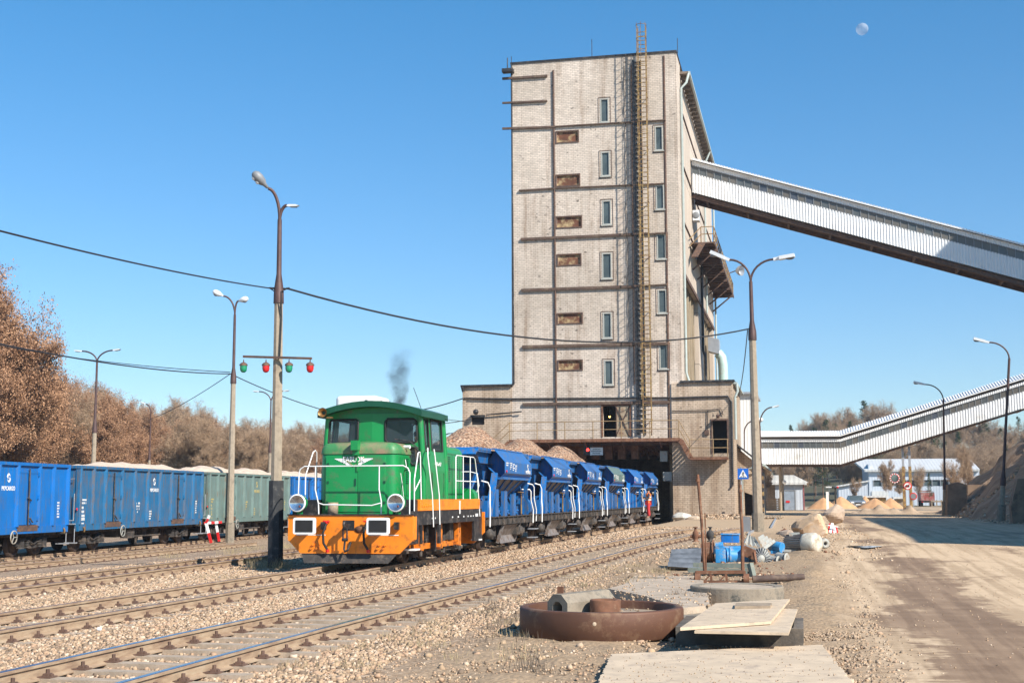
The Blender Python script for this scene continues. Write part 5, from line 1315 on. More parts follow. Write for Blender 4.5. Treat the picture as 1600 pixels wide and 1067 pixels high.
    # underframe
    m = MB()
    for s in (-1,1):
        m.box(min(s*1.3,s*1.38),max(s*1.3,s*1.38),.15,7.85,.98,1.22); m.box(min(s*1.26,s*1.44),max(s*1.26,s*1.44),.15,7.85,1.221,1.245)
        for y in np.arange(.3,7.8,.7): m.box(min(s*1.381,s*1.43),max(s*1.381,s*1.43),y,y+.05,1.0,1.22)
    m.box(-1.25,1.25,.1,.18,.95,1.24); m.box(-1.25,1.25,7.82,7.9,.95,1.24); m.box(-.2,.2,.18,7.82,.9,1.1); m.build('underframe', m_under, t)
    for s in (-1,1):
        for y in y_axle:
            m = MB(); m.prism([(y-.35,.98),(y+.35,.98),(y+.2,.55),(y-.2,.55)], 'x', min(s*.98,s*1.08), max(s*.98,s*1.08)); m.cyl((s*.9,y,.64),(s*1.16,y,.64),.12,n=10)
            for d in (-1,1): m.beam((s*1.03,y,.78),(s*1.03,y+d*.6,.93),.1,.07); m.cyl((s*1.1,y+d*.28,.62),(s*1.1,y+d*.28,.9),.09,n=10)
            m.build('axle_guard', m_under, t)
        MB().sphere((s*1.25,1.1,.72),.17,6).build('brake_cylinder', m_under, t); MB().sphere((s*1.25,5.6,.72),.17,6).build('brake_cylinder', m_under, t); MB().box(min(s*.9,s*1.3),max(s*.9,s*1.3),5.2,5.5,.6,.95).build('valve_box', m_under, t)
    for y in y_axle: w = MB(); wheelset(w, y, .46); w.build('wheelset', m_wheel, t)
    m = MB()
    for s in (-1,1):
        m.add([(s*1.3,2.9,.95),(s*1.3,5.4,.95),(s*1.05,5.2,.6),(s*1.05,3.1,.6)], [(0,1,2,3)]); m.add([(s*1.05,5.2,.6),(s*1.05,3.1,.6),(s*1.18,3.0,.36),(s*1.18,5.3,.36)], [(0,1,2,3)])
        for y in (2.9,5.4): m.beam((s*1.3,y,1.0),(s*1.1,y,.38),.05,.1)
    m.box(-1.0,1.0,3.1,5.2,.5,1.2); m.build('discharge_chute', m_gsteel, t)
    m = MB()
    for s in (-1,1):
        for y in (.1,7.9):
            d = -1 if y < 1 else 1; m.cyl((s*.87,y,1.1),(s*.87,y+d*.12,1.1),.09,n=10); m.cyl((s*.87,y+d*.1,1.1),(s*.87,y+d*.15,1.1),.22,n=16)
    m.cyl((0,-.3,1.08),(0,.1,1.08),.05,n=6); m.build('buffers', m_under, t)
    # end platform, handrails, hoses
    for s in (-1,1):
        MB().tube([(s*1.4,7.75,1.0),(s*1.42,7.7,1.4),(s*1.38,7.5,1.8),(s*1.38,7.5,2.2),(s*1.34,7.4,2.3),(s*1.2,6.9,2.35)],.022,6).build('handrail', m_white, t)
        MB().tube([(s*1.45,6.95,.95),(s*1.45,7.0,1.4),(s*1.4,6.85,1.75),(s*1.4,6.85,2.05),(s*1.36,6.8,2.12),(s*1.1,6.7,2.12)],.022,6).build('handrail', m_white, t)
        MB().box(min(s*1.2,s*1.5),max(s*1.2,s*1.5),7.1,7.7,.72,.75).build('step', m_galv, t); MB().box(min(s*1.2,s*1.5),max(s*1.2,s*1.5),7.1,7.6,.42,.45).build('step', m_galv, t)
        MB().tube([(s*1.46,.35,.95),(s*1.46,.4,1.4),(s*1.4,.6,1.75),(s*1.4,.6,2.15),(s*1.36,.5,2.3),(s*1.2,.3,2.35)],.022,6).build('handrail', m_white, t)
    m = MB()
    for s in (-1,1):
        m.tube([(s*1.05,6.85,1.25),(s*1.05,6.85,2.0)],.03,6); m.lathe([(.14,0),(.17,.02),(.14,.04)], (s*1.05,6.85,2.0), (0,0,1), 12)
        m.tube([(s*.5,7.3,1.25),(s*.5,7.3,2.5)],.03,6)
    m.build('brake_wheel', m_yel, t)
    if upper is not paint:
        m = MB()
        for s in (-1,1): m.add([(s*1.553,A+.03,zl+.02),(s*1.553,B-.03,zl+.02),(s*1.553,B-.03,zs),(s*1.553,A+.03,zs)], [(0,1,2,3)]); m.add([(s*1.555,A+.03,zs+.002),(s*1.555,B-.03,zs+.002),(s*1.205,B-.03,zt+.005),(s*1.205,A+.03,zt+.005)], [(0,1,2,3)])
        m.build('faded_panel', upper, t)
    X_ = 1.556
    m = lettering_marks(X_,A+.15,zs-.02,(.4,.3),seed,h=.04)
    for k in range(3):
        q_ = lettering_marks(X_,A+.75+.38*k,zs-.02-.03*k,(.26,.22,.28,.16),seed+k,h=.035); m.add(q_.v, q_.f)
    logo(m, X_, B-.7, zs-.14, .3); m.build('lettering', m_white, t)
    text('PKPCARGO', .15, (X_,B-.65,zl+.07), '+x', m_white, t, bold=.02, depth=.002)
    m = MB(); m.cyl((1.55,A+.2,zl+.05),(1.58,A+.2,zl+.05),.04,n=8); m.build('marker_lamp', m_red, t)
    t.location = (-10.85, y0, 0)
    return t
Y0H = 38.95; PH = 8.2
labs = ['first blue hopper wagon, coupled behind the locomotive, heaped with the largest stone mound', 'second blue hopper wagon in the train, loaded with a pointed heap of stone', 'third blue hopper wagon, with a low rounded stone heap under the red signal lamp', 'fourth hopper wagon, its upper side faded to grey-green', 'fifth hopper wagon, the small blue one the worker stands on', 'sixth and last hopper wagon, at the mouth of the dark portal']
hoppers = []
for i in range(6):
    hoppers.append(hopper(labs[i], Y0H+PH*i, m_blue if i != 4 else m_blue_lite, (m_blue if i not in (3,) else m_hgreen) if i != 4 else m_blue_lite, 10+i))
def heap(name, x0, x1, y0, y1, z, h, mat, label, cat, seed=1, nx=26, ny=60, pw=1.25, humps=None, ridge=.25):
    r = random.Random(seed); m = MB()
    humps = humps or [((y0+y1)/2, (y1-y0)/2)]
    for j in range(ny+1):
        for i in range(nx+1):
            u = i/nx; v = j/ny; x = x0+(x1-x0)*u; y = y0+(y1-y0)*v
            zz = 0
            for hc, hw in humps:
                d = math.hypot((u-.5)*2*.92, (y-hc)/hw); k_ = max(0, 1-d**pw); zz = max(zz, k_)
            e = min(1, min(u, 1-u)*8, min(v, 1-v)*10)
            m.v.append((x, y, z + h*zz*e + (r.uniform(-.02,.02)+.03*math.sin(x*5+y*3))*e))
    for j in range(ny):
        for i in range(nx):
            a = j*(nx+1)+i; m.f.append((a, a+1, a+nx+2, a+nx+1)); m.sm.append(False); m.mi.append(0)
    n0 = len(m.v); m.v += [(x0,y0,z-.4),(x1,y0,z-.4),(x1,y1,z-.4),(x0,y1,z-.4)]; m.f.append((n0+3,n0+2,n0+1,n0)); m.sm.append(False); m.mi.append(0)
    return one(m, name, mat, label, cat, 'stone loads heaped in wagons', loc=((x0+x1)/2,(y0+y1)/2,z))
hl = [('large brown stone heap in the first hopper behind the cab', .95), ('pointed brown stone heap in the second hopper', .88), ('low brown stone heap in the third hopper below the notice board', .92)]
for i, (lb, h) in enumerate(hl):
    y0 = Y0H+PH*i
    heap('stone_load', -10.85-1.1, -10.85+1.12, y0+.4, y0+7.7, 3.3, h, m_heap, lb, 'stone load', seed=i, humps=[(y0+3.9, 4.1)])
heap('stone_load', -10.85-1.1, -10.85+1.12, Y0H+PH*3+.4, Y0H+PH*3+7.7, 3.3, .12, m_heap, 'thin strip of stone showing above the fourth, grey-green hopper', 'stone load', seed=9)

# ---------- open wagons on the left track
def gondola(label, yc, paint, seed, lite=False):
    t = thing('open_wagon', label, 'open wagon', (0,0,0), 'open wagons on the left track')
    L = 6.25; W_ = 1.4; zf = 1.0; zt = 3.15
    m = MB()
    for s in (-1,1): m.box(min(s*W_,s*(W_-.05)),max(s*W_,s*(W_-.05)),-L,L,zf,zt)
    m.box(-W_+.051,W_-.051,-L,-L+.05,zf,zt); m.box(-W_+.051,W_-.051,L-.05,L,zf,zt); m.box(-W_+.05,W_-.05,-L+.05,L-.05,zf+.05,zf+.12); m.build('body', paint, t)
    m = MB()
    for s in (-1,1): m.box(min(s*(W_-.08),s*(W_+.08)),max(s*(W_-.08),s*(W_+.08)),-L-.06,L+.06,zt+.001,zt+.11); m.box(min(s*W_,s*(W_+.05)),max(s*W_,s*(W_+.05)),-L,L,zf-.18,zf+.06)
    for s in (-1,1): m.box(-W_+.081,W_-.081,min(s*(L-.06),s*(L+.08)),max(s*(L-.06),s*(L+.08)),zt+.001,zt+.11)
    m.build('top_rail', paint, t)
    m = MB(); pl = [-L+.04, -L+1.15, -L+2.3, -2.05, -.7, .7, 2.05, L-2.3, L-1.15, L-.04]
    posts = [-6.21,-5.1,-4.05,-2.55,-1.3,0,1.3,2.55,4.05,5.1,6.21]
    for s in (-1,1):
        for y in posts: MB().prism([(s*(W_+.001),y-.08),(s*(W_+.11),y-.035),(s*(W_+.11),y+.035),(s*(W_+.001),y+.08)], 'z', zf+.061, zt-.001).build('rib', paint, t)
        for y in (-6.21,6.21): m.box(min(s*(W_-.1),s*(W_+.06)),max(s*(W_-.1),s*(W_+.06)),min(y,y*1.012),max(y,y*1.012),.8,zt)
    for yy in (-L-.08, L+.0):
        for x in (-.9,-.3,.3,.9): m.box(x-.05,x+.05,yy,yy+.08,zf,zt)
    m.build('end_frame', paint, t)
    for s in (-1,1):
        for yc_ in (-3.3,3.3):
            m = MB()
            for d in (-1,1): y_ = yc_+d*.34; m.box(min(s*(W_+.001),s*(W_+.035)),max(s*(W_+.001),s*(W_+.035)),y_-.3,y_+.3,zf+.12,zt-.16); m.box(min(s*(W_+.036),s*(W_+.05)),max(s*(W_+.036),s*(W_+.05)),y_-.3,y_+.3,zt-.26,zt-.2)
            for d in (-1,1):
                for z in (1.25,2.0,2.8): m.box(min(s*(W_+.03),s*(W_+.08)),max(s*(W_+.03),s*(W_+.08)),yc_+d*.68-.04,yc_+d*.68+.04,z,z+.14)
            dd = m.build('side_door', paint, t)
            m = MB(); m.tube([(s*(W_+.07),yc_,zf+.1),(s*(W_+.07),yc_,zt-.1)],.025,6); m.beam((s*(W_+.09),yc_-.1,2.05),(s*(W_+.09),yc_+.12,1.95),.04,.05); m.tube([(s*(W_+.1),yc_+.05,1.35),(s*(W_+.12),yc_+.22,1.2)],.03,5); m.build('lock_bar', m_under, dd)
            m = MB(); m.box(min(s*(W_+.001),s*(W_+.065)),max(s*(W_+.001),s*(W_+.065)),yc_-.7,yc_+.7,zf-.1,zf+.1); m.build('sill', m_rust_d, dd)
    m = MB(); m.box(-1.0,1.0,-L,L,.7,.99); m.box(-.3,.3,-L,L,.55,.7)
    for y in (-2,-.8,.6,1.8): m.box(-.9,1.0,y,y+.4,.45,.7)
    m.tube([(1.1,-1,.45),(1.1,2.2,.45)],.04,5); m.box(1.0,1.3,-1.6,-.9,.4,.75); m.box(1.05,1.12,-.3,-.25,.1,.75); m.box(1.05,1.12,1.3,1.35,.1,.75); m.box(1.05,1.12,-.3,1.35,.1,.16); m.build('underframe', m_under, t)
    for yb in (-4.35,4.35):
        bo = MB().box(-.94,.94,yb-.2,yb+.2,.4,.6).build('bogie', m_under, t)
        for s in (-1,1):
            bg_ = MB(); pr = [(yb-1.05,.6),(yb-.85,.68),(yb-.4,.62),(yb-.2,.45),(yb+.2,.45),(yb+.4,.62),(yb+.85,.68),(yb+1.05,.6),(yb+1.05,.38),(yb+.6,.4),(yb+.3,.28),(yb-.3,.28),(yb-.6,.4),(yb-1.05,.38)]
            bg_.prism(pr, 'x', min(s*.95,s*1.08), max(s*.95,s*1.08))
            for d in (-.8,.8):
                bg_.box(min(s*1.0,s*1.16),max(s*1.0,s*1.16),yb+d-.14,yb+d+.14,.3,.62)
                for k in range(5): bg_.cyl((s*1.12,yb+d*.55,.32+.055*k),(s*1.12,yb+d*.55,.35+.055*k),.1,n=12)
            bg_.tube([(s*1.12,yb-.8,.62),(s*1.15,yb-.4,.55),(s*1.15,yb,.42),(s*1.15,yb+.4,.55),(s*1.12,yb+.8,.62)],.03,5)
            bg_.build('side_frame', m_under, bo)
        for d in (-.8,.8): w = MB(); wheelset(w, yb+d, .44, z0=0, n=18); w.build('wheelset', m_wheel, bo)
    m = MB()
    for s in (-1,1):
        for y in (-1,1): m.cyl((s*.87,y*L,.9),(s*.87,y*(L+.3),.9),.09,n=8); m.cyl((s*.87,y*(L+.3),.9),(s*.87,y*(L+.35),.9),.22,n=14)
    m.cyl((0,-L-.3,.85),(0,L+.3,.85),.05,n=6); m.build('buffers', m_under, t)
    m = MB(); x = W_+.1; yw_ = -2.6 if seed != 1 else 2.2
    m.lathe([(.2,0),(.235,.0),(.235,.03),(.2,.03)], (x+.05,yw_,.72), (1,0,0), 18)
    for a in range(3): m.beam((x+.06,yw_,.72),(x+.06,yw_+.21*math.cos(a*2.09),.72+.21*math.sin(a*2.09)),.025,.025)
    m.build('brake_wheel', m_mgrey, t)
    m = MB()
    for y in (-L-.12, L+.12):
        for xx in (.75,1.3): m.tube([(xx,y,1.2),(xx,y,2.2)],.018,5)
        m.tube([(.75,y,1.2),(1.3,y,1.2)],.018,5); m.box(1.0,1.42,y-.12,y+.12,.35,.39); m.tube([(1.4,y-.1,.9),(1.4,y-.1,.37)],.018,5); m.box(.6,1.35,y-.12,y+.12,1.05,1.09)
    m.tube([(.4,-L-.14,2.7),(1.3,-L-.14,2.75)],.018,5); m.build('handrail', m_galv, t)
    m = MB()
    for y in (-5.9,5.9): m.tube([(W_+.08,y,.95),(W_+.13,y,.86),(W_+.08,y+.05,.78)],.035,6)
    m.build('tow_hook', m_yel, t)
    X_ = W_+.004; m = lettering_marks(X_,-6.0,2.0,(.42,.4),seed,h=.07)
    for q_ in (lettering_marks(X_,-6.0,1.72,(.2,.3,.25),seed+1,h=.09), lettering_marks(X_,-6.02,1.3,(.3,.3),seed+2,h=.11), lettering_marks(X_,-1.05,1.85,(.35,.3,.3,.15),seed+3,h=.07), lettering_marks(X_,.25,1.5,(.25,.25,.25,.25),seed+4,h=.06), lettering_marks(X_,5.5,1.9,(.14,.14,.14,.1,.12,.14),seed+5,h=.06)): m.add(q_.v, q_.f)
    for y in (.75,): logo(m, X_, y, 2.72, .36)
    if seed == 1: logo(m, X_, 2.0, 2.72, .36)
    col = m_white if seed != 3 else M('faded_yellow_lettering', (.5,.4,.15), .6); m.build('lettering', col, t)
    text('PKPCARGO', .2, (X_,.78 if seed != 1 else 2.0,2.36), '+x', col, t, bold=.02, depth=.002, sx=.85)
    m = MB(); m.cyl((W_,-6.35,1.62),(W_+.02,-6.35,1.62),.05,n=8); m.build('marker', m_red, t)
    s = -.08; t.location = (fG(yc), yc, -.175); t.rotation_euler.z = math.atan(.08)
    return t
GP = 13.35; g0 = 37.8
gl = ['bright blue open wagon at the left edge of the picture', 'darker blue open wagon with white logo, between the bright blue and grey-green wagons', 'grey-green open wagon behind the signal mast', 'blue open wagon partly hidden behind the locomotive front', 'far open wagon of the left string behind the locomotive']
for i, (lb, pt) in enumerate(zip(gl, (m_blue_lite, m_blue_dull, m_ggreen, m_blue_lite, m_blue))):
    yc = g0+GP*i; gw = gondola(lb, yc, pt, i+1)
    if i in (1,2,3):
        h = heap('stone_load', -1.33, 1.33, -6.1, 6.1, 2.93, .5 if i == 1 else .58, m_sandheap, ['', 'pale gravel load rising above the darker blue open wagon', 'pale gravel load heaped in the grey-green open wagon', 'pale gravel load in the blue open wagon behind the locomotive'][i], 'stone load', seed=20+i, pw=2.2, humps=[(-2.8,5.0),(3.0,5.0)] if i != 1 else [(.5,6.0),(3.6,4.2)])
        h.location = (gw.location.x, gw.location.y, gw.location.z+2.93+.1); h.rotation_euler.z = math.atan(.08)
# ================================================================ road signs, barrier
def sign_pole(m, x, y, z0, z1, r=.04): m.tube([(x,y,z0),(x,y,z1)], r, 8)
# pedestrian crossing sign
p = AY(1161,740,78); t = thing('pedestrian_sign', 'square blue pedestrian crossing sign with white triangle on a tall pole', 'road sign', (p.x, 78, .45))
m = MB(); sign_pole(m, p.x-.12, 78.06, .4, p.z+.4); m.build('pole', m_galv, t)
m = MB(); s_ = .31; m.box(p.x-s_,p.x+s_,77.97,78.0,p.z-s_,p.z+s_); bp = m.build('sign_plate', M('sign_blue', (.01,.12,.5), .35, var=.05), t)
MB().prism([(p.x-.24,p.z-.2),(p.x+.24,p.z-.2),(p.x,p.z+.24)], 'y', 77.96, 77.968).build('triangle', m_white, bp)
m = MB()
for i in range(4): m.beam((p.x-.17+i*.1,77.955,p.z-.195),(p.x-.13+i*.085,77.955,p.z-.15),.03,.006,(0,1,0))
m.sphere((p.x+.01,77.955,p.z+.1),.03,5,(1,.2,1)); m.beam((p.x+.01,77.955,p.z+.08),(p.x,77.955,p.z-.04),.05,.008,(0,1,0))
for a, b in (((0,-.04),(-.08,-.16)),((0,-.04),(.07,-.16)),((.01,.06),(-.07,-.02)),((.01,.06),(.08,0))): m.beam((p.x+a[0],77.953,p.z+a[1]),(p.x+b[0],77.953,p.z+b[1]),.028,.008,(0,1,0))
m.build('walking_figure', m_black, bp)
# red and white marker trestle between the tracks
b1 = AZp(336,848,-.2); Yb = b1.y; t = thing('track_marker', 'red and white striped trestle marker standing between the left tracks', 'marker', (b1.x, Yb, -.2))
def stripe(m, a, b, n, w, start=0):
    a = Vector(a); b = Vector(b)
    for i in range(n):
        m.cm = (i+start) % 2; m.beam(a.lerp(b, i/n), a.lerp(b, (i+1)/n), w, .05, (0,1,0))
sw = [m_red, m_white]
A = [AY(x, y, Yb) for x, y in ((330,848),(322,817),(338,846),(333,817))]
m = MB(); stripe(m, A[0], A[1], 2, .13, 0); m.build('leg', sw, t); m = MB(); stripe(m, A[2]+Vector((.0,.3,0)), A[3]+Vector((0,.3,0)), 2, .11, 0); m.build('leg', sw, t)
m = MB(); stripe(m, A[1]+Vector((-.1,0,.0)), A[3]+Vector((.3,.3,.04)), 5, .11, 0); m.build('cross_board', sw, t)
m = MB(); m.cm = 0; m.beam(A[1], A[1]+Vector((.1,0,.2)),.1,.05,(0,1,0)); m.cm = 1; m.beam(A[1]+Vector((.1,0,.2)), A[1]+Vector((.15,0,.36)),.12,.05,(0,1,0)); m.build('top_board', sw, t)
# traffic mirror, round signs by the conveyor support
YS = 126
def round_sign(label, x, y, rpx, face, rimc, Y=YS, kind='road sign', name='road_sign', pole=True, extra=None):
    p = AY(x, y, Y); r = rpx*Y*.976/2064
    t = thing(name, label, kind, (p.x, Y, gz(p.x, Y)))
    m = MB(); m.lathe([(0,.0),(r*.8,.0)], p, (0,-1,0), 24); m.build('sign_face', face, t)
    m = MB(); m.lathe([(r*.76,.01),(r,.012),(r,-.03),(0,-.03)], p, (0,-1,0), 24); m.build('rim', rimc, t)
    if pole: m = MB(); sign_pole(m, p.x, Y+.07, gz(p.x, Y)-.1, p.z+r); m.build('pole', m_galv, t)
    return t, p, r
m_mirror = M('mirror_glass', (.35,.4,.42), .06, 1.0, var=.1)
t, p, r = round_sign('round traffic mirror with a red and white edge, held out left of the conveyor support', 1398, 747, 7.5, m_mirror, m_red, name='traffic_mirror', kind='mirror', pole=False)
m = MB()
for i in range(12): a = i*PI/6; m.beam((p.x+r*.8*math.cos(a),YS-.02,p.z+r*.8*math.sin(a)),(p.x+r*1.02*math.cos(a),YS-.02,p.z+r*1.02*math.sin(a)),.1,.02,(0,1,0))
m.build('white_marks', m_white, t); MB().beam((p.x+.2,YS+.05,p.z-.5),(AY(1415,758,YS).x,YS+.05,AY(1415,758,YS).z),.07,.07).build('bracket', m_rusty, t)
t, p, r = round_sign('round no-lorries sign with red rim and diagonal on the yellow support foot', 1418, 759, 6.2, m_white, m_red, pole=False)
m = MB(); m.box(p.x-.15,p.x+.17,YS-.03,YS-.02,p.z-.1,p.z+.1); m.box(p.x-.2,p.x-.16,YS-.03,YS-.02,p.z-.1,p.z+.02); m.build('lorry_symbol', m_black, t); MB().beam((p.x-r*.6,YS-.05,p.z-r*.6),(p.x+r*.6,YS-.05,p.z+r*.6),.06,.01,(0,1,0)).build('diagonal', m_red, t)
MB().box(p.x-.1,p.x+.1,YS+.03,CY2+1.2,p.z-.05,p.z+.05).build('bracket', m_galv, t)
round_sign('round dull sign with dark red rim on a thin pole right of the yellow support', 1427, 775, 5.6, m_lampg, m_red)

# ================================================================ sheds, hall, vehicles far behind
m_shed = corr('blue_grey_cladding', (.52,.57,.63), .4); m_shed_r = corr('light_metal_roof', (.6,.6,.58), .5)
def far_box(name, label, x0, y0, x1, y1, Y, dep, slope=0, wm=None, cat='building'):
    a = AY(x0, y1, Y); b = AY(x1, y0, Y); z0 = gz(a.x, Y)-.2
    t = thing(name, label, cat, ((a.x+b.x)/2, Y, z0))
    m = MB(); m.prism([(a.x,z0),(b.x,z0),(b.x,b.z+slope),(a.x,b.z)], 'y', Y, Y+dep); m.build('wall', wm or m_shed, t)
    m = MB(); m.prism([(a.x-.3,b.z+.01),(b.x+.3,b.z+slope+.01),(b.x+.3,b.z+slope+.22),(a.x-.3,b.z+.22)], 'y', Y-.4, Y+dep+.4); m.build('roof', m_shed_r, t)
    return t, a, b, z0
YA = 141
t, a, b, z0 = far_box('grey_shed', 'small grey-blue metal shed with a garage door and tiny red sign', 1212, 757, 1256, 797, YA, 8)
m = MB(); pk = AY(1237,748,YA+4).z; m.prism([(a.x-4,b.z+.23),(b.x+.5,b.z+.23),(b.x-1.0,b.z+1.0),(a.x-1,b.z+1.0)], 'y', YA, YA+8); m.build('gable_roof', m_shed_r, t)
gd = px(1224,767,1242,797,YA); m = MB(); m.box(gd[0],gd[1],YA-.1,YA-.02,z0,gd[3]); dd = m.build('garage_door', M('grey_door', (.25,.3,.36), .6), t)
m = MB(); m.box(gd[0]-.12,gd[0],YA-.12,YA-.01,z0,gd[3]+.12); m.box(gd[1],gd[1]+.12,YA-.12,YA-.01,z0,gd[3]+.12); m.box(gd[0],gd[1],YA-.12,YA-.01,gd[3],gd[3]+.12); m.build('door_frame', m_lampg, t)
r_ = px(1228,782,1234,785,YA); MB().box(r_[0],r_[1],YA-.14,YA-.105,r_[2],r_[3]).build('red_sign', m_red, dd)
m = MB(); m.box(b.x-.1,b.x+.02,YA-.05,YA+.0-.001,z0,b.z); m.build('red_corner_trim', M('maroon_trim', (.3,.1,.1)), t)
t, a, b, z0 = far_box('brick_hut', 'small brown brick hut at the left end of the grey shed', 1195, 757, 1211, 797, YA+1, 6, wm=m_brick2)
# stack of timber
t = thing('timber_stack', 'stack of weathered timber sleepers in front of the grey shed', 'timber stack', AY(1210,797,133)); a,b,c,d = px(1196,778,1226,797,133); m = MB(); n = 7
for i in range(n):
    z = c+(d-c)*i/n
    for k in range(3): m.box(a+random.uniform(-.2,.1)*(1), b+random.uniform(-.5,0)*(i/n+.3), 133+k*.4, 133.3+k*.4, z, z+(d-c)/n*.6)
    for x in (a+.3,(a+b)/2,b-.6): m.box(x,x+.12,133,134.1,z+(d-c)/n*.6,z+(d-c)/n*.99)
m.build('timbers', m_wood, t)
m = MB()
for x, yt in ((1218,700),(1223,690)): pass
t = thing('utility_pole', 'pair of slim concrete poles standing before the grey shed', 'utility pole', AY(1218,797,131)); m = MB()
q1 = AY(1218.5,727,131); q2 = AY(1221.5,727,134); m.tube([(q1.x,131,.3),(q1.x,131,q1.z+.1)],.13,8); m.tube([(q2.x,134,.3),(q2.x,134,q2.z)],.16,8); m.build('post', m_pole, t); MB().sphere(AY(1225.5,753,131),.2,6).build('lamp_head', m_lampw, t)
# blue hall
YH = 205
zH = gz(40, YH)
q = AY(1358,730,YH); 
hall = thing('industrial_hall', 'long pale blue metal hall with a ribbon of windows, beyond the conveyor support', 'building', (AY(1430,790,YH).x, YH, zH))
a = AY(1357,735,YH); b = AY(1530,735,YH)
m = MB(); wz = AY(1380,760,YH); wz2 = AY(1380,749,YH)
z0 = AY(1400,790,YH).z-1
ru = px(1364,750,1500,759,YH); gu = px(1362,767,1388,795,YH)
hh = [((ru[0]-a.x)/(b.x-a.x), (ru[2]-z0)/(a.z-z0), (ru[1]-a.x)/(b.x-a.x), (ru[3]-z0)/(a.z-z0))]
m.wall((a.x,YH,z0),(b.x,YH,z0),(b.x,YH,a.z),(a.x,YH,a.z), hh, .3); m.box(a.x,a.x+.3,YH+.31,YH+22,z0,a.z+1.0); m.build('wall', m_shed, hall)
m = MB(); m.quad((ru[0],YH+.2,ru[2]),(ru[1],YH+.2,ru[2]),(ru[1],YH+.2,ru[3]),(ru[0],YH+.2,ru[3])); m.build('ribbon_window', m_pane, hall)
m = MB(); x = ru[0]
while x < ru[1]: m.box(x,x+.15,YH-.05,YH+.1,ru[2],ru[3]); x += 1.2
m.build('window_bars', m_lampg, hall)
m = MB(); m.box(gu[0],gu[1],YH-.15,YH-.02,z0,gu[3]); m.build('roller_door', m_shed_r, hall)
m = MB(); m.wall((a.x-.6,YH-.6,a.z+.1),(b.x,YH-.6,a.z+.1),(b.x,YH+11,a.z+2.0),(a.x-2,YH+11,a.z+2.0),(),.3); m.build('roof', m_shed_r, hall)
t, a, b, z0 = far_box('blue_annex', 'low blue-grey building with a slanting roof left of the long hall', 1311, 761, 1356, 790, 195, 10, slope=.8)
# sand piles
def cone(label, x, ybase, ytop, wpx, Y, mat=m_sand, name='sand_pile'):
    c = AY(x, ybase, Y); z0 = gz(c.x, Y)-.1; r = wpx*Y*.976/2064/2; h = (ybase-ytop)*Y*.976/2064+.1
    m = MB(); N = 26; R_ = 7
    for i in range(R_+1):
        for k in range(N):
            t_ = 2*PI*k/N; u = i/R_; rr = r*u*(1+.08*math.sin(3*t_+x)+random.uniform(-.02,.02)); m.v.append((c.x+rr*math.cos(t_), Y+rr*.8*math.sin(t_), z0+h*(1-u**1.15)+(.03*math.sin(7*t_) if i else 0)))
    for i in range(R_):
        for k in range(N): m.f.append((i*N+k, (i+1)*N+k, (i+1)*N+(k+1) % N, i*N+(k+1) % N)); m.sm.append(True); m.mi.append(0)
    return one(m, name, mat, label, 'sand pile', 'sand piles in the far yard')
cone('orange sand pile just right of the grey shed', 1287, 796, 778, 52, 150)
cone('orange sand pile behind the round boulder', 1314, 796, 777, 52, 156)
cone('small orange sand pile right of the silver car', 1352, 795, 777, 30, 168)
cone('middle orange sand pile between the car and the yellow support', 1368, 797, 781, 56, 158)
cone('rightmost orange sand pile, left of the yellow support', 1392, 795, 779, 44, 160)
m_soil = M('yard_soil', (.36,.27,.19), .95, var=.2, scale=2, bump=.6, bscale=4)
def ridge(label, xa, xb, yb, hpx, Y, mat, name='dirt_ridge', dep=2.5):
    m = MB(); n = 40; k_ = 10; a = AY(xa,yb,Y); b = AY(xb,yb,Y)
    for i in range(n+1):
        for j in range(k_+1):
            u, v = i/n, j/k_; x = a.x+(b.x-a.x)*u; y = Y+dep*(v-.5); e = math.sin(PI*v)*min(1,6*u,6*(1-u))
            m.v.append((x, y, gz(x,y)-.05+e*(hpx*Y*.976/2064*(.65+.35*math.sin(u*9+1)*math.cos(u*23))+random.uniform(-.07,.07))))
    for i in range(n):
        for j in range(k_): q0 = i*(k_+1)+j; m.f.append((q0, q0+k_+1, q0+k_+2, q0+1)); m.sm.append(True); m.mi.append(0)
    return one(m, name, mat, label, 'dirt ridge')
ridge('low ridge of pushed-up pale soil at the foot of the yellow support', 1326, 1445, 803, 15, 110, m_soil)
ridge('rubble bank at the foot of the brick annex', 1062, 1150, 812, 6, 86.6, m_soil, dep=2.2)
P_, S_ = [], []
for _ in range(900):
    u = random.random(); x = AY(1055,810,86).x+u*(AY(1160,810,86).x-AY(1055,810,86).x); y = random.uniform(84.2,87.6); P_.append((x,y,gz(x,y)+.02+.22*math.exp(-((y-86.8)/.6)**2))); S_.append(random.uniform(.05,.14))
for _ in range(500):
    x = random.uniform(-1.0,2.2); y = random.uniform(36,66); P_.append((x,y,gz(x,y)+.01)); S_.append(random.uniform(.02,.07))
for _ in range(900):
    x = random.uniform(9.5,14.5); y = random.uniform(70,100)
    if x > .155*y+.5: continue
    h = max(0, bankh(x,y)); P_.append((x,y,gz(x,y)+h+.02)); S_.append(random.uniform(.05,.22) if h > .1 else random.uniform(.03,.1))
rock_batch('rubble', P_, S_, m_stone, seed=5)
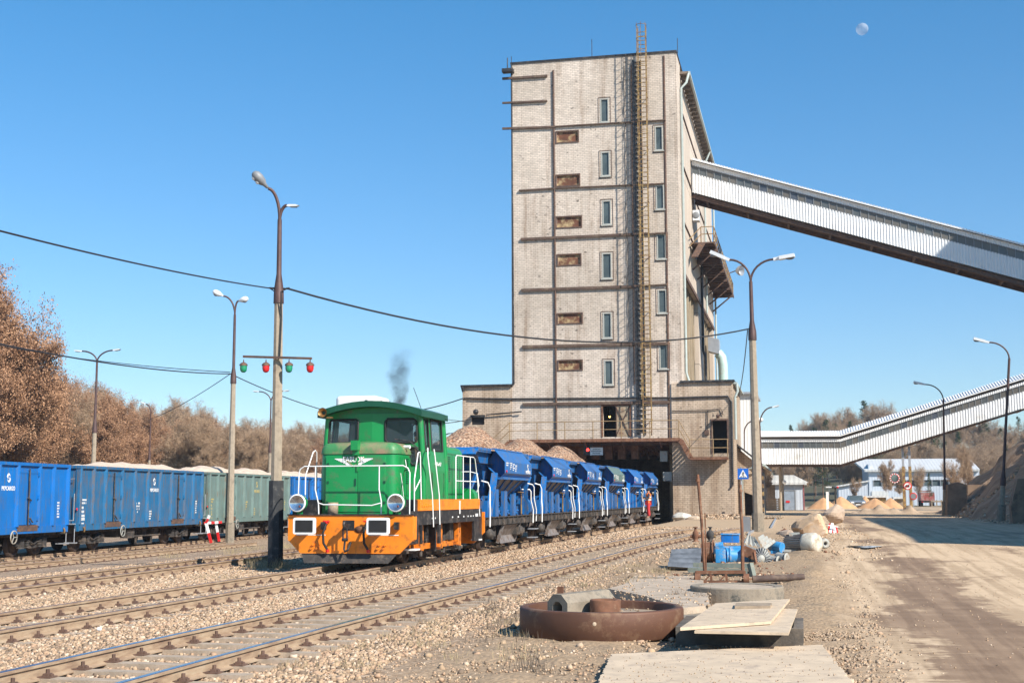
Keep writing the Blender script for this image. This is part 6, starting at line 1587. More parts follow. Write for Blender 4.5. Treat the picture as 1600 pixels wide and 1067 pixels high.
# silver car
def car(label, x, y, Y, c, rz=0):
    p = AY(x, y, Y); t = thing('parked_car', label, 'car', (0,0,0)); w = .88
    m = MB(); prof = [(-2.1,.35),(-2.15,.6),(-2.0,.85),(-1.1,.95),(2.0,.98),(2.15,.8),(2.15,.35)]
    m.prism(prof, 'x', -w, w); m.build('body', c, t)
    m = MB(); m.add([(-w+.05,-1.1,.951),(w-.05,-1.1,.951),(w-.05,1.9,.981),(-w+.05,1.9,.981),(-w+.22,-.4,1.45),(w-.22,-.4,1.45),(w-.22,1.5,1.45),(-w+.22,1.5,1.45)], [(0,1,5,4),(1,2,6,5),(2,3,7,6),(3,0,4,7),(4,5,6,7)]); cbn = m.build('cabin', m_pane, t)
    m = MB(); m.box(-w+.2,w-.2,-.42,1.52,1.451,1.49); m.build('roof', c, cbn)
    for sx in (-1,1):
        for yy in (-1.35,1.35): m = MB(); m.cyl((sx*(w-.2),yy,.32),(sx*(w+.01),yy,.32),.32,n=16); wh = m.build('wheel', m_rubber, t)
        m = MB(); m.box(sx*.62-.16,sx*.62+.16,-2.17,-2.1,.62,.78); m.build('headlight', m_lampw, t)
    m = MB(); m.box(-.35,.35,-2.17,-2.13,.55,.72); m.build('grille', m_black, t); MB().box(-.26,.26,-2.19,-2.16,.4,.5).build('number_plate', m_white, t)
    t.location = (p.x, Y, gz(p.x,Y)); t.rotation_euler.z = rz; return t
car('silver car facing the camera between the sand piles', 1337, 796, 160, M('silver_paint', (.3,.33,.36), .3, .6, var=.05), .1)
# red lorry
p = AY(1448, 792, 190); t = thing('lorry', 'red lorry seen from behind in the dust left of the earth bank', 'lorry', (0,0,0)); m_rd = M('lorry_red', (.3,.07,.06), .6, dirt=(.4,.3,.25), damt=.4)
m = MB(); m.box(-1.25,1.25,-3,2.5,1.1,1.25); m.box(-1.25,-1.18,-3,2.5,1.251,2.6); m.box(1.18,1.25,-3,2.5,1.251,2.6); m.box(-1.18,1.18,-3,-2.93,1.251,2.5); m.build('tipper_body', m_rd, t)
m = MB(); m.box(-1.2,1.2,2.7,4.5,.9,3.0); m.build('cab', m_rd, t); m = MB(); m.box(-1.25,1.25,-2.9,2.4,2.601,2.8); m.build('load_cover', m_galv, t)
m = MB(); m.box(-.5,.5,-2.8,4.4,.7,1.09); m.box(-1.2,1.2,-3.05,-3.0,.75,.95); m.build('chassis', m_under, t)
for y in (-2,-.8,3.6):
    for s in (-1,1): MB().cyl((s*.85,y,.5),(s*1.2,y,.5),.5,n=16).build('wheel', m_rubber, t)
for s in (-1,1): MB().box(s*1.0-.15,s*1.0+.15,-3.07,-3.051,.8,.92).build('tail_light', m_redglass, t)
t.location = (p.x, 190, gz(p.x,190)); t.scale = (.72,.72,.72)
# fence rails and small hut at the yard gate
t = thing('yard_fence', 'low wooden rail fence in the distance beside the red lorry', 'fence', AY(1480,790,185)); m = MB(); a, b = AY(1455,782,185), AY(1500,782,185)
for x in np.linspace(a.x, b.x, 7): m.box(x,x+.15,185,185.15,gz(x,185)-.1,a.z+.1)
m2 = MB(); m2.box(a.x,b.x,184.95,185,a.z-.2,a.z); m2.box(a.x,b.x,184.95,185,a.z-.9,a.z-.7); m.build('post', m_wood, t); m2.build('rail', m_wood, t)
t, a, b, z0 = far_box('gate_hut', 'tiny dark hut with a pointed roof left of the yellow support', 1400, 779, 1411, 793, 175, 3, wm=m_wood, cat='hut')
t, a, b, z0 = far_box('grey_container', 'long low grey container with a yellow end behind the sand piles', 1352, 777, 1384, 783, 172, 3, wm=m_mgrey, cat='container'); MB().box(b.x-3.1,b.x+.02,171.9,171.98,b.z-1,b.z).build('yellow_end', m_yel, t)
p = AY(1305,762,120); t = thing('short_lamp_mast', 'short black mast with a white lamp and a red light, behind the round boulder', 'lamp mast', (p.x,120,.45)); m = MB(); m.tube([(p.x,120,.4),(p.x,120,p.z)],.07,6); m.tube([(p.x,120,p.z-.1),(p.x-.5,120,p.z+.1),(p.x+.2,120,p.z)],.04,5); m.build('pole', m_black, t); MB().box(p.x-.8,p.x-.3,119.9,120.1,p.z+.02,p.z+.12).build('lamp_head', m_lampw, t); MB().sphere((p.x+.2,119.9,p.z+.05),.1,5).build('red_light', m_red, t)
m = MB(); p = AY(1293,782,125); m.box(p.x-.12,p.x+.12,125,125.1,.4,AY(1293,768,125).z); one(m,'marker_post',m_white,'small white marker post right of the grey shed','post')
# second rails crossing the road behind the junk
t = thing('rail_crossing', 'short stretch of bright rails crossing the dark ground behind the lamp post', 'railway track', G(1200,820)); 
for xa, ya, xb, yb in ((1170,836,1192,822),(1205,826,1212,812)):
    a = G(xa,ya); b = G(xb,yb); m = MB(); m.beam(a+Vector((0,0,.05)), b+Vector((0,0,.05)), .07, .1); m.build('rail', m_galv, t)
# retaining wall blocks
m_wallblk = M('brown_retaining_concrete', (.25,.17,.115), .92, var=.25, scale=1.5, dirt=(.1,.07,.05), damt=.35, dscale=1, bump=.5, bscale=5)
def block(label, pts, Y, dep):
    P = [AY(x,y,Y) for x,y in pts]; m = MB(); m.prism([(p.x,p.z) for p in P], 'y', Y, Y+dep); return one(m,'retaining_wall',m_wallblk,label,'retaining wall','retaining walls of the earth bank')
block('brown concrete retaining wall at the foot of the earth bank beside the straight lamp post', [(1480,806),(1512,806),(1510,757),(1498,753),(1481,757)], 99, 1.4)
block('dark upper retaining wall set back in the earth bank', [(1512,776),(1548,776),(1548,757),(1512,757)], 104, 1)
block('pale concrete retaining wall at the extreme right edge', [(1583,822),(1640,835),(1640,745),(1590,748),(1580,790)], 72, .8)

# ================================================================ foreground scrap
def cylz(m, c, r, h, n=40, ri=0): 
    if ri: m.lathe([(ri,0),(r,0),(r,h),(ri,h),(ri,0)], c, n=n, smooth=False)
    else: m.lathe([(0,0),(r,0),(r,h),(0,h)], c, n=n, smooth=False)
RC = Vector((-2.76, 18.12, .0)); R0 = 1.12
rg = thing('steel_ring', 'large rusty steel ring wheel lying flat on the ground, holding a concrete pipe', 'steel ring', RC)
m_ring = M('smooth_brown_rust', (.115,.052,.03), .62, .2, var=.28, scale=1.3, dirt=(.27,.17,.1), damt=.25, dscale=2.2, bump=.08, bscale=60)
m = MB(); n = 72
m.lathe([(R0-.02,0),(R0,.02),(R0,.34),(R0-.012,.365),(R0-.03,.37),(R0-.105,.37),(R0-.115,.355),(R0-.12,.1),(R0-.12,0),(R0-.02,0)], RC, n=n); m.build('rim', m_ring, rg)
m = MB(); m.lathe([(.2,.28),(R0-.121,.26),(R0-.121,.1),(.2,.1)], RC, n=n); m.build('web', M('dust_on_web', (.36,.28,.2), .95, var=.15, scale=4, dirt=(.2,.12,.08), damt=.2, dscale=3), rg)
HC = RC+Vector((.07,-.1,0)); m = MB(); m.lathe([(.14,.25),(.14,.46),(.2,.465),(.21,.45),(.212,.25)], HC, n=36); m.build('hub', m_rusty, rg)
m = MB(); p = AY(950,975.5,RC.y-R0); m.lathe([(0,.003),(.022,.002),(.026,0)], (RC.x+.08, RC.y-R0+.001, .23), (0.0,-1,0), 9); m.build('pale_spot', m_ply, rg)
# octagonal concrete pipe resting in the ring
c0 = RC+Vector((-.56,-.28,.35)); dirp = Vector((.50,.80,.02)).normalized(); c1 = c0+dirp*1.0
m = MB(); 
def octring(c, r): 
    s_ = dirp.cross(Vector((0,0,1))).normalized(); u = s_.cross(dirp); return [c+(s_*math.cos(PI/8+k*PI/4)+u*math.sin(PI/8+k*PI/4))*r*random.uniform(.97,1.03) for k in range(8)]
o0, o1, i0, i1 = octring(c0,.2), octring(c1,.2), octring(c0,.095), octring(c1,.095)
m.add(o0+o1+i0+i1, [(k,(k+1)%8,(k+1)%8+8,k+8) for k in range(8)]+[(k+16,k+24,(k+1)%8+24,(k+1)%8+16) for k in range(8)]+[(k,k+16,(k+1)%8+16,(k+1)%8) for k in range(8)]+[(k+8,(k+1)%8+8,(k+1)%8+24,k+24) for k in range(8)])
t = thing('concrete_pipe', 'short octagonal grey concrete pipe lying across the rusty ring', 'pipe', c0-Vector((0,0,.18))); m.build('pipe_body', m_conc_d, t)
m = MB(); m.box(c0.x-.03,c0.x+.05,c0.y+.15,c0.y+.22,c0.z+.18,c0.z+.28); m.build('iron_stub', m_rusty, t); m = MB(); m.tube([c1+Vector((.08,-.1,.1)),c1+Vector((.2,-.15,.05)),c1+Vector((.25,-.2,-.12))],.008,5); m.build('wire_end', m_rusty, t)
# slabs
def slab(name, label, pts, z, th, mat, cat='concrete slab', jag=.012):
    P = [AZp(x,y,z) for x,y in pts]; m = MB(); Q = []
    for a, b in zip(P, P[1:]+P[:1]):
        n = max(1, int((b-a).length/.07))
        for i in range(n):
            c = a.lerp(b, i/n); k = jag*(1 if random.random() < .9 else 3); Q.append((c.x+random.uniform(-k,k), c.y+random.uniform(-k,k)))
    m.prism(Q, 'z', z-th, z); return one(m, name, mat, label, cat)
slab('concrete_slab', 'tilted concrete slab with a dark front edge behind the rusty ring', [(950,919),(1010,931),(1066,949),(1110,945),(1098,906),(1010,903)][::-1], .2, .26, m_conc)
slab('concrete_slab', 'narrow concrete strip between the rusty ring and the board stack', [(1062,955),(1120,955),(1100,975),(1060,975)][::-1], .1, .15, m_conc_d)
slab('concrete_pad', 'thin pale concrete pad half covered with gravel beyond the rusty ring', [(1000,893),(1098,896),(1095,912),(975,912)][::-1], .06, .1, m_conc)
slab('ground_board', 'large pale flat board lying in the very foreground', [(955,1021),(1284,1006.5),(1345,1080),(928,1080)][::-1], .09, .05, m_ply, 'board')
# concrete ring
CC = G(1148,946); CC = Vector((CC.x, CC.y+.82, -.02)); m = MB(); m.lathe([(.66,.0),(.66,.30),(.8,.31),(.82,.29),(.82,0)], CC, n=48, smooth=False)
t = thing('concrete_ring', 'round grey concrete well ring lying on the ground behind the boards', 'concrete ring', CC); m.build('ring_wall', m_conc_d, t); MB().lathe([(0,.3),(.659,.29)], CC, n=30).build('earth_fill', M('dusty_fill', (.4,.32,.24), .95, var=.15, bump=.3), t)
# wooden crate frame with boards
fr = thing('timber_crib', 'dark rectangular timber crib carrying two dusty boards', 'timber crib', (-.85, 17.7, 0))
a = G(1056,1008); b = G(1256,1006); fy = a.y
m = MB(); m.box(a.x,b.x,fy,fy+.12,-.02,.235); m.box(a.x,b.x,fy+1.45,fy+1.57,-.02,.23); m.box(a.x,a.x+.12,fy+.121,fy+1.449,-.02,.232); m.box(b.x-.12,b.x,fy+.121,fy+1.449,-.02,.232); m.build('frame_boards', M('dark_old_timber', (.1,.085,.07), .9, var=.4, scale=4, dirt=(.25,.2,.15), damt=.25, bump=.5), fr)
def board(label, pts, zs, th, mat=m_ply, name='board', cat='board'):
    P = [AZp(x,y,z) for (x,y),z in zip(pts,zs)]; m = MB(); n = len(P); m.add(P+[p-Vector((0,0,th)) for p in P], [tuple(range(n)), tuple(range(2*n-1,n-1,-1))]+[(i,i+n,(i+1)%n+n,(i+1)%n) for i in range(n)]); return one(m, name, mat, label, cat)
board('lower dusty board on the timber crib, sticking out to the right', [(1085,985),(1232,988),(1246,951),(1130,948)], [.29,.29,.29,.29], .03)
board('upper pale board lying askew on top of the timber crib', [(1063,980),(1204,970),(1234,935),(1118,942)], [.33,.335,.345,.33], .035)
board('small dark wooden batten on the upper board', [(1148,946.5),(1203,946),(1206,941.5),(1150,941)], [.375,.375,.375,.375], .035, m_wood, 'wooden_batten', 'batten')
# trolley with two upright poles
TC = G(1126,911); tr = thing('rail_trolley', 'small rusty track trolley with wheels and two tall upright poles', 'trolley', TC); s = TC.y*.976/2064
def TP(x, y, dy=0): return AY(x, y, TC.y+dy)
m = MB(); 
for dy in (0,.55):
    m.beam(TP(1088,894,dy),TP(1163,893,dy),.06,.07); m.beam(TP(1088,909,dy),TP(1163,908,dy),.06,.05)
    for x in (1088,1110,1134,1163): m.beam(TP(x,894,dy),TP(x+(2 if x%4 else -3),909,dy),.05,.05)
    m.beam(TP(1100,908,dy),TP(1112,895,dy),.03,.03); m.beam(TP(1124,908,dy),TP(1136,895,dy),.03,.03)
for x in (1088,1163): m.beam(TP(x,894,0),TP(x,894,.55),.06,.06)
m.build('frame', m_rusty, tr)
for x in (1090,1166):
    for dy in (-.05,.6):
        p = TP(x,904,dy); m = MB(); m.cyl(p-Vector((.05,0,0)), p+Vector((.06,0,0)), .11, n=16); m.build('wheel', m_rusty, tr)
for (x0,y0,x1,y1) in ((1090,741,1101,894),(1156.5,757,1160,893)):
    m = MB(); m.tube([TP(x1,y1,.1),TP((x0+x1)/2+1,(y0+y1)/2,.1),TP(x0,y0,.1)],.032,8); p = TP(x0,y0,.1); m.tube([p-Vector((0,0,.16)),p-Vector((0,0,.1))],.05,8); m.tube([TP(x1+2.5,y1,.1),TP(x1+.5,y0+60,.1)],.016,6); m.build('upright_pole', m_rusty, tr)
t = thing('steel_beams', 'stack of grey-green steel channels lying behind the trolley', 'steel beams', G(1125,897)); YB = G(1125,903).y+.75; m = MB()
for (x0,y0,x1,y1,dy,h) in ((1083,882,1176,884,.35,.1),(1075,890,1168,892,0,.1),(1084,896,1178,896,.1,.1)):
    m.beam(AY(x0,y0,YB+dy),AY(x1,y1,YB+dy),.16,h)
m.beam(AY(1172,880,YB),AY(1178,905,YB-.1),.1,.12); m.build('channels', m_steelbeam, t)
# corrugated sheet
t = thing('corrugated_sheet', 'dark grey corrugated roofing sheet lying beside the scrap heap', 'corrugated sheet', G(1068,890)); YB = G(1068,892).y; m = MB(); A0, A1, A2, A3 = AY(1042,889,YB),AY(1094,892,YB),AY(1096,860,YB+1.6),AY(1049,862,YB+1.6); m.cm = 0; nn = 16
vs = []
for i in range(nn+1):
    u = i/nn; a = A0.lerp(A3,u); b = A1.lerp(A2,u); dz = Vector((0,0,.07*math.cos(i*PI/2))); vs += [a+dz, b+dz]
m.add(vs, [(2*i,2*i+1,2*i+3,2*i+2) for i in range(nn)], True); m.build('sheet', m_gsteel if False else M('dull_zinc', (.24,.25,.26), .45, .5, var=.3, scale=5), t)
# scrap machinery
YJ = G(1120,884).y+1.0
def J(x, y, dy=0): return AY(x, y, YJ+dy)
s = YJ*.976/2064
def jthing(name, label, cat, x, y, dy=0):
    p = J(x,y,dy); p.z = gz(p.x,p.y); return thing(name, label, cat, p, 'scrap machinery heap')
t = jthing('steel_drum', 'short rusty drum lying behind the corrugated sheet', 'drum', 1086, 872, .9); m = MB(); m.cyl(J(1075,866,.9),J(1097,868,.9),.2,n=20); m.build('shell', m_rusty, t)
t = jthing('flanged_pipe', 'brown flanged steel pipe piece standing with a black valve on top', 'pipe', 1106, 874, .5); m = MB(); m.cyl(J(1097,863,.5),J(1113,861,.5),.25,n=22); m.lathe([(.25,0),(.3,.0),(.3,.04),(.25,.04)], J(1113,861,.5), (1,.0,0), 22); m.build('shell', m_rusty, t)
for i, (x, y) in enumerate(((1087,838),(1110,838))):
    p = J(x, y+8, .6); t = thing('valve', ['rusty valve standing behind the left trolley pole','dark valve with round body standing on the flanged pipe'][i], 'valve', p, 'scrap machinery heap')
    m = MB(); k = 1+.25*i; m.lathe([(.09,0),(.09,.02),(.05,.04),(.075*k,.1),(.085*k,.2),(.07*k,.26),(.03,.3),(.03,.36),(.06,.37),(.06,.39),(0,.39)], p, n=14); m.build('body', m_rusty if i == 0 else m_under, t); MB().cyl(p+Vector((-.14,0,.14)),p+Vector((.14,0,.14)),.04,n=10).build('side_flange', m_rusty if i == 0 else m_yel, t)
t = jthing('blue_gearbox', 'bright blue rectangular gearbox on top of the scrap heap', 'gearbox', 1140, 846, .9)
m = MB(); p = J(1141,841,.9); m.rbox(p.x-.23,p.x+.23,p.y-.2,p.y+.25,p.z-.1,p.z+.1,.02,.02,3); m.build('housing', m_blue_lite, t); m = MB(); m.rbox(p.x-.25,p.x+.25,p.y-.22,p.y+.27,p.z+.101,p.z+.13,.02,.01,3); m.build('cover', m_mblue, t)
t = jthing('blue_motor', 'dusty blue round-bodied motor lying in front of the blue gearbox', 'motor', 1152, 880, .3)
m = MB(); m.cyl(J(1133,868,.3),J(1168,870,.5),.2,n=24); m.lathe([(.2,0),(.225,0),(.225,.05),(.2,.05)], J(1140,868,.34), (1,0,0), 24); m.build('barrel', m_mblue, t); m = MB(); p = J(1128,866,.2); m.rbox(p.x-.16,p.x+.1,p.y-.16,p.y+.1,p.z-.2,p.z+.14,.02,.02,3); m.build('terminal_box', m_mblue, t); m = MB(); m.obox(J(1150,884,.3),(.5,.3,.06)); m.build('foot', m_mblue, t)
t = jthing('blue_pipe_bend', 'dusty blue flat machine casing under the blue gearbox', 'casing', 1140, 860, .8); m = MB(); p = J(1140,856,.8); m.rbox(p.x-.42,p.x+.42,p.y-.3,p.y+.3,p.z-.14,p.z+.06,.1,.05,4); m.build('casing', m_mblue, t); MB().cyl(J(1118,853,.6),J(1130,852,.6),.1,n=14).build('flange', m_mblue, t)
t = jthing('steel_box', 'brown rusty open steel box section leaning right of the right trolley pole', 'steel box', 1172, 884, .2); m = MB(); m.wall(J(1160,868,.1),J(1181,875,.1),J(1181,860,.1),J(1163,852,.1),(),.3,(0,-1,0)); m.beam(J(1178,862,.0),J(1184,894,-.2),.05,.1); m.beam(J(1163,888,.2),J(1178,888,.2),.3,.3); m.build('plates', m_rusty, t)
t = jthing('fan_wheel', 'round grey ribbed fan cover of a motor leaning on the scrap heap', 'fan', 1190, 888, .4)
p = J(1190,872,.4); m = MB(); ax = Vector((.5,-.85,.1)).normalized(); m.lathe([(0,.05),(.07,.05),(.1,.0),(.27,-.02),(.27,-.2),(0,-.2)], p, ax, 28); m.build('body', m_mgrey, t); m = MB(); sd = ax.cross(Vector((0,0,1))).normalized(); up_ = sd.cross(ax)
for k in range(22): a = k*2*PI/22; dv = sd*math.cos(a)+up_*math.sin(a); m.beam(p+dv*.1+ax*.02, p+dv*.28+ax*.01, .015, .05, ax)
m.build('ribs', m_lampg, t)
for i, (x, y, r, dx, lb) in enumerate(((1208,876,.12,12,'small grey motor with cooling fins behind the ribbed fan cover'),(1222,872,.13,10,'tiny grey motor with an open round end beside the large electric motor'))):
    t = jthing('small_motor', lb, 'motor', x, y+6, 1.2); m = MB(); m.cyl(J(x-dx*.6,y-2,1.3),J(x+dx*.6,y+1,1.0),r,n=18)
    m.lathe([(r,0),(r+.03,0),(r+.03,.03),(r*.5,.03),(r*.4,-.05),(0,-.05)], J(x+dx*.6,y+1,1.0), (1,-.4,0), 18); m.build('barrel', m_mgrey, t)
t = jthing('blue_motor', 'small faded blue motor tucked behind the bent white sheets', 'motor', 1213, 858, 1.9); m = MB(); m.cyl(J(1204,852,2.0),J(1222,855,1.8),.14,n=18); m.build('barrel', m_mblue, t); m = MB(); m.obox(J(1213,862,1.9),(.3,.2,.08)); m.build('foot', m_mblue, t)
t = jthing('bent_sheets', 'heap of bent whitish corrugated metal sheets on the scrap', 'metal sheets', 1185, 850, 1.5)
m = MB(); 
def fold(a, b, c, d, n, amp):
    vs = []
    for i in range(n+1):
        u = i/n; dz = Vector((0,0,amp*(1 if i%2 else -1))); vs += [a.lerp(b,u)+dz, d.lerp(c,u)+dz]
    m.add(vs, [(2*i,2*i+2,2*i+3,2*i+1) for i in range(n)])
fold(J(1160,848,1.2),J(1192,856,1.2),J(1180,840,2.0),J(1168,834,2.0),8,.03); fold(J(1183,838,1.6),J(1196,860,1.1),J(1215,846,1.8),J(1190,834,2.4),9,.025); m.add([J(1162,850,1.1),J(1195,861,1.05),J(1195,865,1.05),J(1162,853,1.1)],[(0,1,2,3)]); m.build('sheets', m_mgrey, t)
# big electric motor
YM2 = G(1255,864).y+.2
def K(x, y, dy=0): return AY(x, y, YM2+dy)
t = thing('electric_motor', 'big pale electric motor with a ribbed body and rounded white end cap', 'motor', G(1255,864), 'scrap machinery heap'); m = MB(); a = K(1231,850,.3); b = K(1258,849,.0); d_ = (b-a).normalized(); m.cyl(a,b,.24,n=28); m.build('barrel', m_mgrey, t)
m = MB(); sd = d_.cross(Vector((0,0,1))).normalized(); up_ = sd.cross(d_)
for k in range(26): an = k*2*PI/26; dv = sd*math.cos(an)+up_*math.sin(an); m.beam(a+dv*.255, b+dv*.255, .02, .05, dv)
m.build('cooling_fins', m_gsteel, t); m = MB(); m.lathe([(.25,-.02),(.29,0),(.3,.06),(.3,.33),(.26,.42),(.12,.45),(.1,.42),(0,.42)], b, d_, 28); m.build('end_cap', M('dusty_cream_paint', (.55,.52,.43), .6, var=.12, scale=6, dirt=(.35,.27,.2), damt=.4, dscale=5), t)
m = MB(); m.obox(a.lerp(b,.4)+Vector((0,0,.28)),(.3,.2,.1)); m.build('terminal_box', m_mgrey, t); m = MB(); m.obox(K(1250,860,.1),(.9,.35,.07)); m.build('foot', m_mgrey, t)
t = thing('pipe_flange', 'small round dark-centred flange lying right of the large motor', 'flange', G(1289,856), 'scrap machinery heap'); p = K(1289,849,.4); m = MB(); m.lathe([(.05,.02),(.07,.05),(.12,.04),(.15,.0),(.15,-.2),(.05,-.2),(.05,.02)], p, (.45,-.9,0), 22); m.build('ring_wall', m_mgrey, t)
# concrete lumps and boulders
def boulder(name, label, c, r, mat, sc=(1,1,1), seed=1, n=9, cat='boulder', group='boulders and concrete lumps'):
    rr = random.Random(seed); m = MB(); m.sphere((0,0,0), 1, n); cuts = [(Vector((rr.gauss(0,1),rr.gauss(0,1),rr.gauss(0,.8))).normalized(), rr.uniform(.62,.9)) for _ in range(16)]
    vs = []
    for v in m.v:
        v = Vector(v)
        for nn_, dd in cuts:
            k = v.dot(nn_)-dd
            if k > 0: v -= nn_*k
        v *= 1+rr.uniform(-.02,.02); vs.append((c[0]+v.x*r*sc[0], c[1]+v.y*r*sc[1], c[2]+v.z*r*sc[2]))
    m.v = vs; m.sm = [False]*len(m.f); return one(m, name, mat, label, cat, group, loc=(c[0],c[1],c[2]-r*sc[2]*.6))
m_bould = M('pale_rock', (.46,.35,.26), .92, var=.22, scale=2.5, dirt=(.26,.19,.14), damt=.3, dscale=4, bump=.6, bscale=9)
m_bould2 = M('orange_rock', (.5,.35,.22), .92, var=.2, scale=2, dirt=(.62,.52,.42), damt=.3, bump=.5, bscale=9)
YR = G(1303,819).y; p = AY(1303,804,YR); boulder('boulder', 'largest round pale boulder at the head of the scrap row, beside the road', (p.x,YR,p.z), .6, m_bould, (1,.9,.95), 4, 12)
YQ = G(1265,838).y; p = AY(1265,822,YQ); boulder('boulder', 'flat-topped orange rock behind the large electric motor', (p.x,YQ,p.z), .68, m_bould2, (1.1,.9,.75), 6, 12)
p = AY(1238,836,50); boulder('concrete_lump', 'long pale concrete lump leading to the orange rock', (p.x,50,p.z), .5, m_bould, (1.5,.8,.5), 8, 10)
p = AY(1272,832,49); m = MB(); m.lathe([(.0,.5),(.3,.5),(.33,.46),(.33,0),(0,0)], (p.x,49,gz(p.x,49)+.05), n=24); one(m,'concrete_cylinder',m_conc,'short round concrete cylinder between the motor and the orange rock','concrete cylinder')
p = AY(1224,838,51); m = MB(); m.prism([(p.x-.55,p.z-.22),(p.x+.5,p.z-.1),(p.x+.05,p.z+.3),(p.x-.1,p.z+.22)], 'y', 51, 51.5); one(m,'rusty_plate',m_rusty,'brown wedge-shaped steel plate left of the orange rock','steel plate')
p = AY(1191,833,53); boulder('dirt_lump', 'low heap of soil right beside the foot of the front lamp post', (p.x,53,p.z-.15), .45, m_soil, (1.5,1,.55), 9, 8, 'heap')
for i, (x, y, r, Y, lb) in enumerate(((1068,808,.55,84,'white lime lump right at the portal corner'),(1082,811,.4,83.6,'smaller white lime lump beside the portal corner lump'))):
    p = AY(x,y,Y); boulder('lime_lump', lb, (p.x,Y,p.z), r, m_conc if i else M('white_lime', (.6,.57,.5), .9, var=.12), (1.3,1,.7), 20+i, 10)
t = thing('bollard_scrap', 'tangle of red and white metal posts at the end of the scrap row', 'metal posts', G(1302,833)); m = MB(); YT = G(1302,835).y+2
for k in range(7):
    m.cm = int(k % 3 == 0); x = 1294+k*2.4; m.beam(AY(x,834-random.random()*3,YT),AY(x+random.uniform(-3,4),816+random.random()*8,YT+.3),.05,.05)
m.cm = 0; m.beam(AY(1293,820,YT),AY(1310,823,YT),.04,.04); m.build('posts', [m_white, m_red], t)
t = thing('dark_pipe', 'long dark rusty pipe lying across the dirt right of the concrete ring', 'pipe', G(1215,914)); Yp = G(1180,913).y+.6; a, b = G(1176,912), G(1257,912); a.z += .1; b.z += .14; m = MB(); m.cyl(a,b,.075,n=14,caps=False); m.build('pipe_body', M('dark_pipe_rust', (.1,.065,.05), .8, var=.3, scale=6, dirt=(.22,.16,.11), damt=.3), t); MB().cyl(b-Vector((.02,0,0)),b-Vector((.01,0,0)),.06,n=12).build('bore', m_dark, t)
t = thing('steel_rod', 'thin rusty steel rod on the ground right of the trolley', 'steel rod', G(1180,908)); MB().beam(G(1160,908)+Vector((0,0,.04)),G(1225,904)+Vector((0,0,.04)),.03,.03).build('rod', m_rusty, t)
p = G(371,936); m = MB(); boulder('white_stone', 'single bright white stone beside the near rail of the locomotive track', (-9.62,16.9,.05), .045, m_white, (1,.7,.7), 3, 6, 'stone')
# dark weed clump and debris by the lean-to
P_, S_ = [], []
for _ in range(260):
    x = random.uniform(-4.3,-1.5); y = random.uniform(84,90); P_.append((x,y,gz(x,y)+.08)); S_.append(random.uniform(.06,.2))
rock_batch('debris', P_, S_, m_wood, seed=11)
t = thing('striped_post', 'yellow and black striped guard post at the lean-to corner', 'post', (-2.6,86,.45)); m = MB(); stripe(m,(-2.6,86,.4),(-2.55,86,3.4),12,.14); m.build('post', [m_yel, m_black], t)
m = MB(); stripe(m,(-3.05,84,.45),(-2.95,84,1.5),4,.18); t = thing('barrier_board', 'small red and white barrier board near the lean-to door', 'barrier', (-3.0,84,.45)); m.build('board', sw, t)

# grit lying on the boards
P_, S_ = [], []
for _ in range(320):
    q_ = AZp(random.uniform(940,1335), random.uniform(1010,1067), .09)
    if q_.x < -2.0+(16-q_.y)*-.0 or q_.x > .3: continue
    P_.append((q_.x, q_.y, .095)); S_.append(random.uniform(.004,.013))
for _ in range(60):
    q_ = AZp(random.uniform(1110,1200), random.uniform(946,968), .345); P_.append((q_.x, q_.y, .345)); S_.append(random.uniform(.003,.007))
for _ in range(420):
    q_ = AZp(random.uniform(960,1110), random.uniform(905,946), .2)
    if random.random() < .6: P_.append((q_.x, q_.y, .205)); S_.append(random.uniform(.01,.04))
for _ in range(60):
    a_ = random.uniform(0, 2*PI); d_ = random.uniform(.25,.95); P_.append((RC.x+d_*math.cos(a_), RC.y+d_*math.sin(a_), .28)); S_.append(random.uniform(.006,.025))
rock_batch('grit', P_, S_, m_stone, seed=14)
# puddle at the road edge
pc = G(1352,855); m = MB(); N = 28; pts = []
for k in range(N): a_ = 2*PI*k/N; r_ = 1+.25*math.sin(3*a_)+.12*math.sin(7*a_); pts.append((pc.x+.45*r_*math.cos(a_), pc.y+.8*r_*math.sin(a_), gz(pc.x,pc.y)+.03))
m.quad(*pts); q = NT('puddle_water'); q.col((.1,.08,.06)); q.set(.04, 0, 1); o = m.build('water', q.m, kind='structure')
# weeds and litter of small scrap round the heap
P_, S_ = [], []
for _ in range(420):
    q_ = G(random.uniform(1050,1290), random.uniform(862,905)); P_.append((q_.x+random.gauss(0,.2), q_.y+random.uniform(-.3,2), gz(q_.x,q_.y)+.02)); S_.append(random.uniform(.015,.07))
rock_batch('debris', P_, S_, m_rusty, seed=15)
P_, S_ = [], []
for _ in range(1800):
    x = random.uniform(.8, 6); y = random.uniform(12, 60); 
    if x < .155*y+.4: P_.append((x, y, gz(x,y)+.005)); S_.append(random.uniform(.006,.022))
rock_batch('road_grit', P_, S_, m_stone, seed=16)
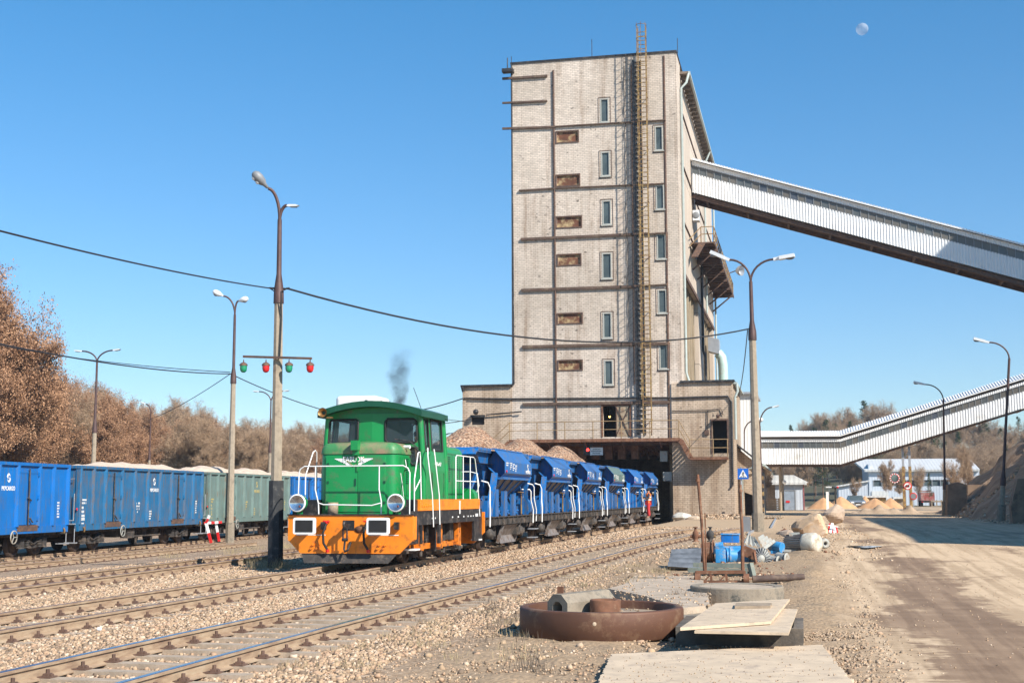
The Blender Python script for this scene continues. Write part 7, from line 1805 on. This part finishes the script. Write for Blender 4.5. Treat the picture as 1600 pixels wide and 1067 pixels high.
# ================================================================ trees
def leafmat(name, cols, sc=1.2):
    q = NT(name); v = q.n('TexVoronoi'); q.l(q.co(), v.inputs['Vector']); v.inputs['Scale'].default_value = 3
    oi = q.n('ObjectInfo').outputs['Random']
    f = q.math('ADD', q.math('MULTIPLY', q.sep(v.outputs['Color'])[0], .5), q.math('MULTIPLY', q.noise(sc), .5))
    c = q.ramp(f, [(.25, cols[0]), (.5, cols[1]), (.75, cols[2])])
    q.col(q.mix(q.math('MULTIPLY', oi, .35), c, cols[3])); q.set(.85, 0, .15); return q.m
m_oak = leafmat('dead_oak_leaves', [(.19,.1,.055),(.36,.2,.115),(.5,.3,.18),(.32,.2,.13)])
m_bark = M('grey_brown_bark', (.3,.23,.18), .95, var=.3, scale=2)
m_birch = M('birch_bark', (.62,.58,.52), .8, var=.1, scale=3, dirt=(.06,.05,.045), damt=.25, dscale=3)
m_twig = leafmat('bare_twigs', [(.26,.18,.12),(.37,.26,.175),(.45,.33,.22),(.36,.24,.15)])
m_pine = leafmat('pine_needles', [(.015,.035,.012),(.035,.065,.022),(.06,.1,.035),(.05,.08,.04)])
m_pbark = M('pine_bark', (.2,.11,.07), .95, var=.3)
def tree_proto(name, H_, kind, seed, spread=.34, ntw=1500):
    rr = random.Random(seed); tk = MB(); tw = MB(); tips = []
    def branch(p, d, L, r, depth):
        n = 4 if depth < 2 else 3; pts = [p]; rs = [r]; q = p; dd = d
        for i in range(n):
            dd = (dd + Vector((rr.gauss(0,.13), rr.gauss(0,.13), .05+rr.gauss(0,.07)))).normalized(); q = q+dd*(L/n); pts.append(q); rs.append(r*(1-.62*(i+1)/n))
            if depth < 4:
                k = {0: 0 if i < (1 if kind != 'birch' else 1) else 4, 1: 3, 2: 3, 3: 2}[depth]
                for _ in range(k):
                    ang = rr.uniform(.45,1.05); az = rr.uniform(0,2*PI); a = dd.cross(Vector((rr.gauss(0,1),rr.gauss(0,1),rr.gauss(0,1)))).normalized()
                    nd = (dd*math.cos(ang)+a*math.sin(ang)); nd.z = nd.z*.7+.18; nd.normalize()
                    branch(q, nd, L*rr.uniform(.42,.62)*(spread/.34 if depth == 0 else 1), rs[-1]*rr.uniform(.45,.65), depth+1)
        (tk).tube(pts, rs, 6 if depth == 0 else (4 if depth == 1 else 3), True, False) if depth < 3 else None
        if depth >= 3:
            w = .018 if depth == 3 else .012
            for a, b in zip(pts, pts[1:]):
                s_ = (b-a).cross(Vector((rr.gauss(0,1),rr.gauss(0,1),rr.gauss(0,1)))).normalized()*w; tw.quad(a-s_, a+s_, b+s_*.7, b-s_*.7)
        if depth >= 2: tips.extend(pts[1:])
    if kind == 'pine':
        hh = H_; tk.tube([(0,0,0),(.05,0,hh*.5),(0,.05,hh)], [.16,.11,.03], 6, True, False)
        z = hh*.3
        while z < hh*.98:
            for _ in range(5):
                a = rr.uniform(0,2*PI); L = (hh-z)*.34+.4; L *= rr.uniform(.6,1.1); d = Vector((math.cos(a),math.sin(a),rr.uniform(-.05,.35))); p = Vector((0,0,z))
                tk.tube([p, p+d*L],[.035,.012],3,True,False)
                for k in range(26):
                    u = rr.uniform(.25,1.05); c = p+d*L*u+Vector((rr.gauss(0,.18),rr.gauss(0,.18),rr.gauss(0,.1))); s_ = rr.uniform(.12,.26)
                    a1 = Vector((rr.gauss(0,1),rr.gauss(0,1),rr.gauss(0,1))).normalized()*s_; b1 = Vector((rr.gauss(0,1),rr.gauss(0,1),rr.gauss(0,.6))).normalized()*s_
                    tw.add([c, c+a1, c+a1*.6+b1],[(0,1,2)])
            z += rr.uniform(.25,.5)*1.1
    else:
        lean = Vector((rr.gauss(0,.04), rr.gauss(0,.04), 1)).normalized(); branch(Vector((0,0,-.2)), lean, H_*(.82 if kind == 'birch' else .72), .2 if kind != 'birch' else .12, 0)
        if kind == 'oak':
            for p in tips:
                for _ in range(6):
                    c = p+Vector((rr.gauss(0,.22),rr.gauss(0,.22),rr.gauss(0,.2))); s_ = rr.uniform(.04,.1)
                    a1 = Vector((rr.gauss(0,1),rr.gauss(0,1),rr.gauss(0,1))).normalized()*s_; b1 = Vector((rr.gauss(0,1),rr.gauss(0,1),rr.gauss(0,1))).normalized()*s_*.8
                    tw.add([c-a1, c+b1, c+a1, c-b1],[(0,1,2,3)])
        else:
            for p in tips:
                for _ in range(1 if kind == 'bare' else 2):
                    L = rr.uniform(.3,.75); dz = .25 if kind == 'bare' else -.5
                    d = Vector((rr.gauss(0,1),rr.gauss(0,1),rr.gauss(0,.6)+dz)).normalized()*L; s_ = d.cross(Vector((rr.gauss(0,1),rr.gauss(0,1),rr.gauss(0,1)))).normalized()*.009
                    m_ = p+d*.5+Vector((rr.gauss(0,.05),rr.gauss(0,.05),0)); tw.quad(p-s_,p+s_,m_+s_,m_-s_); tw.quad(m_-s_,m_+s_,p+d+s_*.5,p+d-s_*.5)
    zmax = max(v[2] for v in tw.v); k = H_/zmax
    for b in (tk, tw): b.v = [(x*k,y*k,z*k) for x,y,z in b.v]
    t = thing(name, 'x', 'tree', (0,0,0))
    tk.build('trunk', {'birch': m_birch, 'pine': m_pbark}.get(kind, m_bark), t)
    tw.build('crown', {'oak': m_oak, 'pine': m_pine}.get(kind, m_twig), t)
    return t
oaks = [tree_proto('oak_tree', 12, 'oak', s) for s in (1,2,3)]
bares = [tree_proto('bare_tree', 12, 'bare', s) for s in (11,12,13)]
birches = [tree_proto('birch_tree', 12, 'birch', s, .24) for s in (21,22)]
pines = [tree_proto('pine_tree', 12, 'pine', s) for s in (31,32)]
used_p = set(); TREEN = [0]
def plant(proto, x, y, z, h, label, group):
    rz = random.uniform(0, 2*PI); k = h/12.0
    if proto.name in used_p: o = dup(proto)
    else: used_p.add(proto.name); o = proto
    o.location = (x, y, z); o.rotation_euler.z = rz; w_ = k*random.uniform(.62,.85); o.scale = (w_, w_, k)
    o['label'] = label; o['category'] = 'tree'; o['group'] = group; TREEN[0] += 1
    return o
# left wood: skyline of the photo read as tree tops (x, y of the top)
sky_l = [(-90,420),(-30,430),(0,480),(30,540),(70,585),(110,585),(145,595),(175,610),(210,640),(240,625),(280,640),(310,640),(350,655),(400,665),(450,660),(500,675),(560,690),(620,690),(700,690)]
def top_l(px_): return float(np.interp(px_, [a for a,b in sky_l], [b for a,b in sky_l]))
big = [(-64,375,86,'oak'),(-8,385,84,'oak'),(12,500,88,'oak')]
for i, (x, y, d, k) in enumerate(big):
    p = AY(x, y, d); plant(oaks[i], p.x, d, -.33, p.z+.33, ['leftmost tall oak, cut by the left edge of the picture','tallest oak with brown leaves rising high at the left edge','lower rusty-brown oak just right of the tallest one'][i], 'brown oaks at the left edge')
GL = 'trees of the wood behind the open wagons'
for row, (dd, n, drop) in enumerate(((0,34,18),(10,36,6),(22,38,0))):
    for i in range(n):
        x = -70+ (780)*(i+random.uniform(-.35,.35))/n; D = 92+dd+max(0,x)*.13; y = top_l(x)-8+drop*random.uniform(.0,1.2)+random.uniform(-8,10)
        if x < 40: y = max(y, 520+random.uniform(0,60))
        p = AY(x, y, D); h = max(4, p.z+.33)
        leafy = random.random() < (.95 if x < 190 else .6 if x < 340 else .2)
        r_ = random.random()
        if leafy: pr = random.choice(oaks); lb = 'leafy'
        elif r_ < .42: pr = random.choice(birches); lb = 'birch'
        else: pr = random.choice(bares); lb = 'bare'
        lab = {'leafy': 'tree still holding dry brown leaves in the wood behind the open wagons', 'birch': 'white-stemmed birch in the wood behind the open wagons', 'bare': 'bare grey-brown tree in the wood behind the open wagons'}[lb]
        plant(pr, p.x, D, -.33, h, lab, {'leafy': 'brown-leaved trees behind the open wagons', 'birch': 'birches behind the open wagons', 'bare': 'bare trees behind the open wagons'}[lb])
for x, y in ((312,640),(378,655),(330,650)):
    p = AY(x, y, 100); plant(random.choice(birches), p.x, 100, -.33, p.z+.33, 'white-stemmed birch in the wood behind the open wagons', 'birches behind the open wagons')
# low brown thicket under the left wood (reads as one mass)
m = MB()
for _ in range(26000):
    x = random.uniform(-90, 720); D = 88+max(0,x)*.13+random.uniform(-3,10); p = AY(x, 700, D); z = -.3+abs(random.gauss(0,1.6))
    c = Vector((p.x+random.gauss(0,.4), D, z)); s_ = random.uniform(.08,.2)
    a1 = Vector((random.gauss(0,1),random.gauss(0,1),random.gauss(0,1))).normalized()*s_; b1 = Vector((random.gauss(0,1),random.gauss(0,1),random.gauss(0,1))).normalized()*s_
    m.add([c-a1, c+b1, c+a1],[(0,1,2)])
m.build('thicket', m_oak, kind='stuff')
# right-hand wooded hill
sky_r = [(1180,700),(1210,690),(1240,668),(1265,660),(1290,642),(1330,640),(1370,632),(1395,632),(1430,650),(1480,655),(1530,655),(1570,660),(1620,655),(1680,650)]
def top_r(px_): return float(np.interp(px_, [a for a,b in sky_r], [b for a,b in sky_r]))
for row, (D0, n, fac) in enumerate(((232,26,.32),(262,30,.5),(295,34,.74),(330,36,1.0))):
    for i in range(n):
        x = 1150+520*(i+random.uniform(-.4,.4))/n; D = D0+random.uniform(-8,8); q_ = AY(x, 700, D); z0 = gz(q_.x, D)-.2
        yt = top_r(x)-6+random.uniform(-6,10); zt = AY(x, 776-(776-yt)*(.45+.55*fac), D).z
        h = min(16, max(5.5, (zt-z0)))
        r_ = random.random(); pc = .42 if 1230 < x < 1330 and row > 0 else .3
        if r_ < pc: pr = random.choice(pines); k = ('pine', 'dark green pine on the wooded hill at the right')
        elif r_ < pc+.2: pr = random.choice(birches); k = ('birch', 'pale-stemmed birch on the wooded hill at the right')
        else: pr = random.choice(bares); k = ('bare', 'bare brown tree on the wooded hill at the right')
        plant(pr, q_.x, D, z0, h, k[1], {'pine':'pines on the right hill','birch':'birches on the right hill','bare':'bare trees on the right hill'}[k[0]])
for (x, yb, yt, D, pr, lb) in ((1387,793,715,172,birches[0],'drooping birch standing in front of the long blue hall, behind the mirror'),(1410,793,728,178,birches[1],'second birch before the blue hall, by the yellow support'),
     (1431,790,722,180,bares[0],'thin bare tree before the blue hall, right of the round dull sign'),(1451,790,738,182,pines[0],'single small green pine in front of the blue hall'),(1489,790,712,150,bares[1],'bare tree rising behind the earth bank beside the straight lamp post'),
     (1337,793,742,175,bares[2],'small bare tree before the low blue-grey building'),(1196,800,700,135,birches[0],'slim birch left of the grey shed, beside the lamp post'),(1510,790,690,160,birches[1],'pale birch behind the earth bank')):
    p = AY(x, yt, D); q_ = AY(x, yb, D); z0 = gz(p.x, D); o = dup(pr); o.location = (p.x, D, z0); k = (p.z-z0)/12; o.scale = (k*.5,k*.5,k); o.rotation_euler.z = random.uniform(0,6); tag(o, lb, 'tree'); 
    if 'group' in o: del o['group']
# ================================================================ moon, smoke
D = 4200; p = AY(1347, 46, D); mq = NT('moon_surface'); mq.col(mq.ramp(mq.noise(1.5/20, mq.co(), 3), [(.4, (.6,.6,.62)), (.6, (.9,.9,.9))])); mq.set(1, 0, 0)
tr_ = mq.n('BsdfTransparent'); mx = mq.n('MixShader'); mx.inputs[0].default_value = .8; mq.l(tr_.outputs[0], mx.inputs[2]); mq.l(mq.b.outputs[0], mx.inputs[1])
ad = mq.n('AddShader'); lw = mq.n('NewGeometry')
mq.l(mx.outputs[0], mq.out.inputs[0])
m = MB(); m.sphere(p, 19.5, 16); one(m, 'moon', mq.m, 'pale half moon high in the blue sky at the upper right', 'moon', loc=p)
# exhaust smoke
p = AY(620, 590, LO.y+6.2); e = Vector((LO.x-.45, LO.y+5.0, 3.75)); top_ = AY(628, 535, LO.y+6.5)
m = MB(); pts = []; rs = []
for i in range(9): u = i/8; c = e.lerp(top_, u); pts.append((c.x, c.y, c.z)); rs.append(.12+.5*u**.8)
m.box(min(e.x,top_.x)-.5,max(e.x,top_.x)+.5,e.y-.4,top_.y+.5,e.z,top_.z+.2); s = m.build('smoke', None if False else m_dark, kind='stuff', loc=e)
q = NT('exhaust_smoke'); q.t.nodes.remove(q.b); vol = q.n('VolumePrincipled'); vol.inputs['Color'].default_value = (.1,.1,.11,1)
hgt = top_.z-e.z; wob = q.n('TexNoise'); wob.inputs['Scale'].default_value = 1.3; wob.inputs['Detail'].default_value = 3; q.l(q.co(), wob.inputs['Vector'])
wv = q.n('VectorMath', operation='MULTIPLY_ADD'); q.l(wob.outputs['Color'], wv.inputs[0]); wv.inputs[1].default_value = (.8,.8,.4); q.l(q.co(), wv.inputs[2])
x_, y_, z_ = q.sep(wv.outputs[0]); u = q.math('DIVIDE', z_, hgt)
ax_ = q.math('SUBTRACT', q.math('SUBTRACT', x_, .4), q.math('MULTIPLY', u, top_.x-e.x)); ay_ = q.math('SUBTRACT', q.math('SUBTRACT', y_, .4), q.math('MULTIPLY', u, top_.y-e.y))
dist = q.math('SQRT', q.math('ADD', q.math('MULTIPLY', ax_, ax_), q.math('MULTIPLY', ay_, ay_)))
rad_ = q.math('ADD', .14, q.math('MULTIPLY', u, .3)); core = q.math('SUBTRACT', 1, q.math('DIVIDE', dist, rad_), clamp=True)
fall = q.math('SUBTRACT', 1.05, u, clamp=True)
dn = q.math('MULTIPLY', q.math('MULTIPLY', core, fall), q.ramp(q.noise(3.2, q.co(), 4, .65, .8), [(.35, .15), (.65, 1.)])); q.l(q.math('MULTIPLY', dn, 9.0), vol.inputs['Density'])
q.l(vol.outputs[0], q.out.inputs['Volume']); s.data.materials[0] = q.m
# ================================================================ haze
HAZE = 1
if HAZE:
    hz = MB(); hz.box(-330, 330, -40, 520, -2.2, 62)
    q = NT('haze_air'); q.t.nodes.remove(q.b); vol = q.n('VolumePrincipled'); vol.inputs['Color'].default_value = (.86,.92,1,1); vol.inputs['Density'].default_value = .00032; vol.inputs['Anisotropy'].default_value = .3
    q.l(vol.outputs[0], q.out.inputs['Volume']); hz.build('haze', q.m, kind='stuff')
